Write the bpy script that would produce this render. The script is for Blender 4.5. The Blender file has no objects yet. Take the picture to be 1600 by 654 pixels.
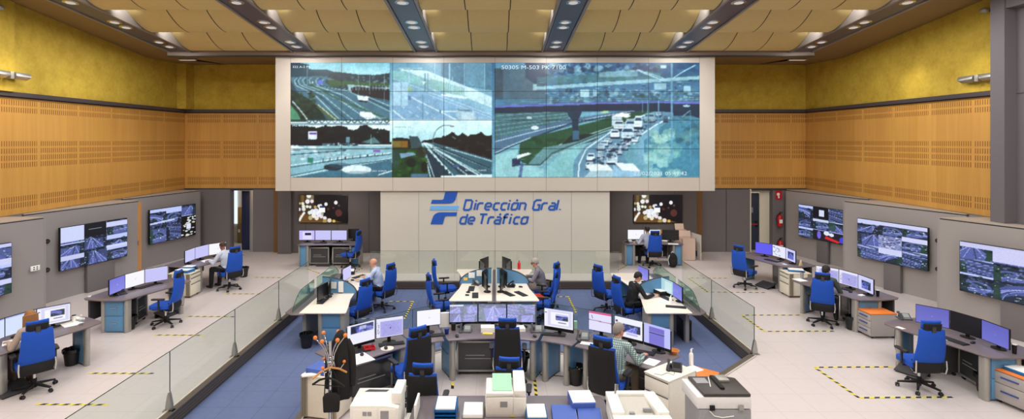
import bpy, bmesh, math, random
import numpy as np
from mathutils import Vector, Matrix
from mathutils.geometry import tessellate_polygon
random.seed(7); RNG = np.random.default_rng(5)
PI = math.pi
SC = bpy.context.scene
COL = SC.collection
# survey of the room: metres, viewer stands at the origin 4.25 m above the main floor, +Y runs to the video wall
F, CX, CY, EYE = 860.0, 774.0, 220.0, 4.25
def P(px, py, z=0.0):
    """plan position of a surveyed point that lies at height z"""
    Y = F*(EYE-z)/(py-CY)
    return Vector(((px-CX)*Y/F, Y, z))
def lin(c):
    c = c/255.0
    return c/12.92 if c <= .04045 else ((c+.055)/1.055)**2.4
def rgb(t): return (lin(t[0]), lin(t[1]), lin(t[2]), 1.0)
PIT = -0.22

# ---------------------------------------------------------------- materials
MATS = {}
class NT:
    def __init__(s, name):
        s.m = bpy.data.materials.new(name); s.m.use_nodes = True
        s.t = s.m.node_tree; s.t.nodes.clear()
        s.out = s.t.nodes.new('ShaderNodeOutputMaterial')
    def n(s, kind, **kw):
        nd = s.t.nodes.new(kind)
        for k, v in kw.items():
            if k.startswith('_'): setattr(nd, k[1:], v)
            else:
                key = k.replace('__', ' ')
                if key.isdigit(): key = int(key)
                s.set(nd, key, v)
        return nd
    def set(s, nd, key, v):
        sock = nd.inputs[key]
        if isinstance(v, bpy.types.NodeSocket): s.t.links.new(v, sock)
        elif isinstance(v, bpy.types.Node): s.t.links.new(v.outputs[0], sock)
        else: sock.default_value = v
    def math(s, op, a, b=0.0, c=0.0):
        nd = s.t.nodes.new('ShaderNodeMath'); nd.operation = op
        for i, v in enumerate((a, b, c)): s.set(nd, i, v)
        return nd.outputs[0]
    def mix(s, f, a, b):
        nd = s.t.nodes.new('ShaderNodeMix'); nd.data_type = 'RGBA'
        s.set(nd, 0, f); s.set(nd, 6, a); s.set(nd, 7, b)
        return nd.outputs[2]
    def pr(s, **kw):
        b = s.n('ShaderNodeBsdfPrincipled', **kw)
        s.t.links.new(b.outputs[0], s.out.inputs[0]); return b
def mat(name, c, rough=.5, metal=0.0, var=0.06, scale=30.0, bump=0.0, coat=0.0, spec=.5):
    """plain surface with a little tonal noise"""
    if name in MATS: return MATS[name]
    k = NT(name)
    co = k.n('ShaderNodeTexCoord').outputs['Object']
    nz = k.n('ShaderNodeTexNoise', Vector=co, Scale=scale, Detail=3.0)
    a = tuple(min(1, v*(1+var)) for v in rgb(c)[:3])+(1,); b = tuple(v*(1-var) for v in rgb(c)[:3])+(1,)
    col = k.mix(nz.outputs[0], b, a)
    p = k.pr(Base__Color=col, Roughness=rough, Metallic=metal)
    p.inputs['Specular IOR Level'].default_value = spec
    if coat: p.inputs['Coat Weight'].default_value = coat
    if bump:
        bn = k.n('ShaderNodeBump', Strength=bump, Distance=.01, Height=nz.outputs[0])
        k.set(p, 'Normal', bn)
    MATS[name] = k.m; return k.m
def emit(name, c, s):
    if name in MATS: return MATS[name]
    k = NT(name); k.pr(Base__Color=(0, 0, 0, 1), Emission__Color=rgb(c), Emission__Strength=s)
    MATS[name] = k.m; return k.m
def glassmat(name, tint, refl=1.0, rough=.02):
    if name in MATS: return MATS[name]
    k = NT(name)
    tr = k.n('ShaderNodeBsdfTransparent', Color=tint); gl = k.n('ShaderNodeBsdfGlossy', Roughness=rough)
    lw = k.n('ShaderNodeLayerWeight', Blend=.5)
    f = k.math('MULTIPLY', k.math('MULTIPLY_ADD', k.math('POWER', lw.outputs['Facing'], 4.0), .55, .035), refl)
    mx = k.n('ShaderNodeMixShader'); k.set(mx, 0, f); k.set(mx, 1, tr); k.set(mx, 2, gl)
    k.t.links.new(mx.outputs[0], k.out.inputs[0]); MATS[name] = k.m; return k.m

# ---------------------------------------------------------------- mesh builder
class MB:
    def __init__(s): s.v = []; s.f = []; s.mi = []; s.cur = 0
    def m(s, i): s.cur = i; return s
    def face(s, idx): s.f.append(tuple(idx)); s.mi.append(s.cur)
    def add(s, vs, fs):
        b = len(s.v); s.v += [tuple(v) for v in vs]
        for f in fs: s.face([b+i for i in f])
        return s
    def box(s, x0, x1, y0, y1, z0, z1, M=None):
        vs = [(x0,y0,z0),(x1,y0,z0),(x1,y1,z0),(x0,y1,z0),(x0,y0,z1),(x1,y0,z1),(x1,y1,z1),(x0,y1,z1)]
        if M is not None: vs = [M @ Vector(v) for v in vs]
        return s.add(vs, [(0,3,2,1),(4,5,6,7),(0,1,5,4),(1,2,6,5),(2,3,7,6),(3,0,4,7)])
    def prism(s, pts, z0, z1, M=None):
        """closed plan outline pushed from z0 to z1"""
        n = len(pts); ar = sum(pts[i][0]*pts[(i+1)%n][1]-pts[(i+1)%n][0]*pts[i][1] for i in range(n))
        if ar < 0: pts = list(pts)[::-1]
        vs = [(p[0], p[1], z0) for p in pts]+[(p[0], p[1], z1) for p in pts]
        if M is not None: vs = [M @ Vector(v) for v in vs]
        b = len(s.v); s.v += [tuple(v) for v in vs]
        for t in tessellate_polygon([[Vector((p[0], p[1], 0)) for p in pts]]):
            a = [Vector((pts[i][0], pts[i][1])) for i in t]
            cr = (a[1]-a[0]).cross(a[2]-a[0])
            t = t if cr > 0 else t[::-1]
            s.face([b+n+i for i in t]); s.face([b+i for i in t[::-1]])
        for i in range(n):
            j = (i+1) % n; s.face([b+i, b+j, b+n+j, b+n+i])
        return s
    def cone(s, p0, p1, r0, r1=None, n=12, caps=True):
        r1 = r0 if r1 is None else r1
        p0, p1 = Vector(p0), Vector(p1); d = (p1-p0).normalized()
        u = d.orthogonal().normalized(); w = d.cross(u)
        b = len(s.v)
        for p, r in ((p0, r0), (p1, r1)):
            for i in range(n):
                a = 2*PI*i/n; s.v.append(tuple(p+u*r*math.cos(a)+w*r*math.sin(a)))
        for i in range(n):
            j = (i+1) % n; s.face([b+i, b+j, b+n+j, b+n+i])
        if caps: s.face([b+i for i in range(n)][::-1]); s.face([b+n+i for i in range(n)])
        return s
    def tube(s, pts, r, n=8, close=False):
        pts = [Vector(p) for p in pts]; b = len(s.v); k = len(pts); up = None
        for i, p in enumerate(pts):
            if close: d = pts[(i+1) % k]-pts[i-1]
            else: d = pts[min(i+1, k-1)]-pts[max(i-1, 0)]
            d.normalize()
            if up is None: up = d.orthogonal().normalized()
            u = (up-d*up.dot(d)).normalized(); up = u; w = d.cross(u)
            rr = r[i] if isinstance(r, (list, tuple)) else r
            for j in range(n):
                a = 2*PI*j/n; s.v.append(tuple(p+u*rr*math.cos(a)+w*rr*math.sin(a)))
        for i in range(k if close else k-1):
            i2 = (i+1) % k
            for j in range(n):
                j2 = (j+1) % n; s.face([b+i*n+j, b+i*n+j2, b+i2*n+j2, b+i2*n+j])
        if not close:
            s.face([b+j for j in range(n)][::-1]); s.face([b+(k-1)*n+j for j in range(n)])
        return s
    def lathe(s, prof, c=(0,0,0), n=20, sx=1, sy=1):
        b = len(s.v); k = len(prof)
        for r, z in prof:
            for j in range(n):
                a = 2*PI*j/n; s.v.append((c[0]+r*sx*math.cos(a), c[1]+r*sy*math.sin(a), c[2]+z))
        for i in range(k-1):
            for j in range(n):
                j2 = (j+1) % n; s.face([b+i*n+j, b+i*n+j2, b+(i+1)*n+j2, b+(i+1)*n+j])
        if prof[0][0] > 1e-5: s.face([b+j for j in range(n)][::-1])
        if prof[-1][0] > 1e-5: s.face([b+(k-1)*n+j for j in range(n)])
        return s
    def ell(s, c, rx, ry, rz, n=14, m=9, M=None):
        b = len(s.v); c = Vector(c)
        for i in range(m+1):
            t = PI*i/m
            for j in range(n):
                a = 2*PI*j/n
                q = Vector((rx*math.sin(t)*math.cos(a), ry*math.sin(t)*math.sin(a), -rz*math.cos(t)))
                if M is not None: q = M @ q
                s.v.append(tuple(c+q))
        for i in range(m):
            for j in range(n):
                j2 = (j+1) % n; s.face([b+i*n+j, b+i*n+j2, b+(i+1)*n+j2, b+(i+1)*n+j])
        return s
    def cap(s, p0, p1, r0, r1, n=14, flat=1.0):
        """tapered limb with round ends"""
        p0, p1 = Vector(p0), Vector(p1); d = p1-p0; L = d.length; d.normalize()
        u = d.orthogonal().normalized(); w = d.cross(u); prof = []
        for i in range(1, 6):
            a = PI/2*i/5; prof.append((-r0*math.cos(a), r0*math.sin(a)))
        for i in range(0, 5):
            a = PI/2*i/5; prof.append((L+r1*math.sin(a), r1*math.cos(a)))
        b = len(s.v); k = len(prof)
        for t, r in prof:
            for j in range(n):
                a = 2*PI*j/n; s.v.append(tuple(p0+d*t+u*r*math.cos(a)+w*r*math.sin(a)))
        for i in range(k-1):
            for j in range(n):
                j2 = (j+1) % n; s.face([b+i*n+j, b+i*n+j2, b+(i+1)*n+j2, b+(i+1)*n+j])
        s.face([b+j for j in range(n)][::-1]); s.face([b+(k-1)*n+j for j in range(n)])
        return s
    def grid(s, fn, nu, nv):
        b = len(s.v)
        for j in range(nv+1):
            for i in range(nu+1): s.v.append(tuple(fn(i/nu, j/nv)))
        for j in range(nv):
            for i in range(nu):
                a = b+j*(nu+1)+i; s.face([a, a+1, a+nu+2, a+nu+1])
        return s
    def mesh(s, name, mats, bevel=0, seg=2, smooth=True, angle=35):
        me = bpy.data.meshes.new(name); me.from_pydata(s.v, [], s.f)
        for m in (mats if isinstance(mats, (list, tuple)) else [mats]): me.materials.append(m)
        me.polygons.foreach_set('material_index', s.mi)
        if bevel:
            bm = bmesh.new(); bm.from_mesh(me)
            bmesh.ops.remove_doubles(bm, verts=bm.verts, dist=1e-5)
            ed = [e for e in bm.edges if len(e.link_faces) == 2 and e.calc_face_angle(0) > math.radians(40)]
            if ed: bmesh.ops.bevel(bm, geom=ed, offset=bevel, segments=seg, profile=.5, affect='EDGES', clamp_overlap=True)
            bm.to_mesh(me); bm.free()
        if smooth:
            me.shade_smooth(); me.set_sharp_from_angle(angle=math.radians(angle))
        me.update(); return me

def ob(name, mb, mats=None, parent=None, loc=(0,0,0), rz=0.0, rot=None, **kw):
    me = mb.mesh(name, mats, **kw) if isinstance(mb, MB) else mb
    o = bpy.data.objects.new(name, me); COL.objects.link(o)
    o.location = loc; o.rotation_euler = rot if rot is not None else (0, 0, rz)
    if parent is not None: o.parent = parent
    return o
def tag(o, label, cat, group=None):
    o['label'] = label; o['category'] = cat
    if group: o['group'] = group
    return o
def thing(name, label, cat, loc=(0,0,0), rz=0.0, group=None):
    o = bpy.data.objects.new(name, None); COL.objects.link(o); o.empty_display_size = .1
    o.location = loc; o.rotation_euler = (0, 0, rz)
    return tag(o, label, cat, group)
def struct(name, mb, mats, parent=None, **kw):
    o = ob(name, mb, mats, parent, **kw)
    if parent is None: o['kind'] = 'structure'
    return o
def dup(src, label=None, loc=None, rz=None, group=None, parent=None):
    c = src.copy(); COL.objects.link(c)
    if parent is not None: c.parent = parent
    if label: c['label'] = label
    if group: c['group'] = group
    if loc is not None: c.location = loc
    if rz is not None: c.rotation_euler = (0, 0, rz)
    for ch in list(KIDS.get(src.name, [])) or [q for q in src.children]: dup(ch, parent=c)
    return c
KIDS = {}
def Rz(a): return Matrix.Rotation(a, 4, 'Z')
def Rx(a): return Matrix.Rotation(a, 4, 'X')
def Ry(a): return Matrix.Rotation(a, 4, 'Y')
def T(x, y, z): return Matrix.Translation((x, y, z))

# ---------------------------------------------------------------- palette
M_blue   = mat('blue_fabric', (14, 78, 186), .8, var=.12, scale=120, bump=.15)
M_black  = mat('black_fabric', (17, 17, 20), .8, var=.2, scale=90, bump=.1)
M_plast  = mat('black_plastic', (24, 24, 27), .42)
M_screenb= mat('screen_bezel', (14, 14, 17), .35)
M_chrome = mat('chrome', (205, 207, 210), .18, 1.0)
M_alu    = mat('aluminium', (176, 176, 172), .38, .8)
M_silver = mat('silver_paint', (168, 166, 160), .38, .35)
M_bluep  = mat('blue_panel', (96, 148, 190), .45, .1)
M_dktop  = mat('dark_desktop', (112, 103, 108), .32, var=.1, scale=60)
M_white  = mat('cream_desktop', (244, 234, 220), .35)
M_grayc  = mat('gray_cabinet', (168, 163, 160), .5)
M_cream  = mat('cream_cabinet', (224, 217, 200), .5)
M_stripe = mat('ribbed_metal', (150, 142, 124), .4, .5)
M_orange = mat('orange_top', (232, 128, 52), .5)
M_hand   = mat('blue_handle', (40, 70, 150), .4)
M_paper  = mat('paper', (246, 246, 243), .8, var=.02)
M_offw   = mat('office_machine_white', (236, 234, 227), .5)
M_mgray  = mat('machine_gray', (150, 150, 153), .5)
M_green  = mat('green_plastic', (160, 214, 180), .4)
M_dgray  = mat('dark_gray', (60, 58, 62), .5)
M_rack   = mat('dark_cabinet_glass', (54, 56, 58), .15)
M_red    = mat('red_paint', (200, 30, 28), .4)
M_wood   = mat('beech', (206, 148, 88), .5, var=.15)
M_binder = mat('blue_binder', (70, 98, 176), .6)
M_teal   = mat('teal_binder', (12, 108, 178), .6)
M_glass  = glassmat('railing_glass', (.925, .96, .945, 1), 1.0)
M_gedge  = mat('glass_edge', (44, 66, 60), .2)
M_clear  = glassmat('clear_bottle', (.86, .9, .92, 1), .9)
# ---------------------------------------------------------------- pictures shown on the screens
class Pic:
    def __init__(s, w, h, c=(0, 0, 0), ax=1.0, ay=1.0, ox=0.0, oy=0.0):
        s.w, s.h = w, h; s.a = np.zeros((h, w, 3)); s.a[:] = np.array(c)/255.
        s.Y, s.X = np.mgrid[0:h, 0:w]; s.Y = s.Y+.5; s.X = s.X+.5
        s.f = (ax, ay, ox, oy); s.clip = (0, 0, w, h)
    def fr(s, ax, ay, ox, oy, clip=None):
        s.f = (ax, ay, ox, oy); s.clip = clip or (0, 0, s.w, s.h); return s
    def t(s, p): return (p[0]*s.f[0]+s.f[2], p[1]*s.f[1]+s.f[3])
    def _put(s, m, c, al=1.0):
        x0, y0, x1, y1 = s.clip; m = m & (s.X > x0) & (s.X < x1) & (s.Y > y0) & (s.Y < y1)
        s.a[m] = s.a[m]*(1-al)+np.array(c)/255.*al
    def poly(s, pts, c, al=1.0):
        q = [s.t(p) for p in pts]; m = np.zeros(s.X.shape, bool)
        for i in range(len(q)):
            (x1, y1), (x2, y2) = q[i], q[(i+1) % len(q)]
            if y1 == y2: continue
            m ^= ((y1 > s.Y) != (y2 > s.Y)) & (s.X < (x2-x1)*(s.Y-y1)/(y2-y1)+x1)
        s._put(m, c, al); return s
    def rect(s, x0, y0, x1, y1, c, al=1.0): return s.poly([(x0,y0),(x1,y0),(x1,y1),(x0,y1)], c, al)
    def line(s, pts, w, c, al=1.0):
        q = [s.t(p) for p in pts]; m = np.zeros(s.X.shape, bool); w = max(w*s.f[0], .55)
        for (x1, y1), (x2, y2) in zip(q, q[1:]):
            dx, dy = x2-x1, y2-y1; L = dx*dx+dy*dy+1e-9
            u = np.clip(((s.X-x1)*dx+(s.Y-y1)*dy)/L, 0, 1)
            m |= (s.X-x1-u*dx)**2+(s.Y-y1-u*dy)**2 < w*w/4
        s._put(m, c, al); return s
    def disc(s, x, y, r, c, al=1.0, ry=None):
        x, y = s.t((x, y)); rx = r*s.f[0]; ry = (ry or r)*s.f[1]
        s._put(((s.X-x)/rx)**2+((s.Y-y)/ry)**2 < 1, c, al); return s
    def vgrad(s, x0, y0, x1, y1, c0, c1):
        (ax, ay), (bx, by) = s.t((x0, y0)), s.t((x1, y1))
        m = (s.X > ax) & (s.X < bx) & (s.Y > ay) & (s.Y < by)
        k = np.clip((s.Y-ay)/(by-ay), 0, 1)[..., None]; g = (np.array(c0)*(1-k)+np.array(c1)*k)/255.
        s.a[m] = g[m]; return s
    def speck(s, pts, cols, n, rmin, rmax, al=.8, seed=1):
        """random dabs inside a polygon's bounding box"""
        r = np.random.default_rng(seed); xs = [p[0] for p in pts]; ys = [p[1] for p in pts]
        for _ in range(n):
            c = cols[r.integers(len(cols))]; rr = r.uniform(rmin, rmax)
            s.disc(r.uniform(min(xs), max(xs)), r.uniform(min(ys), max(ys)), rr, c, al, rr*r.uniform(.4, 1))
        return s
    def noise(s, amt, seed=2):
        r = np.random.default_rng(seed); s.a = np.clip(s.a*(1+amt*(r.random((s.h, s.w, 1))-.5)*2), 0, 1); return s
    def blur(s, k=1):
        for _ in range(k):
            p = np.pad(s.a, ((1, 1), (1, 1), (0, 0)), 'edge')
            s.a = (p[:-2, 1:-1]+p[2:, 1:-1]+p[1:-1, :-2]+p[1:-1, 2:]+2*p[1:-1, 1:-1])/6
        return s
def screen_mesh(name, a, w, h, x0=0.0, z0=0.0, y=0.0):
    """flat panel in the XZ plane facing -Y, picture carried as point colours"""
    H, W = a.shape[:2]
    xs = np.linspace(0, w, W)+x0; zs = np.linspace(h, 0, H)+z0
    me = bpy.data.meshes.new(name)
    v = np.zeros((H, W, 3)); v[..., 0] = xs[None, :]; v[..., 1] = y; v[..., 2] = zs[:, None]
    idx = np.arange(H*W).reshape(H, W)
    q = np.stack([idx[1:, :-1], idx[1:, 1:], idx[:-1, 1:], idx[:-1, :-1]], -1).reshape(-1, 4)
    me.from_pydata(v.reshape(-1, 3).tolist(), [], q.tolist())
    at = me.color_attributes.new('picture', 'FLOAT_COLOR', 'POINT')
    l = np.where(a <= .04045, a/12.92, ((a+.055)/1.055)**2.4)
    c = np.ones((H*W, 4)); c[:, :3] = l.reshape(-1, 3)
    at.data.foreach_set('color', c.ravel()); me.update()
    me.materials.append(screen_mat()); return me
def screen_mat():
    if 'lit_screen' in MATS: return MATS['lit_screen']
    k = NT('lit_screen'); at = k.n('ShaderNodeAttribute', _attribute_name='picture')
    p = k.pr(Base__Color=(.006, .006, .008, 1), Roughness=.32, Emission__Color=at.outputs['Color'], Emission__Strength=1.0)
    MATS['lit_screen'] = k.m; return k.m

# --- the big wall, laid out on 640 x 180 cells
def wall_pic():
    p = Pic(640, 180, (60, 110, 130)); k = 1/6.882
    def reg(ox, oy, clip): return p.fr(k, k, ox-454, oy-98, clip)
    # 1: curved motorway, top left
    reg(450, 95, (0, 0, 160, 91))
    p.vgrad(0, 0, 1170, 200, (120, 196, 214), (190, 232, 240))
    p.poly([(0,0),(225,40),(225,110),(0,130)], (44, 84, 104))
    p.poly([(0,110),(120,60),(260,95),(420,95),(520,130),(700,150),(1120,160),(1120,400),(0,400)], (48, 92, 108))
    p.poly([(440,160),(520,120),(760,150),(800,170),(1000,150),(1120,130),(1120,300),(420,280)], (52, 78, 92))
    p.speck([(450,150),(1110,300)], [(90,120,130),(40,62,74),(130,160,168),(60,80,70)], 90, 6, 22, .7, 3)
    p.poly([(430,210),(1110,250),(1110,280),(640,270),(450,290)], (74, 116, 74))
    p.poly([(30,180),(330,165),(440,175),(400,230),(470,290),(1120,460),(1120,640),(500,640),(110,350),(40,230)], (84, 132, 152))
    for a, b, c, d in ((70,190,560,640),(110,185,700,640),(160,182,860,640),(230,180,1010,640),(300,185,1120,560),(360,200,1120,500)):
        p.line([(a+30,b),(a,b+30),(a+20,b+80),(c-(c-a)*.55,d-(d-b)*.6),(c,d)], 7, (190, 228, 232))
    for a, b, c, d in ((90,190,630,640),(190,184,940,640),(330,190,1120,530)):
        p.line([(a+30,b),(a,b+30),(a+20,b+80),(c-(c-a)*.55,d-(d-b)*.6),(c,d)], 12, (58, 104, 120))
    p.line([(250,260),(560,420),(900,560),(1100,640)], 16, (70, 120, 88))
    p.poly([(640,260),(860,275),(900,300),(1110,290),(1110,340),(660,335)], (180, 220, 224), .8)
    p.poly([(680,300),(740,280),(900,300),(1115,310),(1115,430),(890,390),(690,345)], (46, 40, 50))
    for x in range(700, 1110, 36): p.line([(x, 275), (x, 320)], 8, (190, 220, 222), .7)
    p.poly([(30,310),(110,350),(240,420),(330,500),(420,640),(30,640)], (40, 70, 62))
    p.speck([(40,350),(300,620)], [(30,52,48),(60,92,66),(44,74,60),(70,100,70)], 70, 10, 30, .7, 5)
    p.poly([(30,480),(100,560),(140,640),(30,640)], (92, 160, 130))
    p.line([(50,440),(120,520),(160,570),(210,640)], 12, (200, 220, 222))
    p.poly([(330,470),(560,640),(460,640),(310,500)], (96, 120, 84)); p.line([(330,480),(520,640)], 9, (206, 232, 230))
    p.poly([(740,370),(865,390),(865,435),(760,425)], (222, 242, 246)); p.poly([(740,425),(860,437),(850,452),(780,446)], (40, 54, 64))
    p.poly([(780,550),(900,560),(960,620),(860,640),(780,600)], (224, 244, 248))
    p.disc(350, 235, 28, (110, 130, 230)); p.rect(262, 225, 278, 250, (235, 245, 255))
    for x in (760, 885, 1040, 210): p.line([(x, 150 if x > 300 else 20), (x, 440 if x > 1000 else 360)], 6, (150, 190, 196), .7)
    rr = np.random.default_rng(90)
    for q in range(120): x, y = rr.uniform(440, 1110), rr.uniform(165, 330); p.line([(x, y), (x+rr.uniform(-3, 3), y-rr.uniform(6, 26))], 4, [(36,54,60),(96,120,124),(60,84,80)][q % 3], .6)
    for q in range(60): t_ = rr.uniform(0, 1); x = 200+t_*800+rr.uniform(-60, 60); y = 280+t_*330; p.line([(x, y), (x+26, y+12)], 3, (150, 196, 206), .5)
    # 2: foggy carriageway
    reg(610, 95, (160, 0, 320, 91))
    p.vgrad(0, 0, 1170, 654, (96, 160, 186), (158, 206, 230))
    p.poly([(560,20),(1130,20),(1130,330),(800,280),(560,190)], (72, 128, 156))
    p.poly([(810,20),(1020,20),(1020,300),(810,260)], (96, 152, 178))
    p.poly([(100,90),(400,110),(1125,400),(1125,520),(820,400),(560,380),(120,110)], (206, 238, 244))
    p.poly([(20,110),(160,110),(560,260),(800,310),(800,380),(560,340),(20,190)], (140, 200, 200))
    p.poly([(420,190),(560,230),(800,300),(800,385),(560,330)], (148, 206, 200))
    for x in range(590, 790, 24): p.line([(x, 235+(x-590)*.35), (x, 300+(x-590)*.35)], 9, (206, 234, 240), .7)
    p.poly([(20,340),(560,340),(1125,600),(1125,650),(20,650)], (132, 180, 216))
    p.line([(20,190),(1125,600)], 8, (190, 226, 238)); p.line([(180,370),(730,650)], 12, (226, 244, 250)); p.line([(20,530),(170,650)], 14, (226, 246, 250))
    p.line([(420,370),(1100,620)], 6, (196, 226, 236)); p.line([(560,370),(820,405)], 20, (222, 246, 250))
    for a, b in ((120,490),(200,545),(280,590),(290,500),(380,550),(450,600)): p.line([(a, b), (a+34, b+24)], 9, (206, 232, 244))
    p.rect(20, 235, 190, 490, (176, 216, 236)); p.line([(122,230),(122,500)], 6, (110, 158, 190))
    p.rect(190, 285, 240, 340, (150, 186, 150)); p.poly([(190,370),(225,380),(225,430),(190,430)], (96, 130, 176))
    for x, y0, y1 in ((205,90,230),(485,30,190),(640,30,330),(672,185,420),(800,30,415),(1022,30,500)): p.line([(x,y0),(x,y1)], 10, (170, 216, 232), .9)
    for x in (380, 410): p.line([(x,140),(x,330)], 12, (92, 140, 170))
    p.line([(355,370),(355,640)], 8, (84, 130, 164)); p.poly([(345,225),(385,225),(365,265)], (250,252,255))
    p.poly([(720,520),(900,530),(930,600),(930,650),(740,650),(710,590)], (168, 204, 220)); p.poly([(720,525),(890,535),(890,550),(740,545)], (90, 130, 150))
    p.poly([(770,560),(900,570),(900,650),(770,650)], (200, 230, 240)); p.line([(540,535),(548,575)], 10, (50,84,104)); p.line([(560,550),(720,550)], 12, (214, 238, 244))
    for q in range(130): x, y = rr.uniform(30, 1120), rr.uniform(40, 640); p.line([(x, y), (x+rr.uniform(14, 60), y+rr.uniform(6, 26))], 3, (206, 232, 240) if q % 3 else (96, 150, 176), .35)
    p.rect(20, 20, 1130, 650, (150, 196, 216), .22)
    p.line([(90,85),(345,85)], 12, (190, 224, 232), .5)
    # 3: trees and light traffic, bottom left
    reg(450, 185, (0, 91, 160, 180))
    p.rect(0, 0, 1170, 120, (206, 238, 246)); p.rect(0, 70, 1170, 320, (216, 240, 246))
    p.poly([(30,75),(220,85),(240,120),(440,120),(470,95),(560,80),(640,100),(660,150),(800,110),(880,110),(960,160),(1120,135),(1120,290),(30,290)], (24, 42, 50))
    rr = np.random.default_rng(91)
    for x in range(240, 1120, 17):
        top = 120-26*math.sin((x-250)/75.0)-14*math.sin(x/31.0); p.disc(x, top+rr.uniform(6, 22), rr.uniform(14, 26), (26, 46, 52), 1, rr.uniform(14, 24))
    for x in range(30, 1120, 9): p.line([(x, rr.uniform(130, 180)), (x+rr.uniform(-6, 6), 275)], 3, (16, 30, 38) if x % 2 else (40, 62, 66), .5)
    p.speck([(40,120),(1110,270)], [(18,32,40),(34,58,62),(14,26,34),(40,66,60)], 80, 12, 34, .6, 9)
    p.poly([(790,265),(860,240),(930,205),(1000,275),(900,280)], (96, 140, 146))
    p.rect(30, 272, 640, 300, (32, 40, 62)); p.rect(370, 275, 760, 330, (90, 120, 132))
    p.speck([(380,280),(760,325)], [(190,215,222),(30,50,60)], 60, 6, 16, .8, 10)
    p.rect(0, 300, 1170, 480, (150, 198, 210))
    p.speck([(30,310),(370,360)], [(220,242,246),(190,226,234)], 40, 10, 26, .8, 11)
    p.speck([(140,370),(760,440)], [(206,232,240),(120,170,188),(170,205,220)], 70, 8, 20, .7, 12)
    p.line([(30,345),(1120,330)], 8, (90, 130, 140)); p.line([(30,395),(620,350)], 9, (60, 100, 116))
    p.poly([(30,470),(600,420),(1120,330),(1120,460),(560,560),(30,640)], (140, 190, 204))
    p.line([(30,530),(560,450),(1120,390)], 8, (58, 100, 110)); p.line([(30,510),(560,435),(1120,375)], 10, (206, 234, 238))
    p.line([(30,635),(560,530),(1120,430)], 8, (190, 226, 232)); p.line([(30,620),(560,515),(1120,445)], 7, (50, 84, 96))
    p.poly([(30,645),(560,545),(1120,450),(1120,645)], (78, 130, 150)); p.line([(980,610),(1120,570)], 12, (214, 240, 246))
    p.disc(490, 530, 100, (30, 46, 60), .8, 36); p.disc(560, 510, 120, (70, 110, 130), .5, 30)
    p.disc(740, 555, 160, (216, 236, 240), .95, 46); p.disc(770, 590, 140, (120, 150, 160), .5, 22)
    p.rect(215, 430, 275, 485, (60, 150, 130)); p.rect(920, 345, 1000, 368, (150, 80, 190))
    for x in range(380, 1080, 80): p.line([(x, 440-(x-380)*.09), (x, 470-(x-380)*.12)], 9, (24, 40, 52))
    p.rect(222, 145, 318, 232, (216, 232, 242)); p.rect(235, 158, 308, 182, (120, 70, 190)); p.line([(240,232),(240,300)], 6, (30,40,50)); p.line([(312,232),(312,275)], 6, (30,40,50))
    p.rect(625, 205, 668, 270, (110, 160, 176)); p.line([(897,180),(897,300)], 9, (150, 180, 184)); p.line([(648,270),(648,305)], 6, (110,150,160))
    p.rect(30, 0, 200, 40, (60, 96, 70)); p.rect(200, 0, 1120, 22, (110, 156, 164))
    for x in range(230, 1090, 70): p.line([(x-28, 28), (x, 56), (x+26, 28)], 7, (60, 84, 96))
    p.rect(30, 52, 1120, 74, (130, 164, 178))
    # 4: road with lamp post
    reg(610, 185, (160, 91, 320, 180))
    p.rect(0, 0, 1170, 22, (110, 170, 196)); p.vgrad(0, 22, 1170, 260, (212, 244, 250), (176, 226, 234))
    p.poly([(20,225),(100,210),(200,225),(320,240),(330,330),(20,330)], (46, 44, 44)); p.poly([(20,245),(190,250),(190,325),(20,322)], (130, 110, 46)); p.rect(130, 255, 190, 322, (150, 110, 40)); p.rect(25, 255, 120, 320, (140, 126, 60))
    p.poly([(205,195),(300,200),(330,250),(320,330),(230,330)], (70, 100, 108))
    p.poly([(360,245),(440,235),(520,210),(560,220),(660,195),(700,230),(780,160),(840,200),(880,180),(1120,195),(1120,450),(560,310),(330,270)], (36, 32, 34))
    for x in range(500, 1120, 13): p.disc(x, 205-18*math.sin(x/47.0)-12*math.sin(x/17.0)+(60 if x < 600 else 0)*(600-x)/100, rr.uniform(12, 24), (34, 34, 34), 1, rr.uniform(12, 26))
    p.speck([(560,240),(1110,400)], [(30,34,32),(56,50,48),(24,22,26),(90,92,92)], 60, 10, 26, .5, 15)
    p.poly([(330,270),(480,270),(1125,450),(1125,640),(430,640)], (70, 116, 132))
    p.poly([(380,330),(470,330),(700,640),(440,640)], (48, 76, 92)); p.poly([(560,400),(1000,610),(760,610),(480,350)], (54, 84, 100))
    for x, w in ((440,12),(480,9),(690,22),(870,8),(1000,16),(1050,8),(1125,12)):
        y = 640 if x < 1100 else 560; p.line([(345+(x-430)*.08, 275), (x, y)], w, (196, 230, 236))
    for q in (.3, .42, .54, .66, .78, .9): p.line([(352+q*330, 290+q*340), (352+q*330+14, 290+q*340+18)], 14, (48, 76, 92))
    p.line([(480,300),(1125,560)], 9, (30, 52, 64)); p.line([(600,320),(1120,470)], 10, (180, 216, 222))
    p.poly([(20,330),(340,330),(400,460),(420,640),(20,640)], (46, 92, 50)); p.speck([(60,360),(380,620)], [(36,70,40),(60,116,56),(44,84,52),(70,130,60)], 60, 12, 36, .6, 16)
    p.disc(230, 480, 50, (34, 54, 40)); p.disc(370, 530, 36, (30, 50, 34), 1, 60); p.disc(340, 370, 60, (60, 66, 48), .8)
    p.poly([(100,380),(250,370),(280,395),(120,435)], (130, 168, 196)); p.poly([(20,350),(95,350),(95,540),(20,540)], (60, 96, 104), .6)
    p.poly([(225,602),(410,598),(415,640),(225,640)], (90, 130, 160)); p.poly([(550,620),(1125,605),(1125,645),(550,645)], (214, 240, 248))
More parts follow.
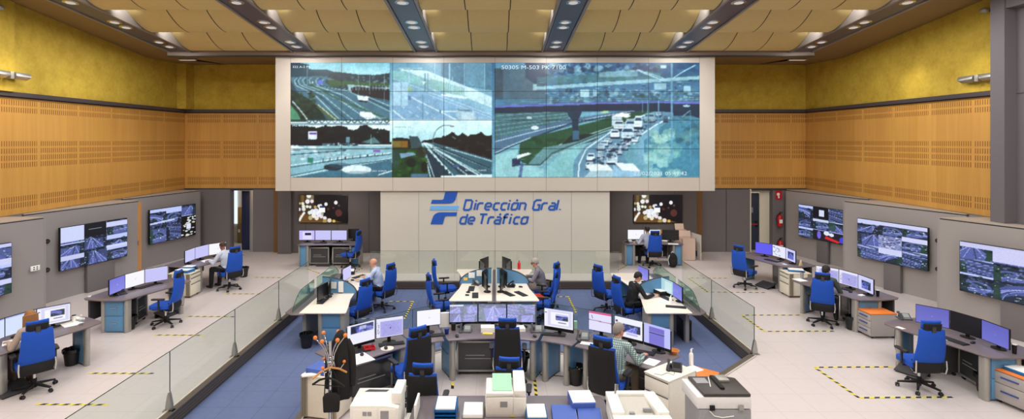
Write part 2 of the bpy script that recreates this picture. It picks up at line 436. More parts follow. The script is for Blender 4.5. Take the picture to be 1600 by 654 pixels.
    p.disc(710, 515, 36, (80, 110, 150), 1, 18); p.line([(465,400),(463,230),(490,150),(530,105),(580,80),(650,82),(690,92)], 8, (110, 140, 146)); p.disc(672, 92, 22, (130, 150, 150), 1, 8)
    # 5: the large motorway picture
    reg(770, 95, (320, 0, 640, 180))
    p.vgrad(0, 20, 2400, 1280, (60, 120, 164), (120, 184, 204))
    p.rect(0, 20, 590, 420, (84, 122, 142)); p.poly([(355,20),(570,20),(570,260),(470,260),(355,180)], (42, 84, 118)); p.rect(20, 80, 120, 420, (74, 100, 116)); p.rect(20, 20, 350, 80, (96, 156, 186))
    p.speck([(480,60),(2270,240)], [(40,84,126),(130,186,206),(60,120,130),(90,150,176),(36,72,104),(60,120,100)], 190, 12, 50, .55, 21)
    for q in range(150):
        x, y = rr.uniform(500, 2250), rr.uniform(45, 250); w_, h_ = rr.uniform(8, 60), rr.uniform(4, 16); p.rect(x, y, x+w_, y+h_, [(156,196,212),(50,92,120),(120,170,190),(36,70,96),(84,128,126)][rr.integers(5)], .6)
    for q in range(170):
        x, y = rr.uniform(560, 2250), rr.uniform(300, 440)-0.0; w_, h_ = rr.uniform(6, 40), rr.uniform(4, 14); p.rect(x, y-(x-560)*.03, x+w_, y+h_-(x-560)*.03, [(176,212,224),(44,80,104),(110,160,178),(30,60,84)][rr.integers(4)], .65)
    p.speck([(600,40),(2270,120)], [(30,70,110),(150,196,214),(50,90,140)], 80, 10, 44, .6, 22)
    p.poly([(480,180),(1150,150),(2270,130),(2270,180),(1130,230),(480,260)], (84, 142, 150), .6)
    p.poly([(1150,125),(1570,100),(1570,170),(1150,180)], (160, 210, 222), .6); p.poly([(1810,20),(2270,30),(2270,150),(1810,200)], (34, 100, 148), .7)
    p.poly([(480,285),(1150,235),(2270,165),(2270,200),(1150,275),(480,320)], (150, 200, 214)); p.rect(440, 255, 480, 325, (156, 200, 206))
    p.speck([(590,330),(2270,460)], [(60,104,130),(140,186,206),(50,86,106),(100,150,166),(170,210,224),(60,110,110)], 220, 8, 34, .6, 23)
    for y in (410, 430, 452, 470): p.line([(130, y+6), (1150, y-6), (2270, y-20)], 6, (60, 100, 118), .7); p.line([(130, y+16), (1150, y+4), (2270, y-10)], 5, (120, 168, 184), .7)
    p.rect(950, 320, 1045, 390, (170, 214, 226)); p.rect(1085, 325, 1130, 385, (150, 196, 214)); p.rect(1740, 250, 1870, 320, (150, 196, 214)); p.rect(2060, 275, 2130, 340, (160, 206, 226)); p.rect(1810, 50, 1870, 85, (180, 216, 230))
    p.rect(0, 560, 2400, 1280, (118, 178, 196))
    p.poly([(20,560),(800,550),(830,650),(560,760),(20,960)], (84, 134, 140))
    for q in range(9): p.line([(20, 600+q*26), (820, 545+q*15)], 5, (56, 98, 110) if q % 2 else (140, 186, 196), .8)
    p.poly([(20,850),(560,700),(840,630),(1600,520),(1640,560),(1000,660),(560,790),(200,940),(20,1010)], (90, 130, 160))
    p.line([(20,880),(580,735),(1150,610),(1600,535)], 9, (180, 212, 228)); p.line([(20,1010),(210,925),(430,840),(840,680),(1620,540)], 16, (50, 86, 108)); p.line([(20,1000),(210,915),(430,828)], 10, (190, 224, 230))
    p.poly([(300,900),(430,830),(1250,620),(1700,530),(1760,545),(1560,610),(1150,800),(860,900),(560,960),(480,1100),(360,1130),(280,1060)], (52, 104, 76))
    p.speck([(430,830),(960,900)], [(40,84,60),(70,120,84),(60,110,70)], 26, 16, 60, .5, 24)
    p.poly([(840,860),(1560,620),(1600,640),(900,890),(700,940)], (150, 196, 196)); p.line([(700,930),(850,860)], 18, (206, 230, 232)); p.line([(920,860),(1160,770),(1520,650)], 10, (60,90,70))
    p.poly([(860,800),(1100,790),(1180,850),(900,920),(700,950)], (44, 66, 66))
    p.poly([(20,1020),(280,950),(260,1080),(560,1170),(560,1250),(20,1250)], (150, 206, 212)); p.poly([(580,1150),(760,980),(1000,900),(1040,930),(900,1080),(870,1250),(570,1250)], (136, 196, 202))
    p.poly([(400,1100),(560,940),(800,900),(930,870),(1150,780),(1160,830),(930,920),(700,1000),(560,1120),(380,1130)], (110, 160, 164))
    p.line([(215,1120),(520,1120),(640,1000),(930,890),(1150,800),(1620,640)], 12, (64, 100, 116)); p.line([(340,1140),(520,1140),(660,1020),(930,905),(1160,815)], 6, (170, 206, 210))
    p.poly([(215,1060),(300,1040),(300,1130),(215,1145)], (50, 74, 110)); p.poly([(270,1020),(390,990),(425,1005),(270,1060)], (226, 240, 244)); p.line([(320,1120),(300,1250)], 34, (80, 104, 160), .8)
    # right carriageway full of traffic
    p.poly([(870,1250),(880,1080),(1000,930),(1290,740),(1640,580),(2000,540),(1900,640),(1620,790),(1480,900),(1420,1010),(1500,1250)], (110, 158, 184))
    p.line([(930,1250),(935,1120),(1010,960),(1290,760),(1640,590)], 14, (206, 236, 242)); p.line([(1530,900),(1580,820),(1750,700),(1900,620)], 16, (206, 236, 242))
    p.poly([(1560,990),(1600,820),(1760,700),(1800,740),(1640,860),(1640,1010),(1700,1120),(1560,1120)], (130, 184, 208))
    p.poly([(1740,1250),(1640,1010),(1640,860),(1960,600),(2270,560),(2270,1250)], (84, 152, 178))
    p.speck([(1680,900),(1990,1240)], [(170,220,214),(120,190,190),(150,206,206)], 40, 20, 70, .5, 26); p.speck([(1740,740),(1930,880)], [(190,232,220),(150,206,200)], 24, 16, 56, .6, 27)
    p.speck([(1990,540),(2270,900)], [(74,134,150),(110,166,170),(60,110,130)], 40, 20, 60, .5, 28)
    def car(x, y, w, h, c=(206, 226, 234), g=(60, 96, 130)):
        p.rect(x-w*.06, y+h*.8, x+w*1.06, y+h*1.12, (48, 68, 94)); p.poly([(x+w*.14, y), (x+w*.86, y), (x+w, y+h*.4), (x+w, y+h*.9), (x, y+h*.9), (x, y+h*.4)], c); p.poly([(x+w*.18, y+h*.16), (x+w*.82, y+h*.16), (x+w*.9, y+h*.38), (x+w*.1, y+h*.38)], g if w > 85 else (130, 156, 176)); p.rect(x+w*.08, y+h*.62, x+w*.92, y+h*.7, tuple(v*.86 for v in c))
    p.poly([(1400,560),(1500,600),(1460,620),(1290,600)], (226, 240, 246)); p.rect(1290, 600, 1400, 700, (190, 218, 230)); p.poly([(1290,600),(1400,570),(1500,575),(1400,610)], (236, 246, 250))
    car(1310,640,110,110); car(1430,630,130,140,(190,214,226)); car(1530,600,90,130,(210,232,240)); car(1640,570,110,90,(150,190,200)); car(1270,745,100,90,(222,238,244)); car(1390,715,140,140,(196,222,232))
    for x, y, w, h in ((1205,840,80,52),(1160,870,86,58),(1250,850,40,40),(1400,870,84,54),(1370,905,90,60),(1500,835,70,50),(1130,900,80,60),(1310,950,84,60),(1020,1000,90,80),(1130,980,60,64),(1010,1090,90,80),(1250,920,70,50),(1760,560,60,40),(1840,600,50,60),(1550,760,60,50)): car(x, y, w, h, [(214,232,238),(90,120,150),(180,206,220)][(x//10) % 3])
    car(1230,1000,120,110,(206,230,240)); p.poly([(1000,1120),(1230,1110),(1300,1180),(1060,1190)], (224, 240, 244)); p.poly([(1060,1190),(1300,1180),(1300,1250),(1000,1250)], (170, 204, 216)); p.poly([(1320,1100),(1520,1110),(1600,1190),(1400,1185)], (224, 242, 248)); p.poly([(1400,1185),(1600,1190),(1600,1250),(1300,1250),(1300,1120)], (150, 196, 222))
    p.disc(460, 725, 42, (206,224,232), 1, 22); p.disc(1210, 555, 44, (170, 210, 170), 1, 18); p.disc(400, 620, 30, (180,206,216), 1, 16)
    # flyover
    p.poly([(20,490),(800,460),(1150,448),(1800,438),(2270,440),(2270,480),(1800,455),(1150,470),(800,482),(20,512)], (110, 124, 208))
    for q in range(120):
        t_ = rr.uniform(0, 1); x = 1060+t_*760+rr.uniform(-40, 150)*(1-t_*.7); y = 1120-t_*560; s_ = 30-20*t_; p.disc(x, y, s_*.8, [(200,218,228),(70,100,130),(150,180,196),(40,64,90)][rr.integers(4)], .75, s_*.45)
    for q in range(60): x = rr.uniform(20, 560); y = 1000+rr.uniform(0, 240); p.line([(x, y), (x+rr.uniform(20, 90), y-rr.uniform(0, 10))], 3, (176, 222, 224), .35)
    for q in range(70): x = rr.uniform(1660, 2260); y = rr.uniform(700, 1240); p.line([(x, y), (x+rr.uniform(-30, 30), y+rr.uniform(10, 60))], 4, (140, 200, 208) if q % 2 else (66, 124, 150), .4)
    p.poly([(20,510),(800,484),(1150,470),(1800,462),(2270,470),(2270,620),(2000,560),(1500,540),(1150,548),(560,560),(20,575)], (38, 64, 92))
    p.poly([(1930,470),(2270,470),(2270,640),(2150,600),(1950,600)], (48, 72, 96)); p.poly([(800,545),(970,545),(950,600),(930,640),(935,850),(870,860),(860,640),(820,600)], (44, 74, 98)); p.poly([(868,760),(935,760),(940,850),(870,862)], (74, 120, 148))
    for x, y0, y1 in ((1620,440,560),(1680,430,1000),(1790,430,820),(1930,30,1050),(2130,560,1100)): p.line([(x, y0), (x, y1)], 16 if x == 1930 else 9, (120, 176, 206), .85)
    p.line([(1560,100),(1700,160),(1850,220)], 14, (170, 216, 230)); p.line([(1570,95),(1880,205)], 8, (170, 216, 230)); p.line([(1930,200),(2050,120),(2180,50)], 13, (170, 214, 232))
    p.disc(2090, 490, 40, (170, 206, 224), 1, 12); p.line([(2040,610),(2130,540)], 12, (120,166,190))
    p.fr(1, 1, 0, 0); r = np.random.default_rng(77); g = np.zeros((180, 640))
    for n_, am in ((2, .10), (5, .08), (14, .08)):      # grain of the compressed picture, smoothly interpolated
        q = r.random((180//n_+3, 640//n_+3)); yi, xi = np.arange(180)/n_, np.arange(640)/n_; y0, x0 = yi.astype(int), xi.astype(int); fy, fx = (yi-y0)[:, None], (xi-x0)[None, :]
        g += am*((q[y0][:, x0]*(1-fy)*(1-fx)+q[y0+1][:, x0]*fy*(1-fx)+q[y0][:, x0+1]*(1-fy)*fx+q[y0+1][:, x0+1]*fy*fx)-.5)
    lum = p.a.mean(axis=2, keepdims=True); p.a = p.a*.82+lum*.18
    p.a = np.clip(p.a*(1+g[..., None]), 0, 1)**1.18; p.a = np.clip(p.a+(p.a-.46)*.2, 0, 1); p.blur(1).noise(.03); return np.clip(p.a, 0, 1)

def cctv(p, x0, y0, x1, y1, seed, night=False, tint=(1, 1, 1)):
    """one camera view: sky, tree line, carriageways, vehicles"""
    r = np.random.default_rng(seed*7+3); w, h = x1-x0, y1-y0
    p.fr(w/100, h/100, x0, y0, (x0, y0, x1, y1))
    def c(*v): return tuple(min(255, a*b) for a, b in zip(v, tint))
    sky = float(r.choice([0, 0, 10, 20, 34])); flip = r.random() < .5; X = (lambda x: 100-x) if flip else (lambda x: x)
    p.rect(0, 0, 100, 100, c(*[(44,54,76),(64,72,104),(36,48,60),(84,92,130)][r.integers(4)])); p.rect(0, 0, 100, sky, c(198, 202, 238))
    p.rect(0, sky, 100, sky+r.uniform(8, 24), c(24, 30, 40))
    p.speck([(0, sky), (100, sky+26)], [c(18,24,32), c(52,60,74), c(110,118,146), c(36,50,46), c(80,88,110)], 30, 2, 8, .75, seed+1)
    kind = r.integers(4); top = sky+r.uniform(10, 20)
    def bez(a, b, c_, n=9): return [((1-t)**2*a[0]+2*t*(1-t)*b[0]+t*t*c_[0], (1-t)**2*a[1]+2*t*(1-t)*b[1]+t*t*c_[1]) for t in [i/n for i in range(n+1)]]
    vx = r.uniform(20, 80)
    if kind == 0:      # straight run
        l, q = r.uniform(-60, 20), r.uniform(80, 150)
        p.poly([(X(vx-3), top), (X(vx+5), top), (X(q), 100), (X(l), 100)], c(92, 100, 150))
        for k in (.12, .34, .58, .8): p.line([(X(vx-3+8*k), top), (X(l+(q-l)*k), 100)], 1.8 if k != .58 else 4, c(186, 192, 232) if k != .58 else c(40, 56, 50), .85)
    elif kind == 1:    # sweeping curve
        for k, col, wd in ((0, (86,94,144), 30), (0, (186,192,230), 2), (8, (60,66,100), 3), (-9, (176,182,226), 2), (16, (160,168,214), 2)):
            p.line(bez((X(100), top+6+k*.3), (X(30), top+14+k*.6), (X(-10+k*2.2), 100)), wd, c(*col), .9)
        p.disc(X(78), 74, 24, c(34, 48, 46), .9, 20)
    elif kind == 2:    # interchange rings
        p.disc(X(50), 62, 46, c(98, 106, 150), .9, 30); p.disc(X(50), 62, 34, c(38, 56, 52), .95, 21); p.disc(X(50), 62, 20, c(110, 116, 156), .8, 11); p.disc(X(50), 62, 13, c(46, 66, 56), .95, 7)
        p.line([(0, 84), (100, 70)], 10, c(104, 112, 158), .9); p.line([(0, 79), (100, 65)], 1.6, c(200, 204, 238), .9); p.line([(X(20), 100), (X(64), 44)], 8, c(88, 96, 146), .9)
    else:              # oblique lanes
        for k in range(-2, 6): p.line([(X(-10), 34+k*17), (X(110), 60+k*22)], 8, c(96, 104, 152) if k % 2 else c(60, 68, 100), .8); p.line([(X(-10), 28+k*17), (X(110), 53+k*22)], 1.2, c(190, 196, 232), .7)
    side = r.choice([0, 1]); bx = 0 if side == 0 else 100; g = c(*[(34,50,48),(40,66,46),(28,34,44)][r.integers(3)])
    p.poly([(bx, sky+12), (bx+(18 if side == 0 else -18), top+6), (bx+(r.uniform(15, 34) if side == 0 else -r.uniform(15, 34)), 100), (bx, 100)], g, .92)
    p.speck([(bx-12, sky+20), (bx+12, 100)], [g, c(20,28,34), c(60,76,72)], 14, 3, 9, .8, seed+8)
    p.speck([(0, sky+25), (100, 96)], [c(216,220,250), c(26,30,48), c(150,156,200), c(70,78,120)], 34, 1.0, 3.4, .85, seed+2)
def tv_pic(cols, seed, special=None, n=(150, 84)):
    p = Pic(n[0], n[1], (20, 24, 34)); W, Hh = n; cw = W/len(cols)
    k = 0
    for i, cuts in enumerate(cols):
        ys = [0]+[int(Hh*c) for c in cuts]+[Hh]
        for a, b in zip(ys, ys[1:]):
            cctv(p, int(i*cw), a, int((i+1)*cw), b, seed*31+k, tint=(.95, 1.0, 1.12)); k += 1
    if special: special(p)
    return p.fr(1, 1, 0, 0).noise(.03, seed).a
def bokeh_pic():
    p = Pic(150, 84, (14, 10, 12)); p.fr(150/840, 84/460, -90*150/840, -85*84/460)
    p.rect(90, 85, 360, 520, (60, 44, 26)); p.poly([(90,400),(400,420),(700,500),(900,560),(90,560)], (104, 70, 30))
    p.rect(130, 85, 180, 200, (120, 96, 40), .8); p.rect(220, 85, 350, 200, (150, 140, 110), .7); p.blur(3)
    for x, y, r_, c in ((265,95,40,(250,250,240)),(240,195,38,(245,250,250)),(318,190,30,(245,235,250)),(158,228,26,(245,245,225)),(110,225,20,(190,180,130)),(170,275,30,(240,245,235)),(236,278,26,(250,250,240)),(285,285,24,(225,240,230)),(100,325,26,(240,235,255)),(175,322,34,(235,240,225)),(375,285,26,(200,170,100)),(440,270,30,(240,240,240)),(470,260,26,(235,235,240)),(560,238,30,(252,252,255)),(732,212,32,(252,252,255)),(275,380,32,(240,250,240)),(330,365,46,(240,245,255)),(390,360,52,(240,245,255)),(440,400,50,(245,248,255)),(350,430,40,(250,250,250)),(400,470,36,(240,240,225)),(290,465,36,(190,180,140)),(480,440,34,(240,235,250)),(540,470,32,(245,240,255)),(620,508,36,(235,225,215)),(698,520,26,(225,195,90)),(540,525,36,(170,150,80)),(600,320,24,(90,36,24)),(690,300,16,(110,60,60)),(780,385,60,(90,46,40)),(785,260,20,(90,70,80)),(500,400,24,(190,180,150))):
        p.disc(x, y, r_, c, .93)
    for a, b in ((120,470),(140,440),(160,410),(180,385),(105,500)): p.disc(a, b, 22, (250, 250, 250), .9)
    p.blur(1); p.rect(452, 265, 545, 298, (44, 52, 100)); p.rect(440, 298, 545, 375, (250, 250, 250))
    return p.a
def mon_pic(kind, seed=1):
    p = Pic(80, 48, (150, 146, 232)); r = np.random.default_rng(seed)
    if kind == 'lav':
        p.vgrad(0, 0, 80, 48, (116, 116, 214), (138, 140, 230)); p.disc(40, 24, 1.6, (190, 190, 245))
    elif kind == 'dim': p.vgrad(0, 0, 80, 48, (96, 98, 186), (112, 114, 204)); p.disc(40, 25, 1.4, (170, 170, 230))
    elif kind == 'blue': p.rect(0, 0, 80, 48, (96, 92, 238))
    elif kind == 'off': p.rect(0, 0, 80, 48, (12, 12, 15))
    elif kind == 'white': p.rect(0, 0, 80, 48, (246, 246, 252)); p.disc(42, 24, 3, (226, 226, 240))
    elif kind == 'pale': p.rect(0, 0, 80, 48, (198, 196, 248)); p.rect(0, 0, 80, 2, (226, 226, 250))
    elif kind == 'map':
        p.rect(0, 0, 80, 48, (232, 232, 252)); p.rect(12, 8, 78, 46, (176, 174, 232))
        for _ in range(34): p.line([(r.uniform(12, 78), r.uniform(8, 46)), (r.uniform(12, 78), r.uniform(8, 46))], .7, (146, 142, 214), .7)
        p.speck([(2, 10), (10, 44)], [(120,80,120),(80,120,90),(90,90,150)], 20, .8, 1.6, .9, seed)
        p.disc(42, 26, 1.6, (70, 60, 150))
    elif kind == 'cams':
        p.rect(0, 0, 80, 48, (238, 238, 252)); cctv(p, 10, 4, 76, 22, seed, tint=(1.1, 1.05, 1.3))
        p.fr(1, 1, 0, 0); p.rect(34, 7, 54, 15, (220, 220, 250), .7)
    elif kind == 'road':
        cctv(p, 0, 0, 80, 48, seed, tint=(1.25, 1.25, 1.5)); p.fr(1, 1, 0, 0); p.rect(0, 0, 80, 48, (216, 214, 252), .52)
    elif kind == 'mosaic':
        for i in range(2):
            for j in range(2): cctv(p, i*40, j*24, i*40+40, j*24+24, seed+i*2+j, tint=(1.25, 1.25, 1.5))
        p.fr(1, 1, 0, 0); p.rect(0, 0, 80, 48, (216, 214, 252), .52)
    elif kind == 'doc':
        p.rect(0, 0, 80, 48, (240, 240, 253)); p.rect(0, 0, 80, 2, (190, 190, 230)); p.rect(10, 4, 76, 44, (216, 214, 240)); p.rect(18, 8, 68, 40, (246, 246, 252)); cctv(p, 32, 12, 66, 28, seed, tint=(1, 1, 1.2)); p.fr(1, 1, 0, 0); p.line([(40, 34), (60, 34)], 1.5, (90, 90, 130)); p.rect(2, 10, 7, 12, (40, 40, 60))
    elif kind == 'image': p.rect(0, 0, 80, 48, (240, 240, 252)); cctv(p, 24, 10, 74, 34, seed, tint=(1.2, 1.2, 1.5)); p.fr(1, 1, 0, 0); p.rect(34, 36, 66, 41, (190, 190, 235)); p.rect(3, 9, 9, 14, (60, 60, 90))
    elif kind == 'mail': p.rect(0, 0, 80, 48, (226, 224, 252)); p.rect(0, 1, 80, 5, (226, 60, 130)); p.line([(0, 9), (80, 9)], 1, (90, 60, 90)); p.line([(0, 22), (80, 24)], 1.2, (110, 50, 80)); p.line([(10, 10), (14, 18)], 1.4, (60, 60, 110)); p.line([(40, 34), (60, 34)], 1, (160, 150, 220))
    elif kind == 'window': p.rect(0, 0, 80, 48, (190, 194, 250)); p.rect(16, 6, 62, 18, (120, 112, 204)); p.line([(16, 20), (62, 20)], 1.4, (30, 30, 70)); p.rect(16, 21, 62, 48, (126, 120, 212))
    elif kind == 'table':
        p.rect(0, 0, 80, 48, (214, 226, 252))
        for y in range(8, 46, 5): p.line([(6, y), (30+(y*7) % 34, y)], .9, (120, 130, 180))
        p.rect(0, 0, 80, 3, (150, 160, 220))
    elif kind == 'icons':
        p.rect(0, 0, 80, 48, (232, 234, 252))
        for _ in range(26): p.rect(*(lambda x, y: (x, y, x+3, y+3))(r.uniform(4, 46), r.uniform(6, 42)), (40, 44, 70))
    elif kind == 'photo': p.rect(0, 0, 80, 48, (206, 208, 250)); cctv(p, 18, 8, 66, 40, seed, tint=(1, 1, 1.4)); p.fr(1, 1, 0, 0)
    elif kind == 'page': p.rect(0, 0, 80, 48, (176, 214, 222)); p.rect(26, 8, 70, 44, (206, 232, 236)); [p.line([(30, y), (64, y)], .8, (120, 170, 184)) for y in range(12, 42, 5)]
    elif kind == 'dialog': p.rect(0, 0, 80, 48, (196, 188, 252)); p.rect(18, 6, 66, 44, (224, 218, 252)); p.rect(30, 12, 62, 24, (30, 30, 60))
    return p.blur(1).a
# ================================================================= SETTING
XW, YB = 11.95, 21.2           # half width of the hall, rear wall
# ---- floor with the sunken well
well = [(-5.05,5.2),(-5.05,15.25),(-3.8,16.6),(3.8,16.6),(5.08,15.25),(5.08,10.95),(3.95,9.9),(3.45,9.45),(3.0,9.75),(2.75,10.05),
        (1.95,10.75),(1.1,11.22),(-1.1,11.22),(-1.65,10.8),(-2.65,10.02),(-3.05,9.4),(-3.05,5.2)]
def tile_mat(name, c, jc, rough, size=.6, ph=(5.07, 9.85), jw=.006, var=.05, spec=.5):
    k = NT(name); co = k.n('ShaderNodeTexCoord').outputs['Object']
    sp = k.n('ShaderNodeSeparateXYZ', Vector=co)
    def joint(v, o):
        u = k.math('FRACT', k.math('DIVIDE', k.math('SUBTRACT', v, o-60*size), size))
        return k.math('LESS_THAN', k.math('MULTIPLY', k.math('MINIMUM', u, k.math('SUBTRACT', 1.0, u)), size), jw/2)
    j = k.math('MAXIMUM', joint(sp.outputs[0], ph[0]), joint(sp.outputs[1], ph[1]))
    nz = k.n('ShaderNodeTexNoise', Vector=co, Scale=9.0, Detail=6.0); n2 = k.n('ShaderNodeTexNoise', Vector=co, Scale=220.0, Detail=2.0)
    f = k.math('ADD', k.math('MULTIPLY', nz.outputs[0], .6), k.math('MULTIPLY', n2.outputs[0], .4))
    a = tuple(v*(1-var*2) for v in rgb(c)[:3])+(1,); b = tuple(v*(1+var) for v in rgb(c)[:3])+(1,)
    col = k.mix(j, k.mix(f, a, b), rgb(jc))
    p = k.pr(Base__Color=col, Roughness=rough); p.inputs['Specular IOR Level'].default_value = spec
    return k.m
M_floor = tile_mat('beige_floor_tiles', (214, 205, 203), (184, 174, 172), .34)
M_carpet = tile_mat('blue_carpet_tiles', (100, 113, 151), (78, 91, 126), .85, var=.12, spec=.2, jw=.009)
outer = [(-14, -4), (14, -4), (14, 24.5), (-14, 24.5)]
polys = [[Vector((x, y, 0)) for x, y in outer], [Vector((x, y, 0)) for x, y in well]]
flat = outer+well; mb = MB(); mb.v = [(x, y, 0) for x, y in flat]
for t in tessellate_polygon(polys):
    a, b, c = [Vector(flat[i]) for i in t]
    mb.face(t if (b-a).cross(c-a) > 0 else t[::-1])
struct('floor', mb, M_floor, smooth=False)
mb = MB(); mb.add([(-5.4, 5, PIT), (5.4, 5, PIT), (5.4, 17, PIT), (-5.4, 17, PIT)], [(0, 1, 2, 3)])
struct('floor', mb, M_carpet, smooth=False).name = 'floor_sunken'
M_trim = mat('well_edge_metal', (108, 98, 88), .45, .4); M_riser = mat('well_riser', (66, 61, 59), .5)
M_lip = mat('well_edge_lip', (212, 208, 200), .4, .3)
mb = MB(); n = len(well)
for i in range(n):                                  # risers and edge strip round the well
    (x0, y0), (x1, y1) = well[i], well[(i+1) % n]
    if y0 == 5.2 and y1 == 5.2: continue
    d = Vector((x1-x0, y1-y0)); L = d.length; d.normalize(); nn = Vector((d.y, -d.x))
    M = Matrix(((d.x, -nn.x, 0, x0), (d.y, -nn.y, 0, y0), (0, 0, 1, 0), (0, 0, 0, 1)))   # local +y points out of the well
    sgn = 1
    q = Vector((x0, y0))+d*L/2+nn*.05
    mb.m(0).box(0, L, -.02, .09, -.002, .012, M); mb.m(1).box(0, L, -.02, .0, PIT, -.002, M)
    for zz in (-.06, -.11, -.16): mb.m(0).box(0, L, -.028, -.02, zz-.006, zz+.006, M)
    mb.m(2).box(0, L, .09, .115, -.002, .02, M)
struct('trim_1', mb, [M_trim, M_riser, M_lip], smooth=False)

# ---- timber wall cladding with slotted bands, ochre plaster above, grey fabric below
def wood_slots():
    k = NT('slotted_timber'); co = k.n('ShaderNodeTexCoord').outputs['Object']; sp = k.n('ShaderNodeSeparateXYZ', Vector=co)
    u = k.math('ADD', sp.outputs[0], sp.outputs[1]); z = sp.outputs[2]
    mp = k.n('ShaderNodeCombineXYZ', X=k.math('MULTIPLY', u, 9.0), Y=0.0, Z=k.math('MULTIPLY', z, .5))
    nz = k.n('ShaderNodeTexNoise', Vector=mp, Scale=1.0, Detail=5.0)
    mp2 = k.n('ShaderNodeCombineXYZ', X=k.math('FLOOR', k.math('DIVIDE', u, .34)), Y=0.0, Z=0.0)
    wn = k.n('ShaderNodeTexWhiteNoise', Vector=mp2)
    f = k.math('ADD', k.math('MULTIPLY', nz.outputs[0], .7), k.math('MULTIPLY', wn.outputs[0], .3))
    base = k.mix(f, rgb((196, 142, 68)), rgb((224, 172, 92)))
    band = 0.0
    for zc in (5.20, 5.02, 4.18, 4.0, 3.825, 3.65, 2.80, 2.64):
        band = k.math('MAXIMUM', band, k.math('COMPARE', z, zc, .065))
    slit = k.math('LESS_THAN', k.math('FRACT', k.math('DIVIDE', u, .068)), .42)
    fr = k.math('FRACT', k.math('DIVIDE', k.math('ADD', u, .3), 1.37))
    keep = k.math('COMPARE', fr, .5, .47)
    col = k.mix(k.math('MULTIPLY', k.math('MULTIPLY', band, slit), keep), base, rgb((146, 98, 44)))
    k.pr(Base__Color=col, Roughness=.45); return k.m
def mottled(name, c0, c1, sc=2.2, rough=.8):
    k = NT(name); co = k.n('ShaderNodeTexCoord').outputs['Object']
    a = k.n('ShaderNodeTexNoise', Vector=co, Scale=sc, Detail=8.0, Roughness=.65); b = k.n('ShaderNodeTexNoise', Vector=co, Scale=sc*5, Detail=5.0)
    f = k.math('ADD', k.math('MULTIPLY', a.outputs[0], 1.3), k.math('MULTIPLY', b.outputs[0], .5)); f = k.math('SUBTRACT', f, .4)
    k.pr(Base__Color=k.mix(f, rgb(c0), rgb(c1)), Roughness=rough); return k.m
M_slot = wood_slots(); M_ochre = mottled('ochre_plaster', (166, 136, 30), (220, 190, 74))
M_gfab = mat('grey_fabric_panel', (152, 147, 147), .85, var=.06, scale=200); M_dfab = mat('dark_fabric_panel', (116, 111, 113), .85, var=.06, scale=200)
M_cap = mat('panel_cap', (176, 164, 152), .6); M_mold = mat('dark_moulding', (88, 80, 84), .4, .3)
ZW0, ZW1, ZT = 2.42, 5.35, 10.2
def side_wall(s, name):
    x = s*XW; mb = MB()
    a, b = sorted((x, x+s*.25))
    mb.m(0).box(a, b, -4, YB+.25, ZW0, ZW1); mb.m(1).box(a, b, -4, YB+.25, ZW1, ZT); mb.m(2).box(a+s*.02, b+s*.02, -4, YB+.25, 0, ZW0)
    struct(name, mb, [M_slot, M_ochre, M_gfab], smooth=False)
    mb = MB(); a, b = sorted((x, x-s*.07)); mb.box(a, b, -4, YB, ZW1, ZW1+.11); mb.m(1).box(a+(s > 0)*.02, b-(s < 0)*.02, -4, YB, ZW1-.03, ZW1)
    return mb
mA = side_wall(-1, 'wall_left'); mB = side_wall(1, 'wall_right')
struct('trim_2', mA, [M_mold, M_black], smooth=False); struct('trim_3', mB, [M_mold, M_black], smooth=False)
# shallow pilasters of plaster where the side walls step
mb = MB(); mb.box(-XW, -XW+.12, 9, 13.55, ZW1+.11, 7.9); struct('wall_left_pilaster', mb, M_ochre, smooth=False)
mb = MB(); mb.box(-XW, -XW+.35, YB-.55, YB, ZW1+.11, 7.2); struct('wall_left_corner_pier', mb, M_ochre, smooth=False)
# rear wall with the two doorways
mb = MB()
DL = (-10.18, -9.42); DR = (9.79, 10.68); DZ = 2.34
mb.m(0).box(-XW, XW, YB, YB+.25, ZW0, ZW1); mb.m(1).box(-XW, XW, YB, YB+.25, ZW1, ZT)
for a, b in ((-XW, DL[0]), (DL[1], DR[0]), (DR[1], XW)): mb.m(2).box(a, b, YB, YB+.25, 0, ZW0)
for a, b in (DL, DR): mb.m(2).box(a, b, YB, YB+.25, DZ, ZW0)
struct('wall_back', mb, [M_slot, M_ochre, M_dfab], smooth=False)
mb = MB(); mb.box(-XW, XW, YB-.07, YB, ZW1, ZW1+.11); mb.m(1).box(-XW, XW, YB-.05, YB, ZW1-.03, ZW1); struct('trim_4', mb, [M_mold, M_black], smooth=False)
mb = MB(); mb.box(-XW, -7.1, YB-.03, YB, ZW0-.06, ZW0+.01); mb.box(7.1, XW, YB-.03, YB, ZW0-.06, ZW0+.01); struct('trim_5', mb, M_dgray, smooth=False)
# grey panel leaves, timber posts beside the recesses
mb = MB()
for a, b in ((-9.3, -8.48), (7.9, 8.85), (8.87, 9.77)): mb.box(a, b, YB-.09, YB, 0, ZW0-.03)
for a, b in ((-11.4, -10.2),): mb.box(a, b, YB-.04, YB, 0, ZW0-.03)
struct('wall_back_panels', mb, M_dfab, smooth=False, bevel=.006)
mb = MB(); mb.box(-8.46, -8.25, YB-.2, YB, 0, ZW0); mb.box(7.68, 7.9, YB-.2, YB, 0, ZW0); struct('trim_6', mb, mat('post_timber_shaded', (122, 86, 44), .5), smooth=False)  # timber colour darkened to stand for the shade at the recesses
# recess linings behind the screen wall
mb = MB(); mb.box(-8.2, -3.3, 20.9, 21.15, 0, 2.9); mb.box(3.3, 7.65, 20.9, 21.15, 0, 2.9)
mb.box(-8.2, -7.7, 20.72, 20.9, 0, 2.6)
struct('wall_recess', mb, mat('recess_panel', (104, 98, 97), .85, scale=200), smooth=False, bevel=.004)
mb = MB()
for x in (-7.2, -6.0, -4.8, 4.4, 5.6, 6.8): mb.box(x-.006, x+.006, 20.895, 20.9, 0, 2.6)
struct('wall_recess_joints', mb, M_dgray, smooth=False)
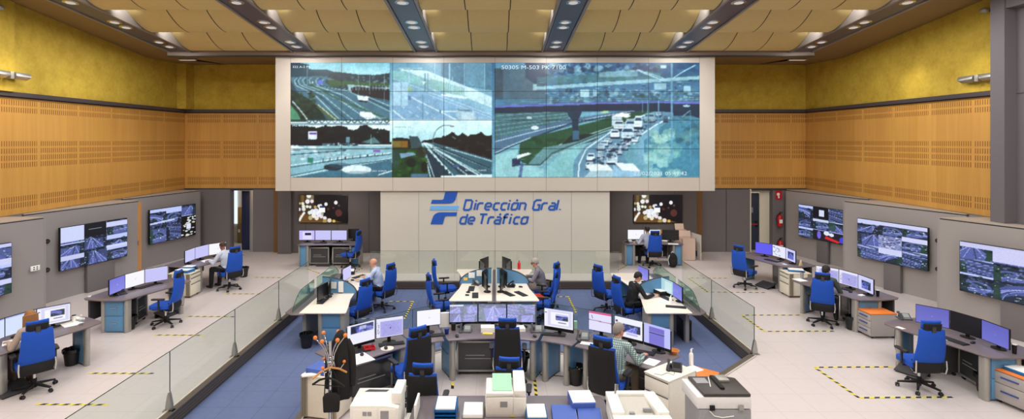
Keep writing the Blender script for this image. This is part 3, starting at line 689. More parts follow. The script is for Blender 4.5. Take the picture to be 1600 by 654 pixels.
# doorway alcoves
M_alc = mat('corridor_wall', (214, 208, 186), .8); M_navy = mat('navy_door', (22, 34, 70), .45)
for nm, (a, b) in (('left', DL), ('right', DR)):
    mb = MB(); mb.box(a-1.6, a-1.5, YB+.25, YB+2.2, 0, 2.9); mb.box(b+.9, b+1.0, YB+.25, YB+2.2, 0, 2.9); mb.box(a-1.6, b+1, YB+2.2, YB+2.3, 0, 2.9); mb.box(a-1.6, b+1, YB+.25, YB+2.3, 2.9, 3.0)
    struct('wall_corridor_'+nm, mb, M_alc, smooth=False)
mb = MB(); mb.box(-9.90, -9.54, YB+.28, YB+.34, 0, 2.3); d = struct('door_1', mb, M_navy, bevel=.004)
mb = MB(); mb.box(-9.42, -9.3, YB-.1, YB+.1, 0, 2.36); struct('door_1_jamb', mb, M_alu, bevel=.004)
mb = MB(); mb.box(-11.12, -10.94, YB+2.1, YB+2.15, .75, 2.6); w = struct('window_1', mb, emit('daylight_pane', (214, 226, 255), 1.3), smooth=False)
mb = MB(); mb.box(9.84, 10.3, YB+.3, YB+.35, 0, 2.22); d2 = struct('door_2', mb, mat('slate_door', (46, 56, 74), .45), bevel=.004)
mb = MB(); mb.box(9.88, 10.22, YB+.25, YB+.3, .98, 1.03); ob('push_bar', mb, M_red, d2, bevel=.01)
mb = MB(); mb.box(10.14, 10.24, YB+.26, YB+.3, .9, 1.15); ob('lock_box', mb, M_black, d2, bevel=.01)
mb = MB(); mb.box(9.94, 10.06, YB+.288, YB+.3, 1.45, 1.66); ob('notice', mb, M_mgray, d2)
mb = MB(); mb.box(9.77, 9.83, YB-.06, YB+.28, 0, 2.4); mb.box(10.3, 10.68, YB+.26, YB+.32, 0, 2.4); mb.box(9.77, 10.68, YB+.2, YB+.26, 2.26, 2.4); struct('door_2_frame', mb, mat('cream_door_frame', (226, 220, 200), .6), bevel=.004)
# wall units seen through the left doorway
t = thing('storage_cupboard', 'tan wooden cupboard seen through the left doorway beside the bright window', 'cupboard', (-10.58, YB+1.9, 0))
mb = MB(); mb.box(-.16, .2, -.2, .2, 0, .8); ob('lower_door', mb, mat('tan_laminate_dark', (140, 112, 70), .5), t, bevel=.01)
mb = MB(); mb.box(-.14, .2, -.2, .2, .82, 1.5); ob('upper_door', mb, mat('tan_laminate', (196, 152, 88), .5), t, bevel=.01)
mb = MB(); mb.box(-.12, -.04, -.215, -.2, .45, .58); ob('notice', mb, M_paper, t)

# ---- side partitions that carry the televisions
def partition(name, pts, s):
    """upright panel from the far free end back to the timber wall, plus its level cap"""
    (x1, y1), (x0, y0) = pts; mb = MB(); th = .1
    d = Vector((x1-x0, y1-y0)).normalized(); nrm = Vector((-d.y, d.x))*(-s)   # towards the wall
    if nrm.x*s < 0: nrm = -nrm
    q = [(x0, y0), (x1, y1), (x1+nrm.x*th, y1+nrm.y*th), (x0+nrm.x*th, y0+nrm.y*th)]
    mb.m(0).prism(q, 0, 2.36); mb.m(2).prism([(a, b) for a, b in q], 2.36, 2.385)
    mb.m(1).prism([(x0, y0), (x1, y1), (s*(XW-.01), y1), (s*(XW-.01), y0)], 2.385, 2.41)
    mb.m(0).prism([(x1, y1), (s*(XW-.01), y1), (s*(XW-.01), y1+.08), (x1, y1+.08)], 0, 2.36)
    struct(name, mb, [M_gfab if s < 0 else mat('grey_fabric_light', (164, 158, 155), .85, scale=200), M_cap, M_black], smooth=False)
PL = [((-10.98, 13.37), (-11.9, 9.9)), ((-11.10, 17.10), (-11.9, 13.9)), ((-11.13, 20.70), (-11.9, 17.6))]
PR = [((10.74, 13.30), (11.9, 9.9)), ((10.85, 17.10), (11.9, 13.9)), ((11.06, 20.90), (11.9, 17.6))]
for i, q in enumerate(PL): partition('wall_partition_left_%d' % (i+1), q, -1)
for i, q in enumerate(PR): partition('wall_partition_right_%d' % (i+1), q, 1)
mb = MB(); mb.box(-11.19, -11.03, 17.09, 17.16, 0, 2.34); mb.m(1).cone((-11.08, 17.07, 1.02), (-11.08, 17.07, 1.16), .012)
struct('trim_7', mb, [M_wood, M_chrome], smooth=False)
# ---- grey pier at the right edge of the hall
mb = MB(); mb.box(11.33, 11.95, 12.25, 12.6, 0, 9); mb.box(11.6, 12.2, -4, 12.25, 0, 7.2); mb.box(11.36, 12.2, -4, 12.25, 7.2, 9); mb.m(1).box(11.585, 11.6, 9.0, 9.02, 0, 7.2); mb.m(1).box(11.59, 11.6, -4, 12.25, 5.3, 5.31)
struct('wall_right_pier', mb, [mat('pier_grey', (112, 107, 112), .6, scale=60), M_dgray], smooth=False)

# ---- box that houses the video wall, white wall below it
YV = 17.6
M_wwall = mat('screen_wall_panel', (198, 190, 178), .55, var=.03); M_wlow = mat('lower_white_panel', (204, 200, 190), .5, var=.03)
M_joint = mat('panel_joint', (140, 134, 126), .6)
vx0, vx1 = -6.55, 6.53; vz1 = EYE+(CY-98)*YV/F; vz0 = EYE+(CY-277)*YV/F
vx0 = (454-CX)*YV/F; vx1 = (1093-CX)*YV/F; bx0 = (430.5-CX)*YV/F; bx1 = (1117-CX)*YV/F; bz0 = EYE+(CY-298)*YV/F
mb = MB(); mb.box(bx0, bx1, YV+.03, 19.0, bz0, 7.4); mb.box(bx0, vx0, YV, YV+.04, bz0, 7.4); mb.box(vx1, bx1, YV, YV+.04, bz0, 7.4); mb.box(vx0, vx1, YV, YV+.04, bz0, vz0); mb.box(vx0, vx1, YV, YV+.04, vz1, 7.4)
for i in range(9):
    x = vx0+(vx1-vx0)*i/8; mb.m(1).box(x-.006, x+.006, YV-.003, YV, bz0, vz0); mb.m(1).box(x-.006, x+.006, YV-.003, YV, vz1, 7.0)
struct('wall_screen_box', mb, [M_wwall, M_joint], smooth=False)
wx0, wx1 = -3.69, 3.67; YL = YV+.08
mb = MB(); mb.m(0).box(wx0, wx1, YL, YL+.6, 0, bz0+.02)
for i in range(1, 6): x = wx0+(wx1-wx0)*i/6+.0; mb.m(1).box(x-.005, x+.005, YL-.003, YL, 0, bz0-.02)
mb.m(1).box(wx0, wx1, YL-.003, YL, bz0-.05, bz0-.035)
mb.m(0).box(wx0, wx1, YL+.6, 20.9, 0, bz0)
struct('wall_white_lower', mb, [M_wlow, M_joint], smooth=False)
# the display wall: eight by four panels
A = wall_pic(); vw = thing('video_wall', 'huge wall of bright traffic camera pictures above the blue lettering', 'video wall', ((vx0+vx1)/2, YV, vz0))
cw, ch = (vx1-vx0)/8, (vz1-vz0)/4
for r_ in range(4):
    for c_ in range(8):
        a = A[r_*45:min(180, r_*45+46), c_*80:min(640, c_*80+81)]
        g = .007
        me = screen_mesh('display_panel', a, cw-2*g, ch-2*g, vx0+c_*cw+g-(vx0+vx1)/2, (3-r_)*ch+g, -.004)
        ob('display_panel', me, parent=vw)
mb = MB(); mb.box((vx0-vx1)/2, (vx1-vx0)/2, -.0025, .03, 0, vz1-vz0); ob('backing', mb, M_screenb, vw)
def words(name, body, size, mat_, parent, M, ext=.002, shear=0, offset=0, sx=1.0):
    cu = bpy.data.curves.new(name, 'FONT'); cu.body = body; cu.size = size; cu.extrude = ext; cu.shear = shear; cu.offset = offset
    cu.resolution_u = 3; to = bpy.data.objects.new(name, cu); COL.objects.link(to)
    bpy.context.view_layer.update()
    me = bpy.data.meshes.new_from_object(to.evaluated_get(bpy.context.evaluated_depsgraph_get())); bpy.data.objects.remove(to)
    me.name = name; me.transform(Matrix.Diagonal((sx, 1, 1, 1))); me.transform(M); me.materials.clear(); me.materials.append(mat_)
    o = bpy.data.objects.new(name, me); COL.objects.link(o)
    if parent: o.parent = parent
    return o
M_osd = emit('screen_caption', (214, 240, 250), .95); M_osd2 = emit('screen_caption_dim', (150, 190, 204), .9)
def cap_at(txt, px, py, hpx, m, sx=1.0):
    s = YV/F; x = (px-CX)*s-(vx0+vx1)/2; z = EYE+(CY-py)*s-vz0
    words('caption', txt, hpx*s*1.38, m, vw, T(x, -.008, z) @ Rx(PI/2), .0005, sx=sx)
cap_at('50305 M-503 PK 7100', 783, 108, 6.2, M_osd, 1.3); cap_at('22/02/2021 05:49:42', 990, 273.5, 6.2, M_osd, 1.18)
cap_at('322 A-2 PK', 457, 106, 3.4, M_osd, 1.3); cap_at('M3 K-5 PK', 457, 197.5, 3.4, M_osd, 1.3); cap_at('05-02-2021 12:54:25', 571, 268, 2.6, M_osd, 1.1); cap_at('05-02-2021 12:54:25', 727, 267, 2.6, M_osd, 1.1); cap_at('05-02-2021 12:54:41', 571, 185, 2.6, M_osd2, 1.1)
cap_at('A-2 PK 08', 620, 109, 3.2, M_osd2, 1.3); cap_at('M40 PK 52', 617, 200, 3.2, M_osd2, 1.3); cap_at('05-02-2021 12:54:21', 727, 185, 2.6, M_osd, 1.1)

# ---- emblem and lettering on the white wall (strokes cut to shape)
SIGN = thing('wall_lettering', 'blue slanted emblem with two lines of blue lettering on the white wall', 'sign', (0, YL, 1.4))
M_sb = mat('sign_blue', (24, 86, 186), .5, var=.02); M_sl = mat('sign_pale_blue', (112, 180, 240), .5, var=.02); M_st = mat('letter_blue', (32, 92, 180), .5, var=.02)
sk = YL/F
def S(cx, cy):                                         # survey of the sign, 6.957 readings per unit
    return ((660+cx/6.957-CX)*sk, EYE+(CY-(290+cy/6.957))*sk-1.4)
def plate(mb, pts, th=.02):
    q = [S(*p) for p in pts]
    mb.prism(q, 0, th, Matrix(((1,0,0,0),(0,0,-1,-.001),(0,1,0,0),(0,0,0,1))))
def arc(cx, cy, rx, ry, a0, a1, n=8): return [(cx+rx*math.cos(math.radians(a0+(a1-a0)*i/n)), cy+ry*math.sin(math.radians(a0+(a1-a0)*i/n))) for i in range(n+1)]
mb = MB(); plate(mb, [(250,64),(384,64),(364,130)]+arc(285,130,79,62,0,90,6)+[(94,193),(105,152),(205,152)]+arc(208,128,26,24,90,0,4)+[(236,120)])
ob('emblem_top', mb, M_sb, SIGN, smooth=False)
mb = MB(); plate(mb, [(90,218),(398,218),(384,263),(78,263)]); ob('emblem_bar', mb, M_sl, SIGN, smooth=False)
mb = MB(); plate(mb, [(376,287),(368,328),(270,328)]+arc(268,352,28,24,270,180,4)+[(236,364),(222,416),(90,416),(112,345)]+arc(200,350,86,63,185,270,6))
ob('emblem_bottom', mb, M_sb, SIGN, smooth=False)
def letter(strokes, x, base, hx, sl=.24, w=21, sc=1.0):
    """strokes in units of the lower-case height; slanted, squared pen"""
    mb = MB()
    for st in strokes:
        pts = [(x+p[0]*hx*sc+(p[1]*hx)*sl, base-p[1]*hx) for p in st]
        for k, (a, b) in enumerate(zip(pts, pts[1:])):
            dx, dy = b[0]-a[0], b[1]-a[1]; L = math.hypot(dx, dy) or 1; ux, uy = dx/L, dy/L
            e = w*.32; ax, ay = a[0]-ux*(e if k else 0), a[1]-uy*(e if k else 0); bx, by = b[0]+ux*(e if k < len(pts)-2 else 0), b[1]+uy*(e if k < len(pts)-2 else 0)
            nx, ny = -uy*w/2, ux*w/2
            plate(mb, [(ax+nx, ay+ny), (bx+nx, by+ny), (bx-nx, by-ny), (ax-nx, ay-ny)], .012+.0005*k)
    ob('letter', mb, M_st, SIGN, smooth=False)
G = {  # width unit ~ lower case height; y up
 'D': [[(0,0),(0,1.4),(.75,1.4),(.98,1.2),(.98,.2),(.75,0),(0,0)]], 'i': [[(0,0),(0,1.0)],[(0,1.22),(0,1.42)]],
 'r': [[(0,0),(0,.8),(.2,.97),(.72,.97)]], 'e': [[(.72,.05),(.2,.05),(0,.22),(0,.78),(.2,.97),(.6,.97),(.78,.8),(.78,.5),(.2,.45)]],
 'c': [[(.7,.04),(.2,.04),(0,.22),(0,.78),(.2,.97),(.75,.97)]], 'o': [[(0,.04),(.6,.04),(.8,.22),(.8,.97),(.2,.97),(0,.78),(0,.04)]],
 'O': [[(0,.04),(.6,.04),(.8,.22),(.8,.97),(.2,.97),(0,.78),(0,.04)],[(.5,1.24),(.58,1.5)]],
 'n': [[(0,0),(0,.97),(.6,.97),(.8,.78),(.8,0)]], 'G': [[(.95,1.4),(.25,1.4),(0,1.15),(0,.2),(.2,.02),(.85,.02),(.85,.72),(.5,.72)]],
 'a': [[(.15,.97),(.6,.97),(.78,.8),(.78,.04),(.15,.04),(0,.18),(0,.4),(.15,.55),(.75,.55)]], 'A': [[(.15,.97),(.6,.97),(.78,.8),(.78,.04),(.15,.04),(0,.18),(0,.4),(.15,.55),(.75,.55)],[(.5,1.24),(.58,1.5)]],
 'l': [[(0,1.42),(0,0)]], '.': [[(0,0),(0,.14)]], 'd': [[(.8,1.42),(.8,.04),(.2,.04),(0,.22),(0,.8),(.2,.97),(.72,.97)]],
 'T': [[(.05,1.38),(1.1,1.38)],[(.55,0),(.55,1.3)]], 'f': [[(0,0),(0,1.2),(.2,1.38),(.5,1.38)],[(-.2,.95),(.45,.95)]]}
hx = 76
for chh, x in (('D',448),('i',563),('r',592),('e',676),('c',768),('c',850),('i',928),('O',964),('n',1050),('G',1198),('r',1290),('a',1372),('l',1456),('.',1494)): letter(G[chh], x, 262, hx)
for chh, x in (('d',405),('e',494),('T',598),('r',708),('A',780),('f',876),('i',945),('c',988),('o',1070)): letter(G[chh], x, 414, hx)

# ---- ceiling: sloping beams, stepped curved panels, fascia and soffits
M_beam = mat('beam_grey_metal', (98, 94, 104), .42, .4, var=.05); M_beamd = mat('beam_groove', (30, 30, 36), .5)
M_vault = mat('ceiling_tan_panel', (214, 190, 126), .7, var=.05, scale=8); M_seam = mat('ceiling_seam', (44, 32, 18), .8)
M_soff = mat('soffit_brown', (128, 104, 70), .6)
zb = lambda y: 8.67-.093*y
BC = [-9.98, -6.08, -2.2, 1.83, 5.72, 9.68]; YE = 17.45
for i, c in enumerate(BC):
    mb = MB(); Y0 = -3.0
    def slab(x0, x1, d0, d1, mi):
        vs = [(x0,Y0,zb(Y0)+d0),(x1,Y0,zb(Y0)+d0),(x1,YE,zb(YE)+d0),(x0,YE,zb(YE)+d0),(x0,Y0,zb(Y0)+d1),(x1,Y0,zb(Y0)+d1),(x1,YE,zb(YE)+d1),(x0,YE,zb(YE)+d1)]
        mb.m(mi).add(vs, [(0,3,2,1),(4,5,6,7),(0,1,5,4),(1,2,6,5),(2,3,7,6),(3,0,4,7)])
    slab(c-.38, c-.315, 0, 1.6, 2); slab(c+.315, c+.38, 0, 1.6, 2); slab(c-.315, c-.29, .05, .1, 1); slab(c+.29, c+.315, .05, .1, 1); slab(c-.29, c+.29, .03, .12, 0)
    b = struct('ceiling_beam', mb, [M_beam, M_beamd, mat('beam_side', (138, 130, 126), .5, .2)], smooth=False)
edges = [17.38, 15.37, 13.48, 11.53, 9.6, 7.6]
for bi in range(5):
    x0, x1 = BC[bi]+.385, BC[bi+1]-.385; w = (x1-x0)/3
    for k in range(5):
        ye, yn = edges[k], edges[k+1]+.0; mb = MB(); zf = zb(ye)+.04; hgt = 1.25*((ye-yn)/2.0)**1
        for s_ in range(3):
            a, b = x0+w*s_+(.008 if s_ else 0), x0+w*(s_+1)-(.008 if s_ < 2 else 0)
            def fn(u, v, d=0.0):
                y = yn+(ye-yn)*v; return (a+(b-a)*u, y, zf+hgt*(1-v)**2+d)
            mb.m(0).grid(fn, 1, 12); mb.m(0).grid(lambda u, v: fn(u, v, .03), 1, 12)
            mb.m(0).add([fn(0,1), fn(1,1), fn(1,1,.03), fn(0,1,.03)], [(0,1,2,3)])
            if s_ < 2:
                def gn(u, v): y = yn+(ye-yn)*v; return (b-.004+.024*u, y, zf+hgt*(1-v)**2-.004)
                mb.m(1).grid(gn, 1, 12)
        o = struct('ceiling_panel', mb, [M_vault, M_seam], angle=60)
mb = MB(); mb.box(-12.2, 12.2, -4, 21.4, 9.6, 9.7); struct('ceiling', mb, mat('upper_ceiling', (120, 104, 78), .8), smooth=False)
mb = MB(); mb.box(-10.36, 10.08, -4, 5.6, 9.3, 9.35); struct('ceiling_rear', mb, M_vault, smooth=False)
mb = MB(); mb.box(-10.4, 10.12, YE, YE+.12, 6.96, 7.25); mb.box(-10.4, 10.12, YE, YE+.05, 7.25, 8.2); mb.m(1).box(-10.4, 10.12, YE-.03, YE+.14, 6.93, 6.96)
struct('trim_8', mb, [mat('fascia', (122, 106, 94), .6), M_beamd], smooth=False)
for s, xb, nm in ((-1, -10.36, 'left'), (1, 10.06, 'right')):
    mb = MB(); xw = s*XW; zw = lambda y: 9.2-.1115*y
    vs = [(xb,2,zb(2)+.02),(xw,2,zw(2)),(xb,YE,zb(YE)+.02),(xw,YE,zw(YE)),(xw,18.9,7.1),(xb,18.9,7.0),(xw,YB,7.18),(xb,YB,7.18)]
    mb.add(vs, [(0,1,3,2),(2,3,4,5),(5,4,6,7)]); mb.v += [(v[0], v[1], v[2]+.12) for v in vs]
    mb.face((8,10,11,9)); mb.face((10,13,12,11)); mb.face((13,15,14,12))
    struct('ceiling_soffit_'+nm, mb, M_soff, smooth=False)
mb = MB(); vs = [(-10.36,YE+.1,6.97),(10.06,YE+.1,6.97),(10.06,YB,7.19),(-10.36,YB,7.19)]; mb.add(vs, [(0,1,2,3)]); mb.add([(v[0], v[1], v[2]+.1) for v in vs], [(3,2,1,0)])
struct('ceiling_soffit_rear', mb, M_soff, smooth=False)
# ---- lights that the room has, and added fill lamps in the recesses
def area(name, loc, size, power, rot=(0,0,0), col=(1,.98,.965), shape='DISK', sy=None, spread=180):
    l = bpy.data.lights.new(name, 'AREA'); l.energy = power; l.size = size; l.shape = shape; l.color = col; l.spread = math.radians(spread)
    if sy: l.shape = 'RECTANGLE'; l.size_y = sy
    o = bpy.data.objects.new(name, l); COL.objects.link(o); o.location = loc; o.rotation_euler = rot; return o
def spot(name, loc, target, power, angle, blend=.6, r=.05, col=(1,.93,.82)):
    l = bpy.data.lights.new(name, 'SPOT'); l.energy = power; l.spot_size = math.radians(angle); l.spot_blend = blend; l.shadow_soft_size = r; l.color = col
    o = bpy.data.objects.new(name, l); COL.objects.link(o); o.location = loc
    o.rotation_euler = (Vector(target)-Vector(loc)).to_track_quat('-Z', 'Y').to_euler(); return o
M_glow = emit('lamp_glow', (240, 230, 220), .62); M_cone = mat('lamp_reflector', (210, 208, 206), .25, .8)
tilt = math.atan(.093)
yl = [16.85, 16.34, 14.88, 14.43, 12.93, 12.45, 10.98, 10.5, 9.0, 8.5, 7.0, 6.5]
LAMPW = 55
first = None
for i, c in enumerate(BC):
    for j, y in enumerate(yl):
        lab = 'round recessed downlight glowing in a sloping ceiling beam'
        if first is None:
            first = t = thing('recessed_downlight', lab, 'downlight', (c, y, zb(y)+.03), 0, 'paired downlights along the ceiling beams')
            t.rotation_euler = (-tilt, 0, 0)
            mb = MB(); mb.lathe([(.15,-.012),(.168,-.006),(.17,.0),(.155,.002),(.125,-.004)], n=24); ob('ring', mb, M_chrome, t)
            mb = MB(); mb.lathe([(.0,-.034),(.05,-.03),(.1,-.016),(.128,-.004)], n=24); ob('lamp', mb, M_glow, t)
        else:
            t = dup(first, loc=(c, y, zb(y)+.03)); t.rotation_euler = (-tilt, 0, 0)
    for y in (16.6, 14.65, 12.7, 10.75, 8.75, 6.75, 4.75, 2.75, .5, -1.8):
        area('downlight', (c, y, zb(y)-.01), .22, LAMPW, sy=.7)
for i, c in enumerate(BC):                              # uplit beam sides in every step
    for k in (1, 2, 3):
        for s in ((1,) if i < 2 else (1, -1) if i in (2, 3) else (-1,)):
            if i == 2 and s < 0: continue
            if i == 3 and s > 0: continue
            y = edges[k]+.28; spot('step_uplight', (c+s*(.38+.5), y-.05, zb(edges[k])+.55), (c+s*.38, y+.35, zb(edges[k])+.3), 120, 84, .9, .05, (1,.98,.94))
# wall floodlights
def floodlight(loc, s, label):
    t = thing('wall_floodlight', label, 'floodlight', loc, 0)
    for k in (-1, 1):
        mb = MB(); mb.box(-.08, .08, k*.3-.22, k*.3+.22, -.05, .06, Ry(s*.5)); h = ob('lamp_housing', mb, M_alu, t, bevel=.01)
        mb = MB(); mb.box(-.06, .06, k*.3-.18, k*.3+.18, -.06, -.05, Ry(s*.5)); ob('lamp_glass', mb, M_cone, h)
    mb = MB(); mb.box(-.05, .05, -.05, .05, -.08, .09); mb.cone((0, 0, 0), (s*.16, 0, 0), .03); ob('bracket', mb, M_silver, t, bevel=.005)
    return t
floodlight((-11.67, 13.25, 5.83), -1, 'metal floodlight bracketed to the yellow left wall')
floodlight((11.79, 13.45, 5.78), 1, 'metal floodlight bracketed to the yellow right wall beside the grey pier')
for s in (-1, 1):
    spot('wall_wash', (s*10.6, 13.2, 6.3), (s*11.95, 13.3, 5.6), 45, 75, .9, .1, (1,.9,.66))
    spot('wall_wash', (s*10.9, 15.6, 6.6), (s*11.95, 15.6, 5.45), 16 if s < 0 else 34, 80, .9, .1, (1,.9,.66))
for nm, x, y, z, lab in (('ceiling_spotlight', -10.4, 18.6, 7.02, 'small pale fitting in the ceiling corner at the left rear'), ('ceiling_spotlight', 10.2, 18.6, 7.02, 'small pale fitting in the ceiling corner at the right rear')):
    t = thing(nm, lab, 'spotlight', (x, y, z)); mb = MB(); mb.box(-.3, .3, -.06, .06, -.045, 0); ob('housing', mb, M_silver, t, bevel=.01)
    mb = MB(); mb.box(-.26, .26, -.045, .045, -.05, -.045); ob('lamp', mb, M_glow, t)
for nm, x, y, z, lab, s in (('wall_sensor', -11.8, 13.1, 7.42, 'small round sensor high on the yellow left wall', -1), ('wall_sensor', 11.82, 13.3, 7.4, 'small round sensor high on the yellow right wall', 1)):
    t = thing(nm, lab, 'sensor', (x, y, z)); mb = MB(); mb.ell((0, 0, 0), .09, .1, .07); ob('dome', mb, M_silver, t)
    mb = MB(); mb.cone((s*.14, 0, 0), (0, 0, 0), .03); ob('stem', mb, M_dgray, t)
for x in (-5.6, 5.6): area('recess_fill', (x, 19.6, 2.62), .5, 26, col=(1,.96,.92), sy=.5)  # added fill lamps without a fitting, they brighten the recesses
area('corridor_lamp', (10.25, YB+1.3, 2.85), .6, 30, col=(1,.96,.84)); area('corridor_lamp', (-9.85, YB+1.3, 2.85), .6, 14, col=(1,.97,.9))
W = bpy.data.worlds.new('World'); SC.world = W; W.use_nodes = True
W.node_tree.nodes['Background'].inputs[0].default_value = (.8, .85, 1, 1); W.node_tree.nodes['Background'].inputs[1].default_value = .15
mb = MB(); mb.box(-14, 14, -4.2, -4, 0, 9.7); struct('wall_front', mb, mat('front_wall', (190, 170, 140), .8), smooth=False)

# ---- televisions
def television(label, c, rz, w, pic, h=None, z0=.8, thick=.07, cat='television'):
    h = h or w*9/16; t = thing('wall_television', label, cat, (c[0], c[1], z0), rz)
    mb = MB(); mb.box(-w/2-.012, w/2+.012, 0, thick, -.012, h+.012); ob('casing', mb, M_screenb, t, bevel=.006)
    me = screen_mesh('screen', pic, w, h, -w/2, 0, -.003); ob('screen', me, parent=t)
    mb = MB(); mb.box(-.2, .2, thick, thick+.06, h*.3, h*.7); ob('mount', mb, M_black, t)
    return t
def on_part(q, off, t0):  # point on a partition face, t0 metres back from its free end
    (x1, y1), (x0, y0) = q; d = Vector((x0-x1, y0-y1)).normalized(); s = 1 if x1 > 0 else -1
    nrm = Vector((-d.y, d.x)); nrm = nrm if nrm.x*s < 0 else -nrm
    p = Vector((x1, y1))+d*t0+nrm*off; ang = math.atan2(nrm.x, -nrm.y)
    return p, ang
tvs = [('left', PL[0], 1.80, [(.42,.78),(.36,.7),(.36,.7)], 11, 'large television with motorway views on the grey partition at the left edge'),
       ('left', PL[1], 1.52, [(.4,.68),(.33,.62),(.38,.68)], 12, 'large television with a white tile and motorway views on the middle left partition'),
       ('left', PL[2], 1.35, [(.5,),(.5,),(.33,)], 13, 'large television with blue road views and a night view on the farthest left partition'),
       ('right', PR[0], 1.52, [(.33,.62),(.33,.66),(.4,.7)], 21, 'large television with motorway views on the grey partition at the right edge'),
       ('right', PR[1], 1.55, [(.34,.66),(.36,.7),(.3,.62)], 22, 'large television with grey motorway views on the middle right partition'),
       ('right', PR[2], 1.75, [(.4,.7),(.33,.7),(.4,.7)], 23, 'large television with a red lit night tile on the farthest right partition')]
for side, q, t0, cols, seed, lab in tvs:
    p, ang = on_part(q, .16, t0)
    def spc(pp, seed=seed):
        W_, H_ = pp.w, pp.h; pp.fr(W_/100, H_/100, 0, 0)
        if seed == 12: pp.rect(0, 0, 33, 36, (206, 214, 250)); pp.rect(33, 0, 66, 32, (14, 18, 26)); pp.line([(40, 14), (58, 14)], .8, (140, 150, 160)); pp.rect(0, 68, 33, 78, (196, 202, 240)); pp.rect(66, 62, 100, 68, (210, 214, 250)); pp.rect(66, 4, 100, 16, (206, 210, 250))
        if seed == 11: pp.rect(0, 30, 100, 42, (206, 210, 250)); pp.rect(0, 70, 100, 80, (206, 210, 250)); pp.rect(0, 0, 100, 7, (200, 206, 250))
        if seed == 13: pp.rect(66, 33, 100, 100, (24, 20, 20)); pp.speck([(67,34),(99,98)], [(236,240,236),(200,196,170),(210,226,230)], 34, 1.6, 3.4, .95, 4); pp.rect(78, 60, 88, 76, (220, 226, 252)); pp.line([(0, 42), (50, 38)], 3, (190, 206, 240))
        if seed == 21: pp.rect(0, 0, 100, 9, (200, 202, 240)); pp.rect(33, 4, 66, 30, (206, 206, 246)); pp.rect(66, 66, 100, 74, (206, 206, 246)); pp.rect(0, 24, 100, 30, (206, 208, 246), .0)
        if seed == 22: pp.rect(0, 0, 100, 10, (206, 210, 248)); pp.rect(33, 66, 66, 80, (206, 210, 248)); pp.rect(66, 30, 100, 40, (210, 212, 250)); pp.rect(33, 34, 66, 66, (140, 148, 196)); pp.speck([(34,36),(65,64)], [(210,214,244),(60,70,110),(100,110,156)], 90, .8, 2.4, .9, 5)
        if seed == 23:
            pp.rect(33, 0, 66, 33, (20, 20, 26)); pp.rect(46, 8, 57, 27, (214, 220, 246)); pp.rect(33, 70, 100, 100, (30, 30, 40)); pp.rect(66, 40, 80, 66, (44, 76, 58), .8); pp.rect(33, 37, 66, 44, (200, 210, 236))
            pp.poly([(60,84),(90,94),(84,99),(58,92)], (210, 40, 44)); pp.disc(72, 78, 5, (226,230,250)); pp.disc(62, 76, 6, (226,230,246)); pp.disc(46, 84, 4, (120, 100, 220), 1, 12); pp.disc(93, 88, 5, (60, 70, 210), 1, 9)
    t = television(lab, (p.x, p.y), ang, 1.98, tv_pic(cols, seed, spc), 1.13, .80)
    if seed in (12, 22, 23, 21, 11):                     # floor column under each set
        mb = MB(); mb.box(-.22, .62 if side == 'left' else .25, .03, .12, -.8, -.02); ob('stand_column', mb, M_dfab, t, bevel=.005)
bk = bokeh_pic()
television('television showing blurred night traffic lights in the left recess', (-6.52, 20.83), 0, 1.82, bk, 1.03, 1.17)
television('television showing blurred night traffic lights in the right recess', (6.16, 20.83), 0, 1.82, bk, 1.03, 1.17)
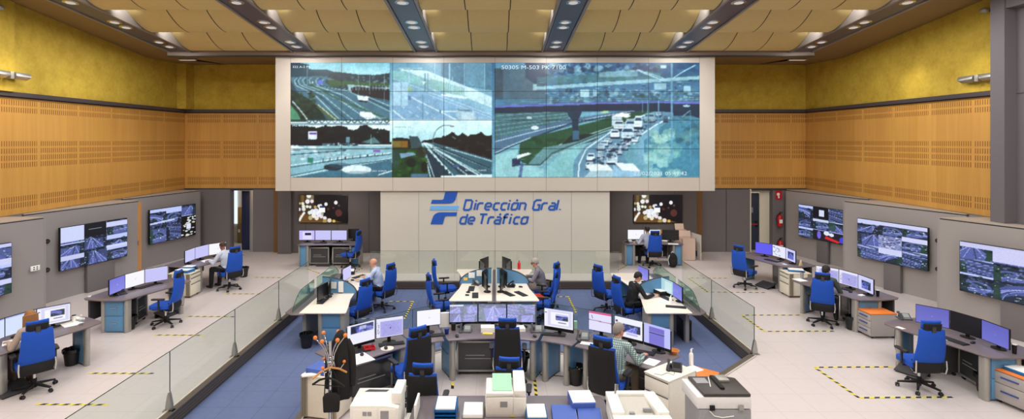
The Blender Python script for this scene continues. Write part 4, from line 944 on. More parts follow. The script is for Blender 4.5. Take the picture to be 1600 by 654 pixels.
# ================================================================= FURNITURE KINDS
# ---- task chair: faces local +Y, floor at z=0
def chair_meshes(kind):
    d = {}
    # back pad: upholstered, slightly wider low down, curved
    def backpad(z0, z1, w0, w1, th, y0, lean, bulge=.03, inset=0.0):
        mb = MB(); nu, nv = 8, 10
        def pt(u, v, side):
            z = z0+(z1-z0)*v; w = (w0+(w1-w0)*v)*(1-inset)
            x = (u-.5)*w; yc = y0-lean*(z-z0)+bulge*(4*(u-.5)**2)*1.0-.035*math.sin(PI*v)*1.0
            e = min(1.0, min(u, 1-u)*nu, min(v, 1-v)*nv); return (x, yc+side*th/2*(.35+.65*e), z)
        a = [[pt(i/nu, j/nv, 1) for i in range(nu+1)] for j in range(nv+1)]
        b = [[pt(i/nu, j/nv, -1) for i in range(nu+1)] for j in range(nv+1)]
        n1 = nu+1; base = len(mb.v); mb.v += [p for r in a for p in r]+[p for r in b for p in r]; o = (nv+1)*n1
        for j in range(nv):
            for i in range(nu):
                q = base+j*n1+i; mb.face((q, q+n1, q+n1+1, q+1)); mb.face((q+o, q+o+1, q+o+n1+1, q+o+n1))
        for j in range(nv):
            for i in (0, nu):
                q = base+j*n1+i; f = (q, q+o, q+o+n1, q+n1); mb.face(f if i == 0 else f[::-1])
        for i in range(nu):
            for j in (0, nv):
                q = base+j*n1+i; f = (q, q+1, q+o+1, q+o); mb.face(f if j == 0 else f[::-1])
        return mb
    blue = kind == 'blue'
    mb = MB(); mb.m(0)
    s1 = backpad(.52, 1.12, .50, .40, .075, -.235, .16); d['backrest'] = (s1, [M_blue], .0)
    shell = backpad(.36, .58, .44, .50, .07, -.215, .05, .03) if blue else backpad(.36, 1.10, .47, .41, .05, -.285, .13)
    d['back_shell'] = (shell, [M_black], 0)
    # headrest
    hm = MB(); hm.prism([(x, y) for x, y in [(-.155,.02),(-.12,-.01),(0,-.02),(.12,-.01),(.155,.02),(.15,.055),(.12,.04),(0,.03),(-.12,.04),(-.15,.055)]], 0, .15)
    d['headrest'] = (hm, [M_blue], .018)
    hb = MB(); hb.prism([(-.15,.0),(-.11,-.035),(.11,-.035),(.15,.0),(.12,-.005),(0,-.022),(-.12,-.005)], .0, .115); hb.m(1).box(-.035, .035, -.052, -.03, -.09, .08)
    d['headrest_bracket'] = (hb, [M_black, M_dgray], .008)
    # seat
    sm = MB(); sm.prism(arc(-.12, -.1, .13, .13, 180, 270, 4)+arc(.12, -.1, .13, .13, 270, 360, 4)+arc(.13, .18, .12, .1, 0, 90, 4)+arc(-.13, .18, .12, .1, 90, 180, 4), .43, .505)
    d['seat'] = (sm, [M_blue], .025)
    um = MB(); um.prism([(-.19,-.18),(.19,-.18),(.2,.2),(-.2,.2)], .40, .432); um.box(-.1, .1, -.14, .1, .34, .40); d['seat_mechanism'] = (um, [M_black], .01)
    am = MB()
    for s in (-1, 1): am.tube([(s*.16,-.05,.385),(s*.21,-.2,.37),(s*.235,-.285,.39),(s*.243,-.30,.47),(s*.238,-.295,.60)], .0125, 8)
    am.tube([(-.16,-.05,.385),(.16,-.05,.385)], .012, 8)
    d['back_frame'] = (am, [M_chrome], 0)
    cm = MB(); cm.m(0).cone((0,0,.1), (0,0,.36), .022); cm.m(1).cone((0,0,.07), (0,0,.22), .035); d['gas_column'] = (cm, [M_chrome, M_black], 0)
    bm_ = MB()
    for k in range(5):
        a = 2*PI*k/5+.3; u = Vector((math.cos(a), math.sin(a), 0)); w = Vector((-u.y, u.x, 0))
        p = [u*.03+Vector((0,0,.13)), u*.31+Vector((0,0,.085))]
        vs = []
        for q, hw, hh in ((p[0], .026, .02), (p[1], .016, .011)):
            vs += [q-w*hw-Vector((0,0,hh)), q+w*hw-Vector((0,0,hh)), q+w*hw+Vector((0,0,hh)), q-w*hw+Vector((0,0,hh))]
        bm_.m(0).add(vs, [(0,1,2,3),(4,7,6,5),(0,4,5,1),(1,5,6,2),(2,6,7,3),(3,7,4,0)])
        bm_.m(1).add([v+Vector((0,0,.0)) for v in ((p[0]-w*.008+Vector((0,0,.0205))), p[0]+w*.008+Vector((0,0,.0205)), p[1]+w*.006+Vector((0,0,.0115)), p[1]-w*.006+Vector((0,0,.0115)))], [(0,1,2,3)])
    d['base_star'] = (bm_, [M_black, M_chrome], 0)
    ca = MB()
    for s in (-1, 1): ca.m(0).cone((s*.010, 0, .03), (s*.028, 0, .03), .03, n=14)
    ca.m(0).box(-.012, .012, -.02, .02, .03, .066); ca.m(1).cone((0,0,.06), (0,0,.085), .008)
    d['caster'] = (ca, [M_plast, M_chrome], 0)
    ar = MB(); ar.m(0).tube([(.18,0,.41),(.27,0,.41),(.285,.0,.45),(.285,0,.66)], [.017,.017,.02,.02], 8); d['armrest'] = (ar, [M_plast], 0)
    ap = MB(); ap.prism(arc(.285,-.1,.04,.04,180,360,6)+arc(.285,.12,.045,.04,0,180,6), .66, .69); d['arm_pad'] = (ap, [M_plast], .01)
    return d
CH = {}
def make_chair(kind, label, loc, rz, scale=1.0, group=None, arms=True):
    if kind not in CH:
        t = thing('task_chair', label, 'chair', loc, rz); d = chair_meshes(kind)
        for nm in ('seat', 'seat_mechanism', 'backrest', 'back_shell', 'back_frame', 'gas_column', 'base_star'):
            m_, mt, bv = d[nm]; ob(nm, m_, mt, t, bevel=bv, angle=50)
        h = ob('headrest', d['headrest'][0], d['headrest'][1], t, loc=(0, -.30, 1.115), rot=(math.radians(8), 0, 0), bevel=.018, angle=60)
        hb = ob('headrest_bracket', d['headrest_bracket'][0], d['headrest_bracket'][1], h, bevel=.006); hb.location = (0, -.012, .0)
        cme = d['caster'][0].mesh('caster', d['caster'][1])
        for k in range(5):
            a = 2*PI*k/5+.3; ob('caster', cme, None, t, loc=(.31*math.cos(a), .31*math.sin(a), 0), rz=a*2.1)
        for s in (1, -1):
            mb, mt, bv = d['armrest']
            if s < 0: mb2 = MB(); mb2.v = [(-v[0], v[1], v[2]) for v in mb.v]; mb2.f = [f[::-1] for f in mb.f]; mb2.mi = list(mb.mi)
            else: mb2 = mb
            ao = ob('armrest', mb2, mt, t)
            pb = d['arm_pad'][0]; p2 = MB(); p2.v = [(s*v[0], v[1], v[2]) for v in pb.v]; p2.f = [f if s > 0 else f[::-1] for f in pb.f]; p2.mi = list(pb.mi)
            ob('arm_pad', p2, M_plast, ao, bevel=.01)
        CH[kind] = t; t.scale = (scale,)*3
        return t
    t = dup(CH[kind], label, loc, rz); t.scale = (scale,)*3
    if group: t['group'] = group
    return t

# ---- monitors
MON = {}
def monitor(label, p, q, kind, z=.74, seed=1, w=None, h=.325, group=None, tilt=0.0, lift=.08):
    """p, q: plan ends of the screen's lower edge, left to right for its reader"""
    p, q = Vector(p[:2]), Vector(q[:2]); c = (p+q)/2; d = q-p; w = w or d.length-.018
    t = thing('computer_monitor', label, 'monitor', (c.x, c.y, z), math.atan2(d.y, d.x), group)
    key = (round(w, 2), h)
    if key not in MON:
        mb = MB(); mb.box(-w/2-.008, w/2+.008, .004, .03, lift-.012, lift+h+.008); mb.prism([(-w*.3,.03),(w*.3,.03),(w*.22,.055),(-w*.22,.055)], lift+.05, lift+h-.05)
        a = mb.mesh('casing', M_screenb, bevel=.004)
        mb = MB(); mb.box(-.03, .03, .05, .075, .01, lift+h*.6); b = mb.mesh('stand', M_black, bevel=.004)
        mb = MB(); mb.prism(arc(0, .06, .12, .09, 0, 360, 20)[:-1], 0, .012); c_ = mb.mesh('foot', M_black, bevel=.003)
        MON[key] = (a, b, c_)
    a, b, c_ = MON[key]
    ob('casing', a, parent=t); ob('stand', b, parent=t); ob('foot', c_, parent=t)
    ob('screen', screen_mesh('screen', mon_pic(kind, seed), w, h, -w/2, lift, -.0), parent=t)
    return t
# ---- small desk things
def keyboard(label, c, rz, z=.74):
    if 'kb' not in MON:
        mb = MB(); mb.box(-.22, .22, -.075, .075, 0, .016); a = mb.mesh('case', M_plast, bevel=.004)
        mb = MB()
        for r in range(5):
            for i in range(15):
                if r == 0 and 4 <= i <= 9: continue
                mb.box(-.212+i*.0283, -.212+i*.0283+.023, -.066+r*.027, -.066+r*.027+.021, .016, .021)
        mb.box(-.212+4*.0283, -.212+9*.0283+.023, -.066, -.045, .016, .021)
        MON['kb'] = (a, mb.mesh('keys', mat('key_caps', (48, 48, 54), .5), smooth=False))
    t = thing('keyboard', label, 'keyboard', (c[0], c[1], z), rz)
    ob('case', MON['kb'][0], parent=t); ob('keys', MON['kb'][1], parent=t); return t
def mouse(label, c, rz, z=.74):
    if 'ms' not in MON:
        mb = MB(); mb.ell((0, 0, .012), .032, .055, .022); a = mb.mesh('body', M_plast)
        mb = MB(); mb.cone((-.004, .03, .03), (.004, .03, .03), .009, n=8); MON['ms'] = (a, mb.mesh('wheel', M_mgray))
    t = thing('computer_mouse', label, 'mouse', (c[0], c[1], z+.004), rz); ob('body', MON['ms'][0], parent=t); ob('wheel', MON['ms'][1], parent=t); return t
def phone(label, c, rz, z=.74, dark=False):
    k = 'phd' if dark else 'ph'
    if k not in MON:
        m0 = M_plast if dark else mat('phone_grey', (84, 84, 88), .45)
        base = MB(); M = Rx(math.radians(38)); base.box(-.02, .13, -.1, .1, .02, .05, M); base.prism([(-.1,-.1),(.13,-.1),(.13,.1),(-.1,.1)], 0, .02); base.box(-.05, .08, .02, .09, .0, .06)
        a = base.mesh('base', m0, bevel=.006)
        mb = MB(); mb.box(.0, .105, .0, .085, .051, .053, M); b = mb.mesh('display', emit('phone_display', (206, 214, 206), .55) if not dark else M_black, smooth=False)
        mb = MB()
        for i in range(4):
            for j in range(4): mb.box(.003+i*.026, .022+i*.026, -.09+j*.021, -.076+j*.021, .05, .056, M)
        c_ = mb.mesh('buttons', M_mgray if not dark else M_dgray, smooth=False)
        mb = MB(); M2 = T(-.065, 0, .02) @ M
        def rot(v): return M2 @ Vector(v)
        mb.tube([rot(v) for v in ((0,-.1,.03),(0,-.09,.05),(0,-.04,.062),(0,.04,.062),(0,.09,.05),(0,.1,.03))], [.022,.024,.017,.017,.024,.022], 10)
        d_ = mb.mesh('handset', m0 if dark else mat('handset_dark', (50, 50, 55), .4))
        MON[k] = (a, b, c_, d_)
    t = thing('desk_phone', label, 'phone', (c[0], c[1], z), rz)
    a, b, c_, d_ = MON[k]; ob('base', a, parent=t); ob('display', b, parent=t); ob('buttons', c_, parent=t); ob('handset', d_, parent=t); return t
def papers(label, c, rz, z=.74, w=.21, l=.297, h=.004, m=None, name='paper_sheets', cat='papers', group=None, fan=0):
    t = thing(name, label, cat, (c[0], c[1], z), rz, group)
    mb = MB(); mb.box(-w/2, w/2, -l/2, l/2, 0, h)
    ob('top_sheet' if not fan else 'upper_sheet', mb, m or M_paper, t, smooth=False)
    if fan:
        mb = MB(); mb.box(-w/2, w/2, -l/2, l/2, -.0, h*.6, T(w*.35, l*.12, 0) @ Rz(fan)); ob('lower_sheet', mb, m or M_paper, t, smooth=False)
        t.children[0].location.z = h*.6
    return t
def flat_thing(name, label, cat, c, rz, z, mb, m, bevel=.004):
    o = ob(name, mb, m, None, (c[0], c[1], z), rz, bevel=bevel); tag(o, label, cat); return o
def bin_(label, c, z=0.0, sc=1.0, bag=False):
    if 'bin' not in MON:
        mb = MB(); mb.lathe([(.0,.004),(.10,.0),(.105,.02),(.138,.29),(.146,.292),(.146,.30),(.132,.30),(.128,.28),(.098,.03),(0,.03)], n=28); MON['bin'] = mb.mesh('body', mat('bin_black', (26, 26, 28), .5), angle=50)
        mb = MB(); r = random.Random(3)
        b = MB(); n = 28
        for i, (rad, z_) in enumerate(((.150,.25),(.151,.305),(.13,.31),(.12,.24),(.0,.16))):
            for j in range(n):
                a = 2*PI*j/n; w = rad*(1+.03*math.sin(j*2.7+i)+.02*r.random()); b.v.append((w*math.cos(a), w*math.sin(a), z_+.008*math.sin(j*1.9+i)))
        for i in range(4):
            for j in range(n): b.face([i*n+j, i*n+(j+1) % n, (i+1)*n+(j+1) % n, (i+1)*n+j])
        MON['bag'] = b.mesh('bin_liner', mat('bin_bag', (14, 14, 15), .25))
    t = thing('waste_bin', label, 'bin', (c[0], c[1], z)); t.scale = (sc,)*3
    ob('body', MON['bin'], parent=t); ob('bin_liner', MON['bag'], parent=t); return t

# ---- computer cabinet with glazed doors, on casters: front faces local -Y
def cabinet(label, c, rz, w=.55, z=0.0, h=.56, d=.5, group=None):
    k = ('cab', w, h)
    if k not in MON:
        mb = MB(); mb.box(-w/2, w/2, .02, d, .07, .07+h); body = mb.mesh('body', M_dgray, bevel=.005)
        mb = MB(); e = .035
        mb.box(-w/2, w/2, 0, .02, .07, .07+e); mb.box(-w/2, w/2, 0, .02, .07+h-e, .07+h); mb.box(-w/2, -w/2+e, 0, .02, .07+e, .07+h-e); mb.box(w/2-e, w/2, 0, .02, .07+e, .07+h-e)
        door = mb.mesh('door', M_alu, bevel=.003)
        mb = MB(); mb.box(-w/2+e, w/2-e, .008, .014, .07+e, .07+h-e); gl = mb.mesh('door_pane', M_rack, smooth=False)
        mb = MB(); mb.box(-w*.32, w*.32, .004, .0085, .30, .312); mb.box(-w*.3, w*.1, .004, .0085, .36, .372); sh = mb.mesh('shelf_edge', M_mgray, smooth=False)
        mb = MB(); mb.cone((-.02, 0, .03), (.02, 0, .03), .03, n=12); mb.box(-.015, .015, -.015, .015, .03, .07); ca = mb.mesh('caster', M_plast)
        MON[k] = (body, door, gl, sh, ca)
    body, door, gl, sh, ca = MON[k]
    t = thing('computer_cabinet', label, 'cabinet', (c[0], c[1], z), rz, group)
    ob('body', body, parent=t); dd = ob('door', door, parent=t); ob('door_pane', gl, parent=dd); ob('shelf_edge', sh, parent=dd)
    for x in (-w/2+.06, w/2-.06):
        for y in (.06, d-.06): ob('caster', ca, parent=t, loc=(x, y, 0))
    return t
# ---- drawer units: drawers face local -Y
def drawers(label, c, rz, w, d, h, fronts, body, front, top=None, handle='bar', ribs=False, z=0.0, casters=True):
    t = thing('drawer_pedestal', label, 'drawer unit', (c[0], c[1], z), rz); b0 = .05 if casters else 0.0
    mb = MB(); mb.m(0).box(-w/2, w/2, .0, d, b0, h-.02)
    ob('body', mb, body, t, bevel=.004)
    mb = MB(); mb.box(-w/2-.006, w/2+.006, -.02, d+.006, h-.02, h); ob('top', mb, top or body, t, bevel=.004)
    zc = h-.03
    for f in fronts:
        hh = (h-.03-b0)*f; mb = MB(); mb.box(-w/2+.006, w/2-.006, -.018, 0, zc-hh+.006, zc-.004); dr = ob('drawer', mb, front, t, bevel=.003)
        if handle == 'bar':
            mb = MB(); mb.box(-w*.28, w*.28, -.036, -.018, zc-hh*.42-.010, zc-hh*.42+.010); ob('handle', mb, M_hand, dr, bevel=.004)
        elif handle == 'lip':
            mb = MB(); mb.box(-w/2+.01, w/2-.01, -.020, -.0175, zc-.022, zc-.006); ob('handle', mb, M_dgray, dr)
        zc -= hh
    if ribs:
        for s in (-1, 1):
            for grp in ((0, 1, 2), (14, 15, 16)):
                mb = MB()
                for i in grp: yy = .02+i*(d-.04)/16; mb.cone((s*(w/2+.004), yy, b0), (s*(w/2+.004), yy, h-.02), .019, n=10)
                ob('ribbed_post', mb, M_stripe, t)
    if casters:
        for x in (-w/2+.05, w/2-.05):
            for y in (.05, d-.05):
                mb = MB(); mb.cone((x-.012, y, .025), (x+.012, y, .025), .025, n=12); mb.box(x-.01, x+.01, y-.01, y+.01, .025, .052); ob('caster', mb, M_plast, t)
    return t
def desk_leg(parent, p, ang, zt, L=.46, name='leg'):
    """silver half-oval column with a blue panel behind it; local +Y runs back from the column"""
    mb = MB(); mb.m(0).prism(arc(0, 0, .05, .055, 180, 360, 10)+[(.05, .04), (-.05, .04)], 0.0, zt)
    mb.m(1).prism([(-.034, .04), (.034, .04), (.028, L), (-.028, L)], .03, zt); mb.m(0).prism([(-.035, L), (.035, L), (.035, L+.03), (-.035, L+.03)], 0, zt); mb.m(2).box(-.032, .032, .04, L, .0, .03)
    return ob(name, mb, [M_silver, M_bluep, M_dgray], parent, (p[0], p[1], 0), ang, bevel=.004)

# ---- wall-side desk, six of them; local frame: u towards the wall is +X (mirrored for the left), +Y away from the viewer
def side_desk(s, ox, oy, where):
    t = thing('curved_desk', 'dark topped curved desk on blue and silver supports, ' + where, 'desk', (ox, oy, 0))
    m = lambda pts: [(s*x, y) for x, y in pts]
    out = [(-.97,1.54),(-.93,1.30),(-.80,.95),(-.66,.56),(-.52,.15),(-.46,-.08),(-.38,-.14),(.12,-.14),(.5,-.05),(.6,.05),(.5,.9),(.34,1.5),(.0,1.9),(-.42,1.88),(-.9,1.62)]
    mb = MB(); mb.prism(m(out), .715, .74); ob('desktop', mb, M_dktop, t, bevel=.008)
    desk_leg(t, (s*-.86, 1.30), s*math.radians(-62), .715, .42)
    a, b = sorted((s*-.36, s*.06))
    mb = MB(); mb.box(a, b, -.05, .05, .02, .70); pd = ob('pedestal', mb, M_bluep, t, bevel=.004)
    for x in (a-.045, b+.045):
        mb = MB(); mb.prism(arc(x, -.02, .05, .06, 180, 360, 8)+[(x+.05, .06), (x-.05, .06)], 0, .715); ob('pedestal_post', mb, M_silver, pd, bevel=.003)
    for k in range(2):
        mb = MB(); mb.box(a+.015, b-.015, -.062, -.05, .04+k*.34, .04+k*.34+.32); dr = ob('drawer_front', mb, M_bluep, t, bevel=.003)
        mb = MB(); mb.box((a+b)/2-.06, (a+b)/2+.06, -.075, -.06, .2+k*.34, .215+k*.34); ob('handle', mb, M_chrome, dr, bevel=.002)
    mb = MB(); mb.prism(m([(.42, -.02), (.46, -.02), (.3, 1.5), (.26, 1.5)]), .25, .70); ob('modesty_panel', mb, M_dgray, t, bevel=.003)
    return t
MP = [(0,0),(0,.52),(-.13,1.03),(-.46,1.42)]        # ends of the three screens, right-hand version
def side_monitors(s, ox, oy, kinds, lab, seeds=(1,2,3)):
    pts = [(ox+s*x, oy+y) for x, y in MP]
    for i in range(3):
        a, b = pts[i], pts[i+1]
        if s > 0: a, b = b, a                        # reader stands on the aisle side
        monitor(lab[i], a, b, kinds[i], .74, seeds[i])
# ---- curved pod half: spine on x=0, two seats on the +X side (mirrored with s=-1)
def pod_half(name_label, ox, oy, s, wing=True, z=PIT, bk=1.0):
    t = thing('pod_desk', name_label, 'desk', (ox, oy, z)); m = lambda pts: [(s*x, y*(bk if y > 0 else 1)) for x, y in pts]
    out = [(.04,-1.55)]+[(1.03,-1.55),(1.05,-1.50),(.97,-1.0),(.88,-.5),(.84,0),(.88,.6),(.97,1.1),(1.08,1.45),(1.06,1.6),(.3,1.62),(.04,1.62)]
    mb = MB(); mb.prism(m(out), .715, .742); ob('desktop', mb, M_white, t, bevel=.008)
    mb = MB(); mb.prism(m([(-.02,-1.6),(.14,-1.6),(.14,1.64),(-.02,1.64)] if not wing else [(-.3,-1.45),(-.1,-1.62),(.16,-1.6),(.12,1.64),(-.12,1.64),(-.3,1.5)]), .70, .722); ob('cable_tray', mb, M_dktop, t, bevel=.004)
    for y in (-1.42, 1.48*bk):
        a, b = sorted((s*.42, s*.98)); mb = MB(); mb.box(a+.08, b-.08, y-.0, y+.42 if y < 0 else y+.05, .03, .70); pd = ob('pedestal', mb, M_bluep, t, bevel=.004)
        for x in (a+.04, b-.04):
            mb = MB(); mb.prism(arc(x, y-.005, .05, .04, 180, 360, 8)+[(x+.05, y+.4 if y < 0 else y+.06), (x-.05, y+.4 if y < 0 else y+.06)], 0, .715); ob('pedestal_post', mb, M_silver, pd, bevel=.003)
    for _ in (0,):
        mb = MB(); mb.box(*sorted((s*.44+s*.06, s*.92)), -1.437, -1.42, .38, .69); ob('drawer_front', mb, M_bluep, t, bevel=.003)
        mb = MB(); mb.box(*sorted((s*.44+s*.06, s*.92)), -1.437, -1.42, .05, .36); ob('drawer_front', mb, M_bluep, t, bevel=.003)
    mb = MB(); mb.box(*sorted((s*.02, s*.10)), -1.3, 1.4, .0, .70); ob('spine_panel', mb, M_mgray, t, bevel=.004)
    # quarter-ellipse divider with a dark rim
    dv = [(0, .742)]+[(s*.9*math.cos(math.radians(a)), .742+.40*math.sin(math.radians(a))) for a in range(0, 91, 6)]
    dv = [(s*.06, .742)]+[(x if abs(x) > .06 else s*.06, z_) for x, z_ in dv[1:]]
    M = Matrix(((1,0,0,0),(0,0,-1,.012),(0,1,0,0),(0,0,0,1)))
    mb = MB(); mb.prism(dv, 0, .024, M); dd = ob('divider', mb, M_bluep, t, smooth=False)
    rim = [(p[0], 0, p[1]) for p in dv[1:]]; mb = MB(); mb.tube(rim, .016, 8); ob('divider_rim', mb, M_dgray, dd)
    return t
def spine_glass(label, ox, oy, s, z=PIT, bk=1.0):
    t = thing('glass_screen', label, 'glass screen', (ox, oy, z))
    for y0, y1, up in ((-1.55, -.1, 0), (.1, 1.6*bk, 1)):
        n = 14; pts = []
        for i in range(n+1):
            v = i/n; yy = y0+(y1-y0)*v; e = v if not up else 1-v
            pts.append((yy, .745+.36*min(1, math.sin(min(1, e*2.2+.08)*PI/2))))
        poly = [(y0, .745)]+pts+[(y1, .745)]
        mb = MB(); mb.prism(poly, -.005, .005, Matrix(((0,0,1,s*-.05),(1,0,0,0),(0,1,0,0),(0,0,0,1)))); g = ob('glass_pane', mb, glassmat('screen_glass', (.66,.84,.78,1), 1.3), t, smooth=False)
        mb = MB(); mb.tube([(s*-.05, a, b) for a, b in pts], .006, 6); ob('pane_edge', mb, M_gedge, g)
    return t
def bottle(name, label, c, z, h, r, m, cap_m, cat='bottle', pump=False):
    t = thing(name, label, cat, (c[0], c[1], z)); mb = MB()
    mb.lathe([(0,0),(r,.0),(r,h*.66),(r*.8,h*.76),(r*.35,h*.82),(r*.35,h*.88)], n=16); ob('bottle_body', mb, m, t)
    mb = MB(); mb.cone((0,0,h*.86), (0,0,h), r*.42)
    if pump: mb.tube([(0,0,h*.98),(0,0,h*1.05),(.03,0,h*1.05)], .006, 6)
    ob('bottle_cap', mb, cap_m, t); return t
def cup(label, c, z, h=.1, r=.038, m=None, lid=None, name='cup', cat='cup'):
    t = thing(name, label, cat, (c[0], c[1], z)); mb = MB(); mb.lathe([(0,0),(r*.8,0),(r,h),(r*.92,h),(r*.74,.006),(0,.006)], n=18); ob('cup_body', mb, m or M_paper, t)
    mb = MB(); mb.lathe([(0,h*.97),(r*1.02,h*.97),(r*1.02,h*1.03),(0,h*1.03)], n=18); ob('lid', mb, lid or M_black, t); return t
# ================================================================= PEOPLE
def fuse(name, mb, m, voxel, parent, smooth=3, loc=None):
    """melt overlapping limbs into one continuous skin"""
    me = mb.mesh(name, m, smooth=False); o = bpy.data.objects.new(name, me); COL.objects.link(o)
    r = o.modifiers.new('r', 'REMESH'); r.mode = 'VOXEL'; r.voxel_size = voxel
    sm = o.modifiers.new('s', 'SMOOTH'); sm.factor = .5; sm.iterations = smooth
    bpy.context.view_layer.update()
    dg = bpy.context.evaluated_depsgraph_get(); ev = bpy.data.meshes.new_from_object(o.evaluated_get(dg))
    bpy.data.objects.remove(o); bpy.data.meshes.remove(me); ev.name = name; ev.materials.clear(); ev.materials.append(m); ev.shade_smooth()
    o = bpy.data.objects.new(name, ev); COL.objects.link(o); o.parent = parent
    return o
def elbow(a, b, l1, l2, pole):
    a, b, pole = Vector(a), Vector(b), Vector(pole); d = b-a; L = min(d.length, (l1+l2)*.995); dn = d.normalized()
    x = (l1*l1-l2*l2+L*L)/(2*L); h = math.sqrt(max(l1*l1-x*x, 0)); n = (pole-dn*pole.dot(dn)).normalized()
    return a+dn*x+n*h, a+dn*L
def hand(mb, w, d, side, curl=.5):
    """palm and five bent fingers reaching from wrist w along direction d, palm down"""
    d = Vector(d).normalized(); up = Vector((0, 0, 1)); up = (up-d*up.dot(d)).normalized(); r = d.cross(up)
    pc = w+d*.045; mb.cap(w, w+d*.03, .026, .028); 
    for k in (-1, -.33, .33, 1): mb.cap(w+d*.02+r*k*.016, w+d*.085+r*k*.029-up*.004, .015, .0125, 8)
    for i, k in enumerate((-1, -.33, .33, 1)):
        ln = (.068, .078, .074, .056)[i] if side > 0 else (.056, .074, .078, .068)[i]
        p0 = w+d*.085+r*k*.029-up*.004; p1 = p0+d*ln*.45+r*k*.004+up*.006; p2 = p1+d*ln*.32-up*.016*curl*2; p3 = p2+d*ln*.18-up*.018*curl*2
        mb.cap(p0, p1, .0098, .0092, 8); mb.cap(p1, p2, .0092, .0085, 8); mb.cap(p2, p3, .0085, .0075, 8)
    ts = -side*1.0
    t0 = w+d*.03+r*ts*.024; t1 = t0+d*.03+r*ts*.024-up*.008; t2 = t1+d*.03+r*ts*.006-up*.006
    mb.cap(t0, t1, .014, .011, 8); mb.cap(t1, t2, .011, .009, 8)
def person(label, c, rz, z=0.0, skin=(196,146,120), hair=(70,60,52), shirt=(200,210,225), pants=(40,42,50), shoe=(26,24,24), lean=12, turn=0, nod=10,
           hands=((-.2,.46,.80),(.2,.46,.80)), style='short', build=1.0, seat=.50, shirt_mat=None, sleeves=True, glasses=False, feet=.44, scale=1.0, female=False, back=-.04, collar=None):
    t = thing('person', label, 'person', (c[0], c[1], z), rz); t.scale = (scale,)*3
    Ms = mat('skin_%d' % skin[0], skin, .55, var=.03); Mh = mat('hair_%d_%d' % (hair[0], hair[1]), hair, .7, var=.35, scale=90, bump=.3)
    Mt = shirt_mat or mat('shirt_%d_%d' % (shirt[0], shirt[1]), shirt, .85, var=.06, scale=60, bump=.15); Mp = mat('trousers_%d_%d' % (pants[0], pants[1]), pants, .85); Mo = mat('shoe_%d' % shoe[0], shoe, .5)
    L = math.radians(lean); hip = Vector((0, back, seat+.09)); ax = Vector((0, math.sin(L), math.cos(L))); b = build
    fw = Vector((0, math.cos(L), -math.sin(L)))
    ch = hip+ax*.30; sh = hip+ax*.44; nk = hip+ax*.50+fw*.01; sw = .175*b if not female else .155*b
    hd = nk+Vector((0, .035+.05*math.sin(L), .135))
    R = T(*hd) @ Rz(math.radians(turn)) @ Rx(-math.radians(nod)); Q = lambda x, y, z_: R @ Vector((x, y, z_))
    # ---------- skin body
    k = MB(); k.cap(nk-ax*.04, hd-Vector((0, .01, .06)), .056, .054)
    k.ell(R @ Vector((0, -.012, .035)), .077, .096, .088, 18, 12, R.to_3x3()); k.ell(R @ Vector((0, .018, -.035)), .060, .072, .078, 16, 10, R.to_3x3())
    k.cap(Q(0, .06, -.085), Q(0, .066, -.09), .022, .02); k.cap(Q(0, .095, .015), Q(0, .112, -.022), .010, .014, 8); k.cap(Q(-.025, .082, .035), Q(.025, .082, .035), .012, .012, 8)
    k.cap(Q(-.018, .086, -.052), Q(.018, .086, -.052), .008, .008, 8)
    for s in (-1, 1): k.ell(Q(s*.078, -.008, -.005), .012, .020, .032, 10, 8, R.to_3x3())
    k.cap(hip, ch, .09*b, .09*b); k.cap(ch, sh-ax*.03, .085*b, .05*b); k.cap(sh-Vector((sw*.7, 0, .01)), sh+Vector((sw*.7, 0, -.01)), .045, .045)
    arms = []
    for s, hp in ((-1, hands[0]), (1, hands[1])):
        s0 = sh+Vector((s*sw, 0, -.005)); wr = Vector(hp); dirh = (wr-s0); dirh.z = 0; dirh = (dirh.normalized()+Vector((-s*.18, .4, -.06))).normalized()
        el, wr = elbow(s0, wr-dirh*.10, .285, .26, (s*.55, -.35, -.9)); arms.append((s, s0, el, wr, dirh))
        k.cap(s0, el, .040*b, .034*b); k.cap(el, wr, .034*b, .025); hand(k, wr, dirh, s)
    legs = []
    for s in (-1, 1):
        h0 = hip+Vector((s*.085, .02, -.01)); kn = Vector((s*.14, .40, seat+.045)); an = Vector((s*.14, feet, .085)); legs.append((s, h0, kn, an))
        k.cap(h0, kn, .075, .055); k.cap(kn, an, .052, .038); k.cap(an, an+Vector((0, .13, -.04)), .036, .028)
    fuse('body', k, Ms, .0065, t, 2)
    # ---------- clothes
    k = MB(); k.ell(hip+ax*.03, .158*b, .118*b, .10, 18, 10); k.cap(hip+ax*.08, ch, .128*b, .138*b); k.ell(hip+ax*.16+fw*.02, .145*b, .122*b, .16, 18, 10); k.ell(ch+ax*.04, .165*b if not female else .15*b, .112*b, .15, 18, 10)
    k.cap(sh-Vector((sw*.75, 0, .0)), sh+Vector((sw*.75, 0, .0)), .068, .068); k.cap(sh-Vector((sw*.3, 0, -.015)), sh+Vector((sw*.3, 0, .015)), .066, .066)
    k.cap(ch+ax*.02, sh-ax*.02, .135*b, .085*b); k.cap(nk-ax*.06, nk-ax*.005, .076, .064)
    for s, s0, el, wr, dh in arms:
        k.cap(s0, el, .062*b, .050*b); e2 = el+(wr-el)*(.93 if sleeves else .1); k.cap(el, e2, .050*b, .037*b)
        for q in (.3, .6): k.ell(s0+(el-s0)*q, .058*b, .058*b, .03, 12, 6)
    fuse('shirt', k, Mt, .010, t, 2)
    if collar:
        k = MB(); pts = [nk+Vector((.062*math.cos(a), .058*math.sin(a), .012)) for a in [PI/2+.35+i*(2*PI-.7)/14 for i in range(15)]]; k.tube(pts, .013, 8); ob('collar', k, mat('collar_%d' % collar[0], collar, .7), t)
    k = MB()
    k.ell(hip+Vector((0, .0, -.04)), .165*b, .15, .115, 18, 10)
    for s, h0, kn, an in legs: k.cap(h0, kn, .098*b, .076); k.cap(kn, an+Vector((0, 0, .02)), .074, .056)
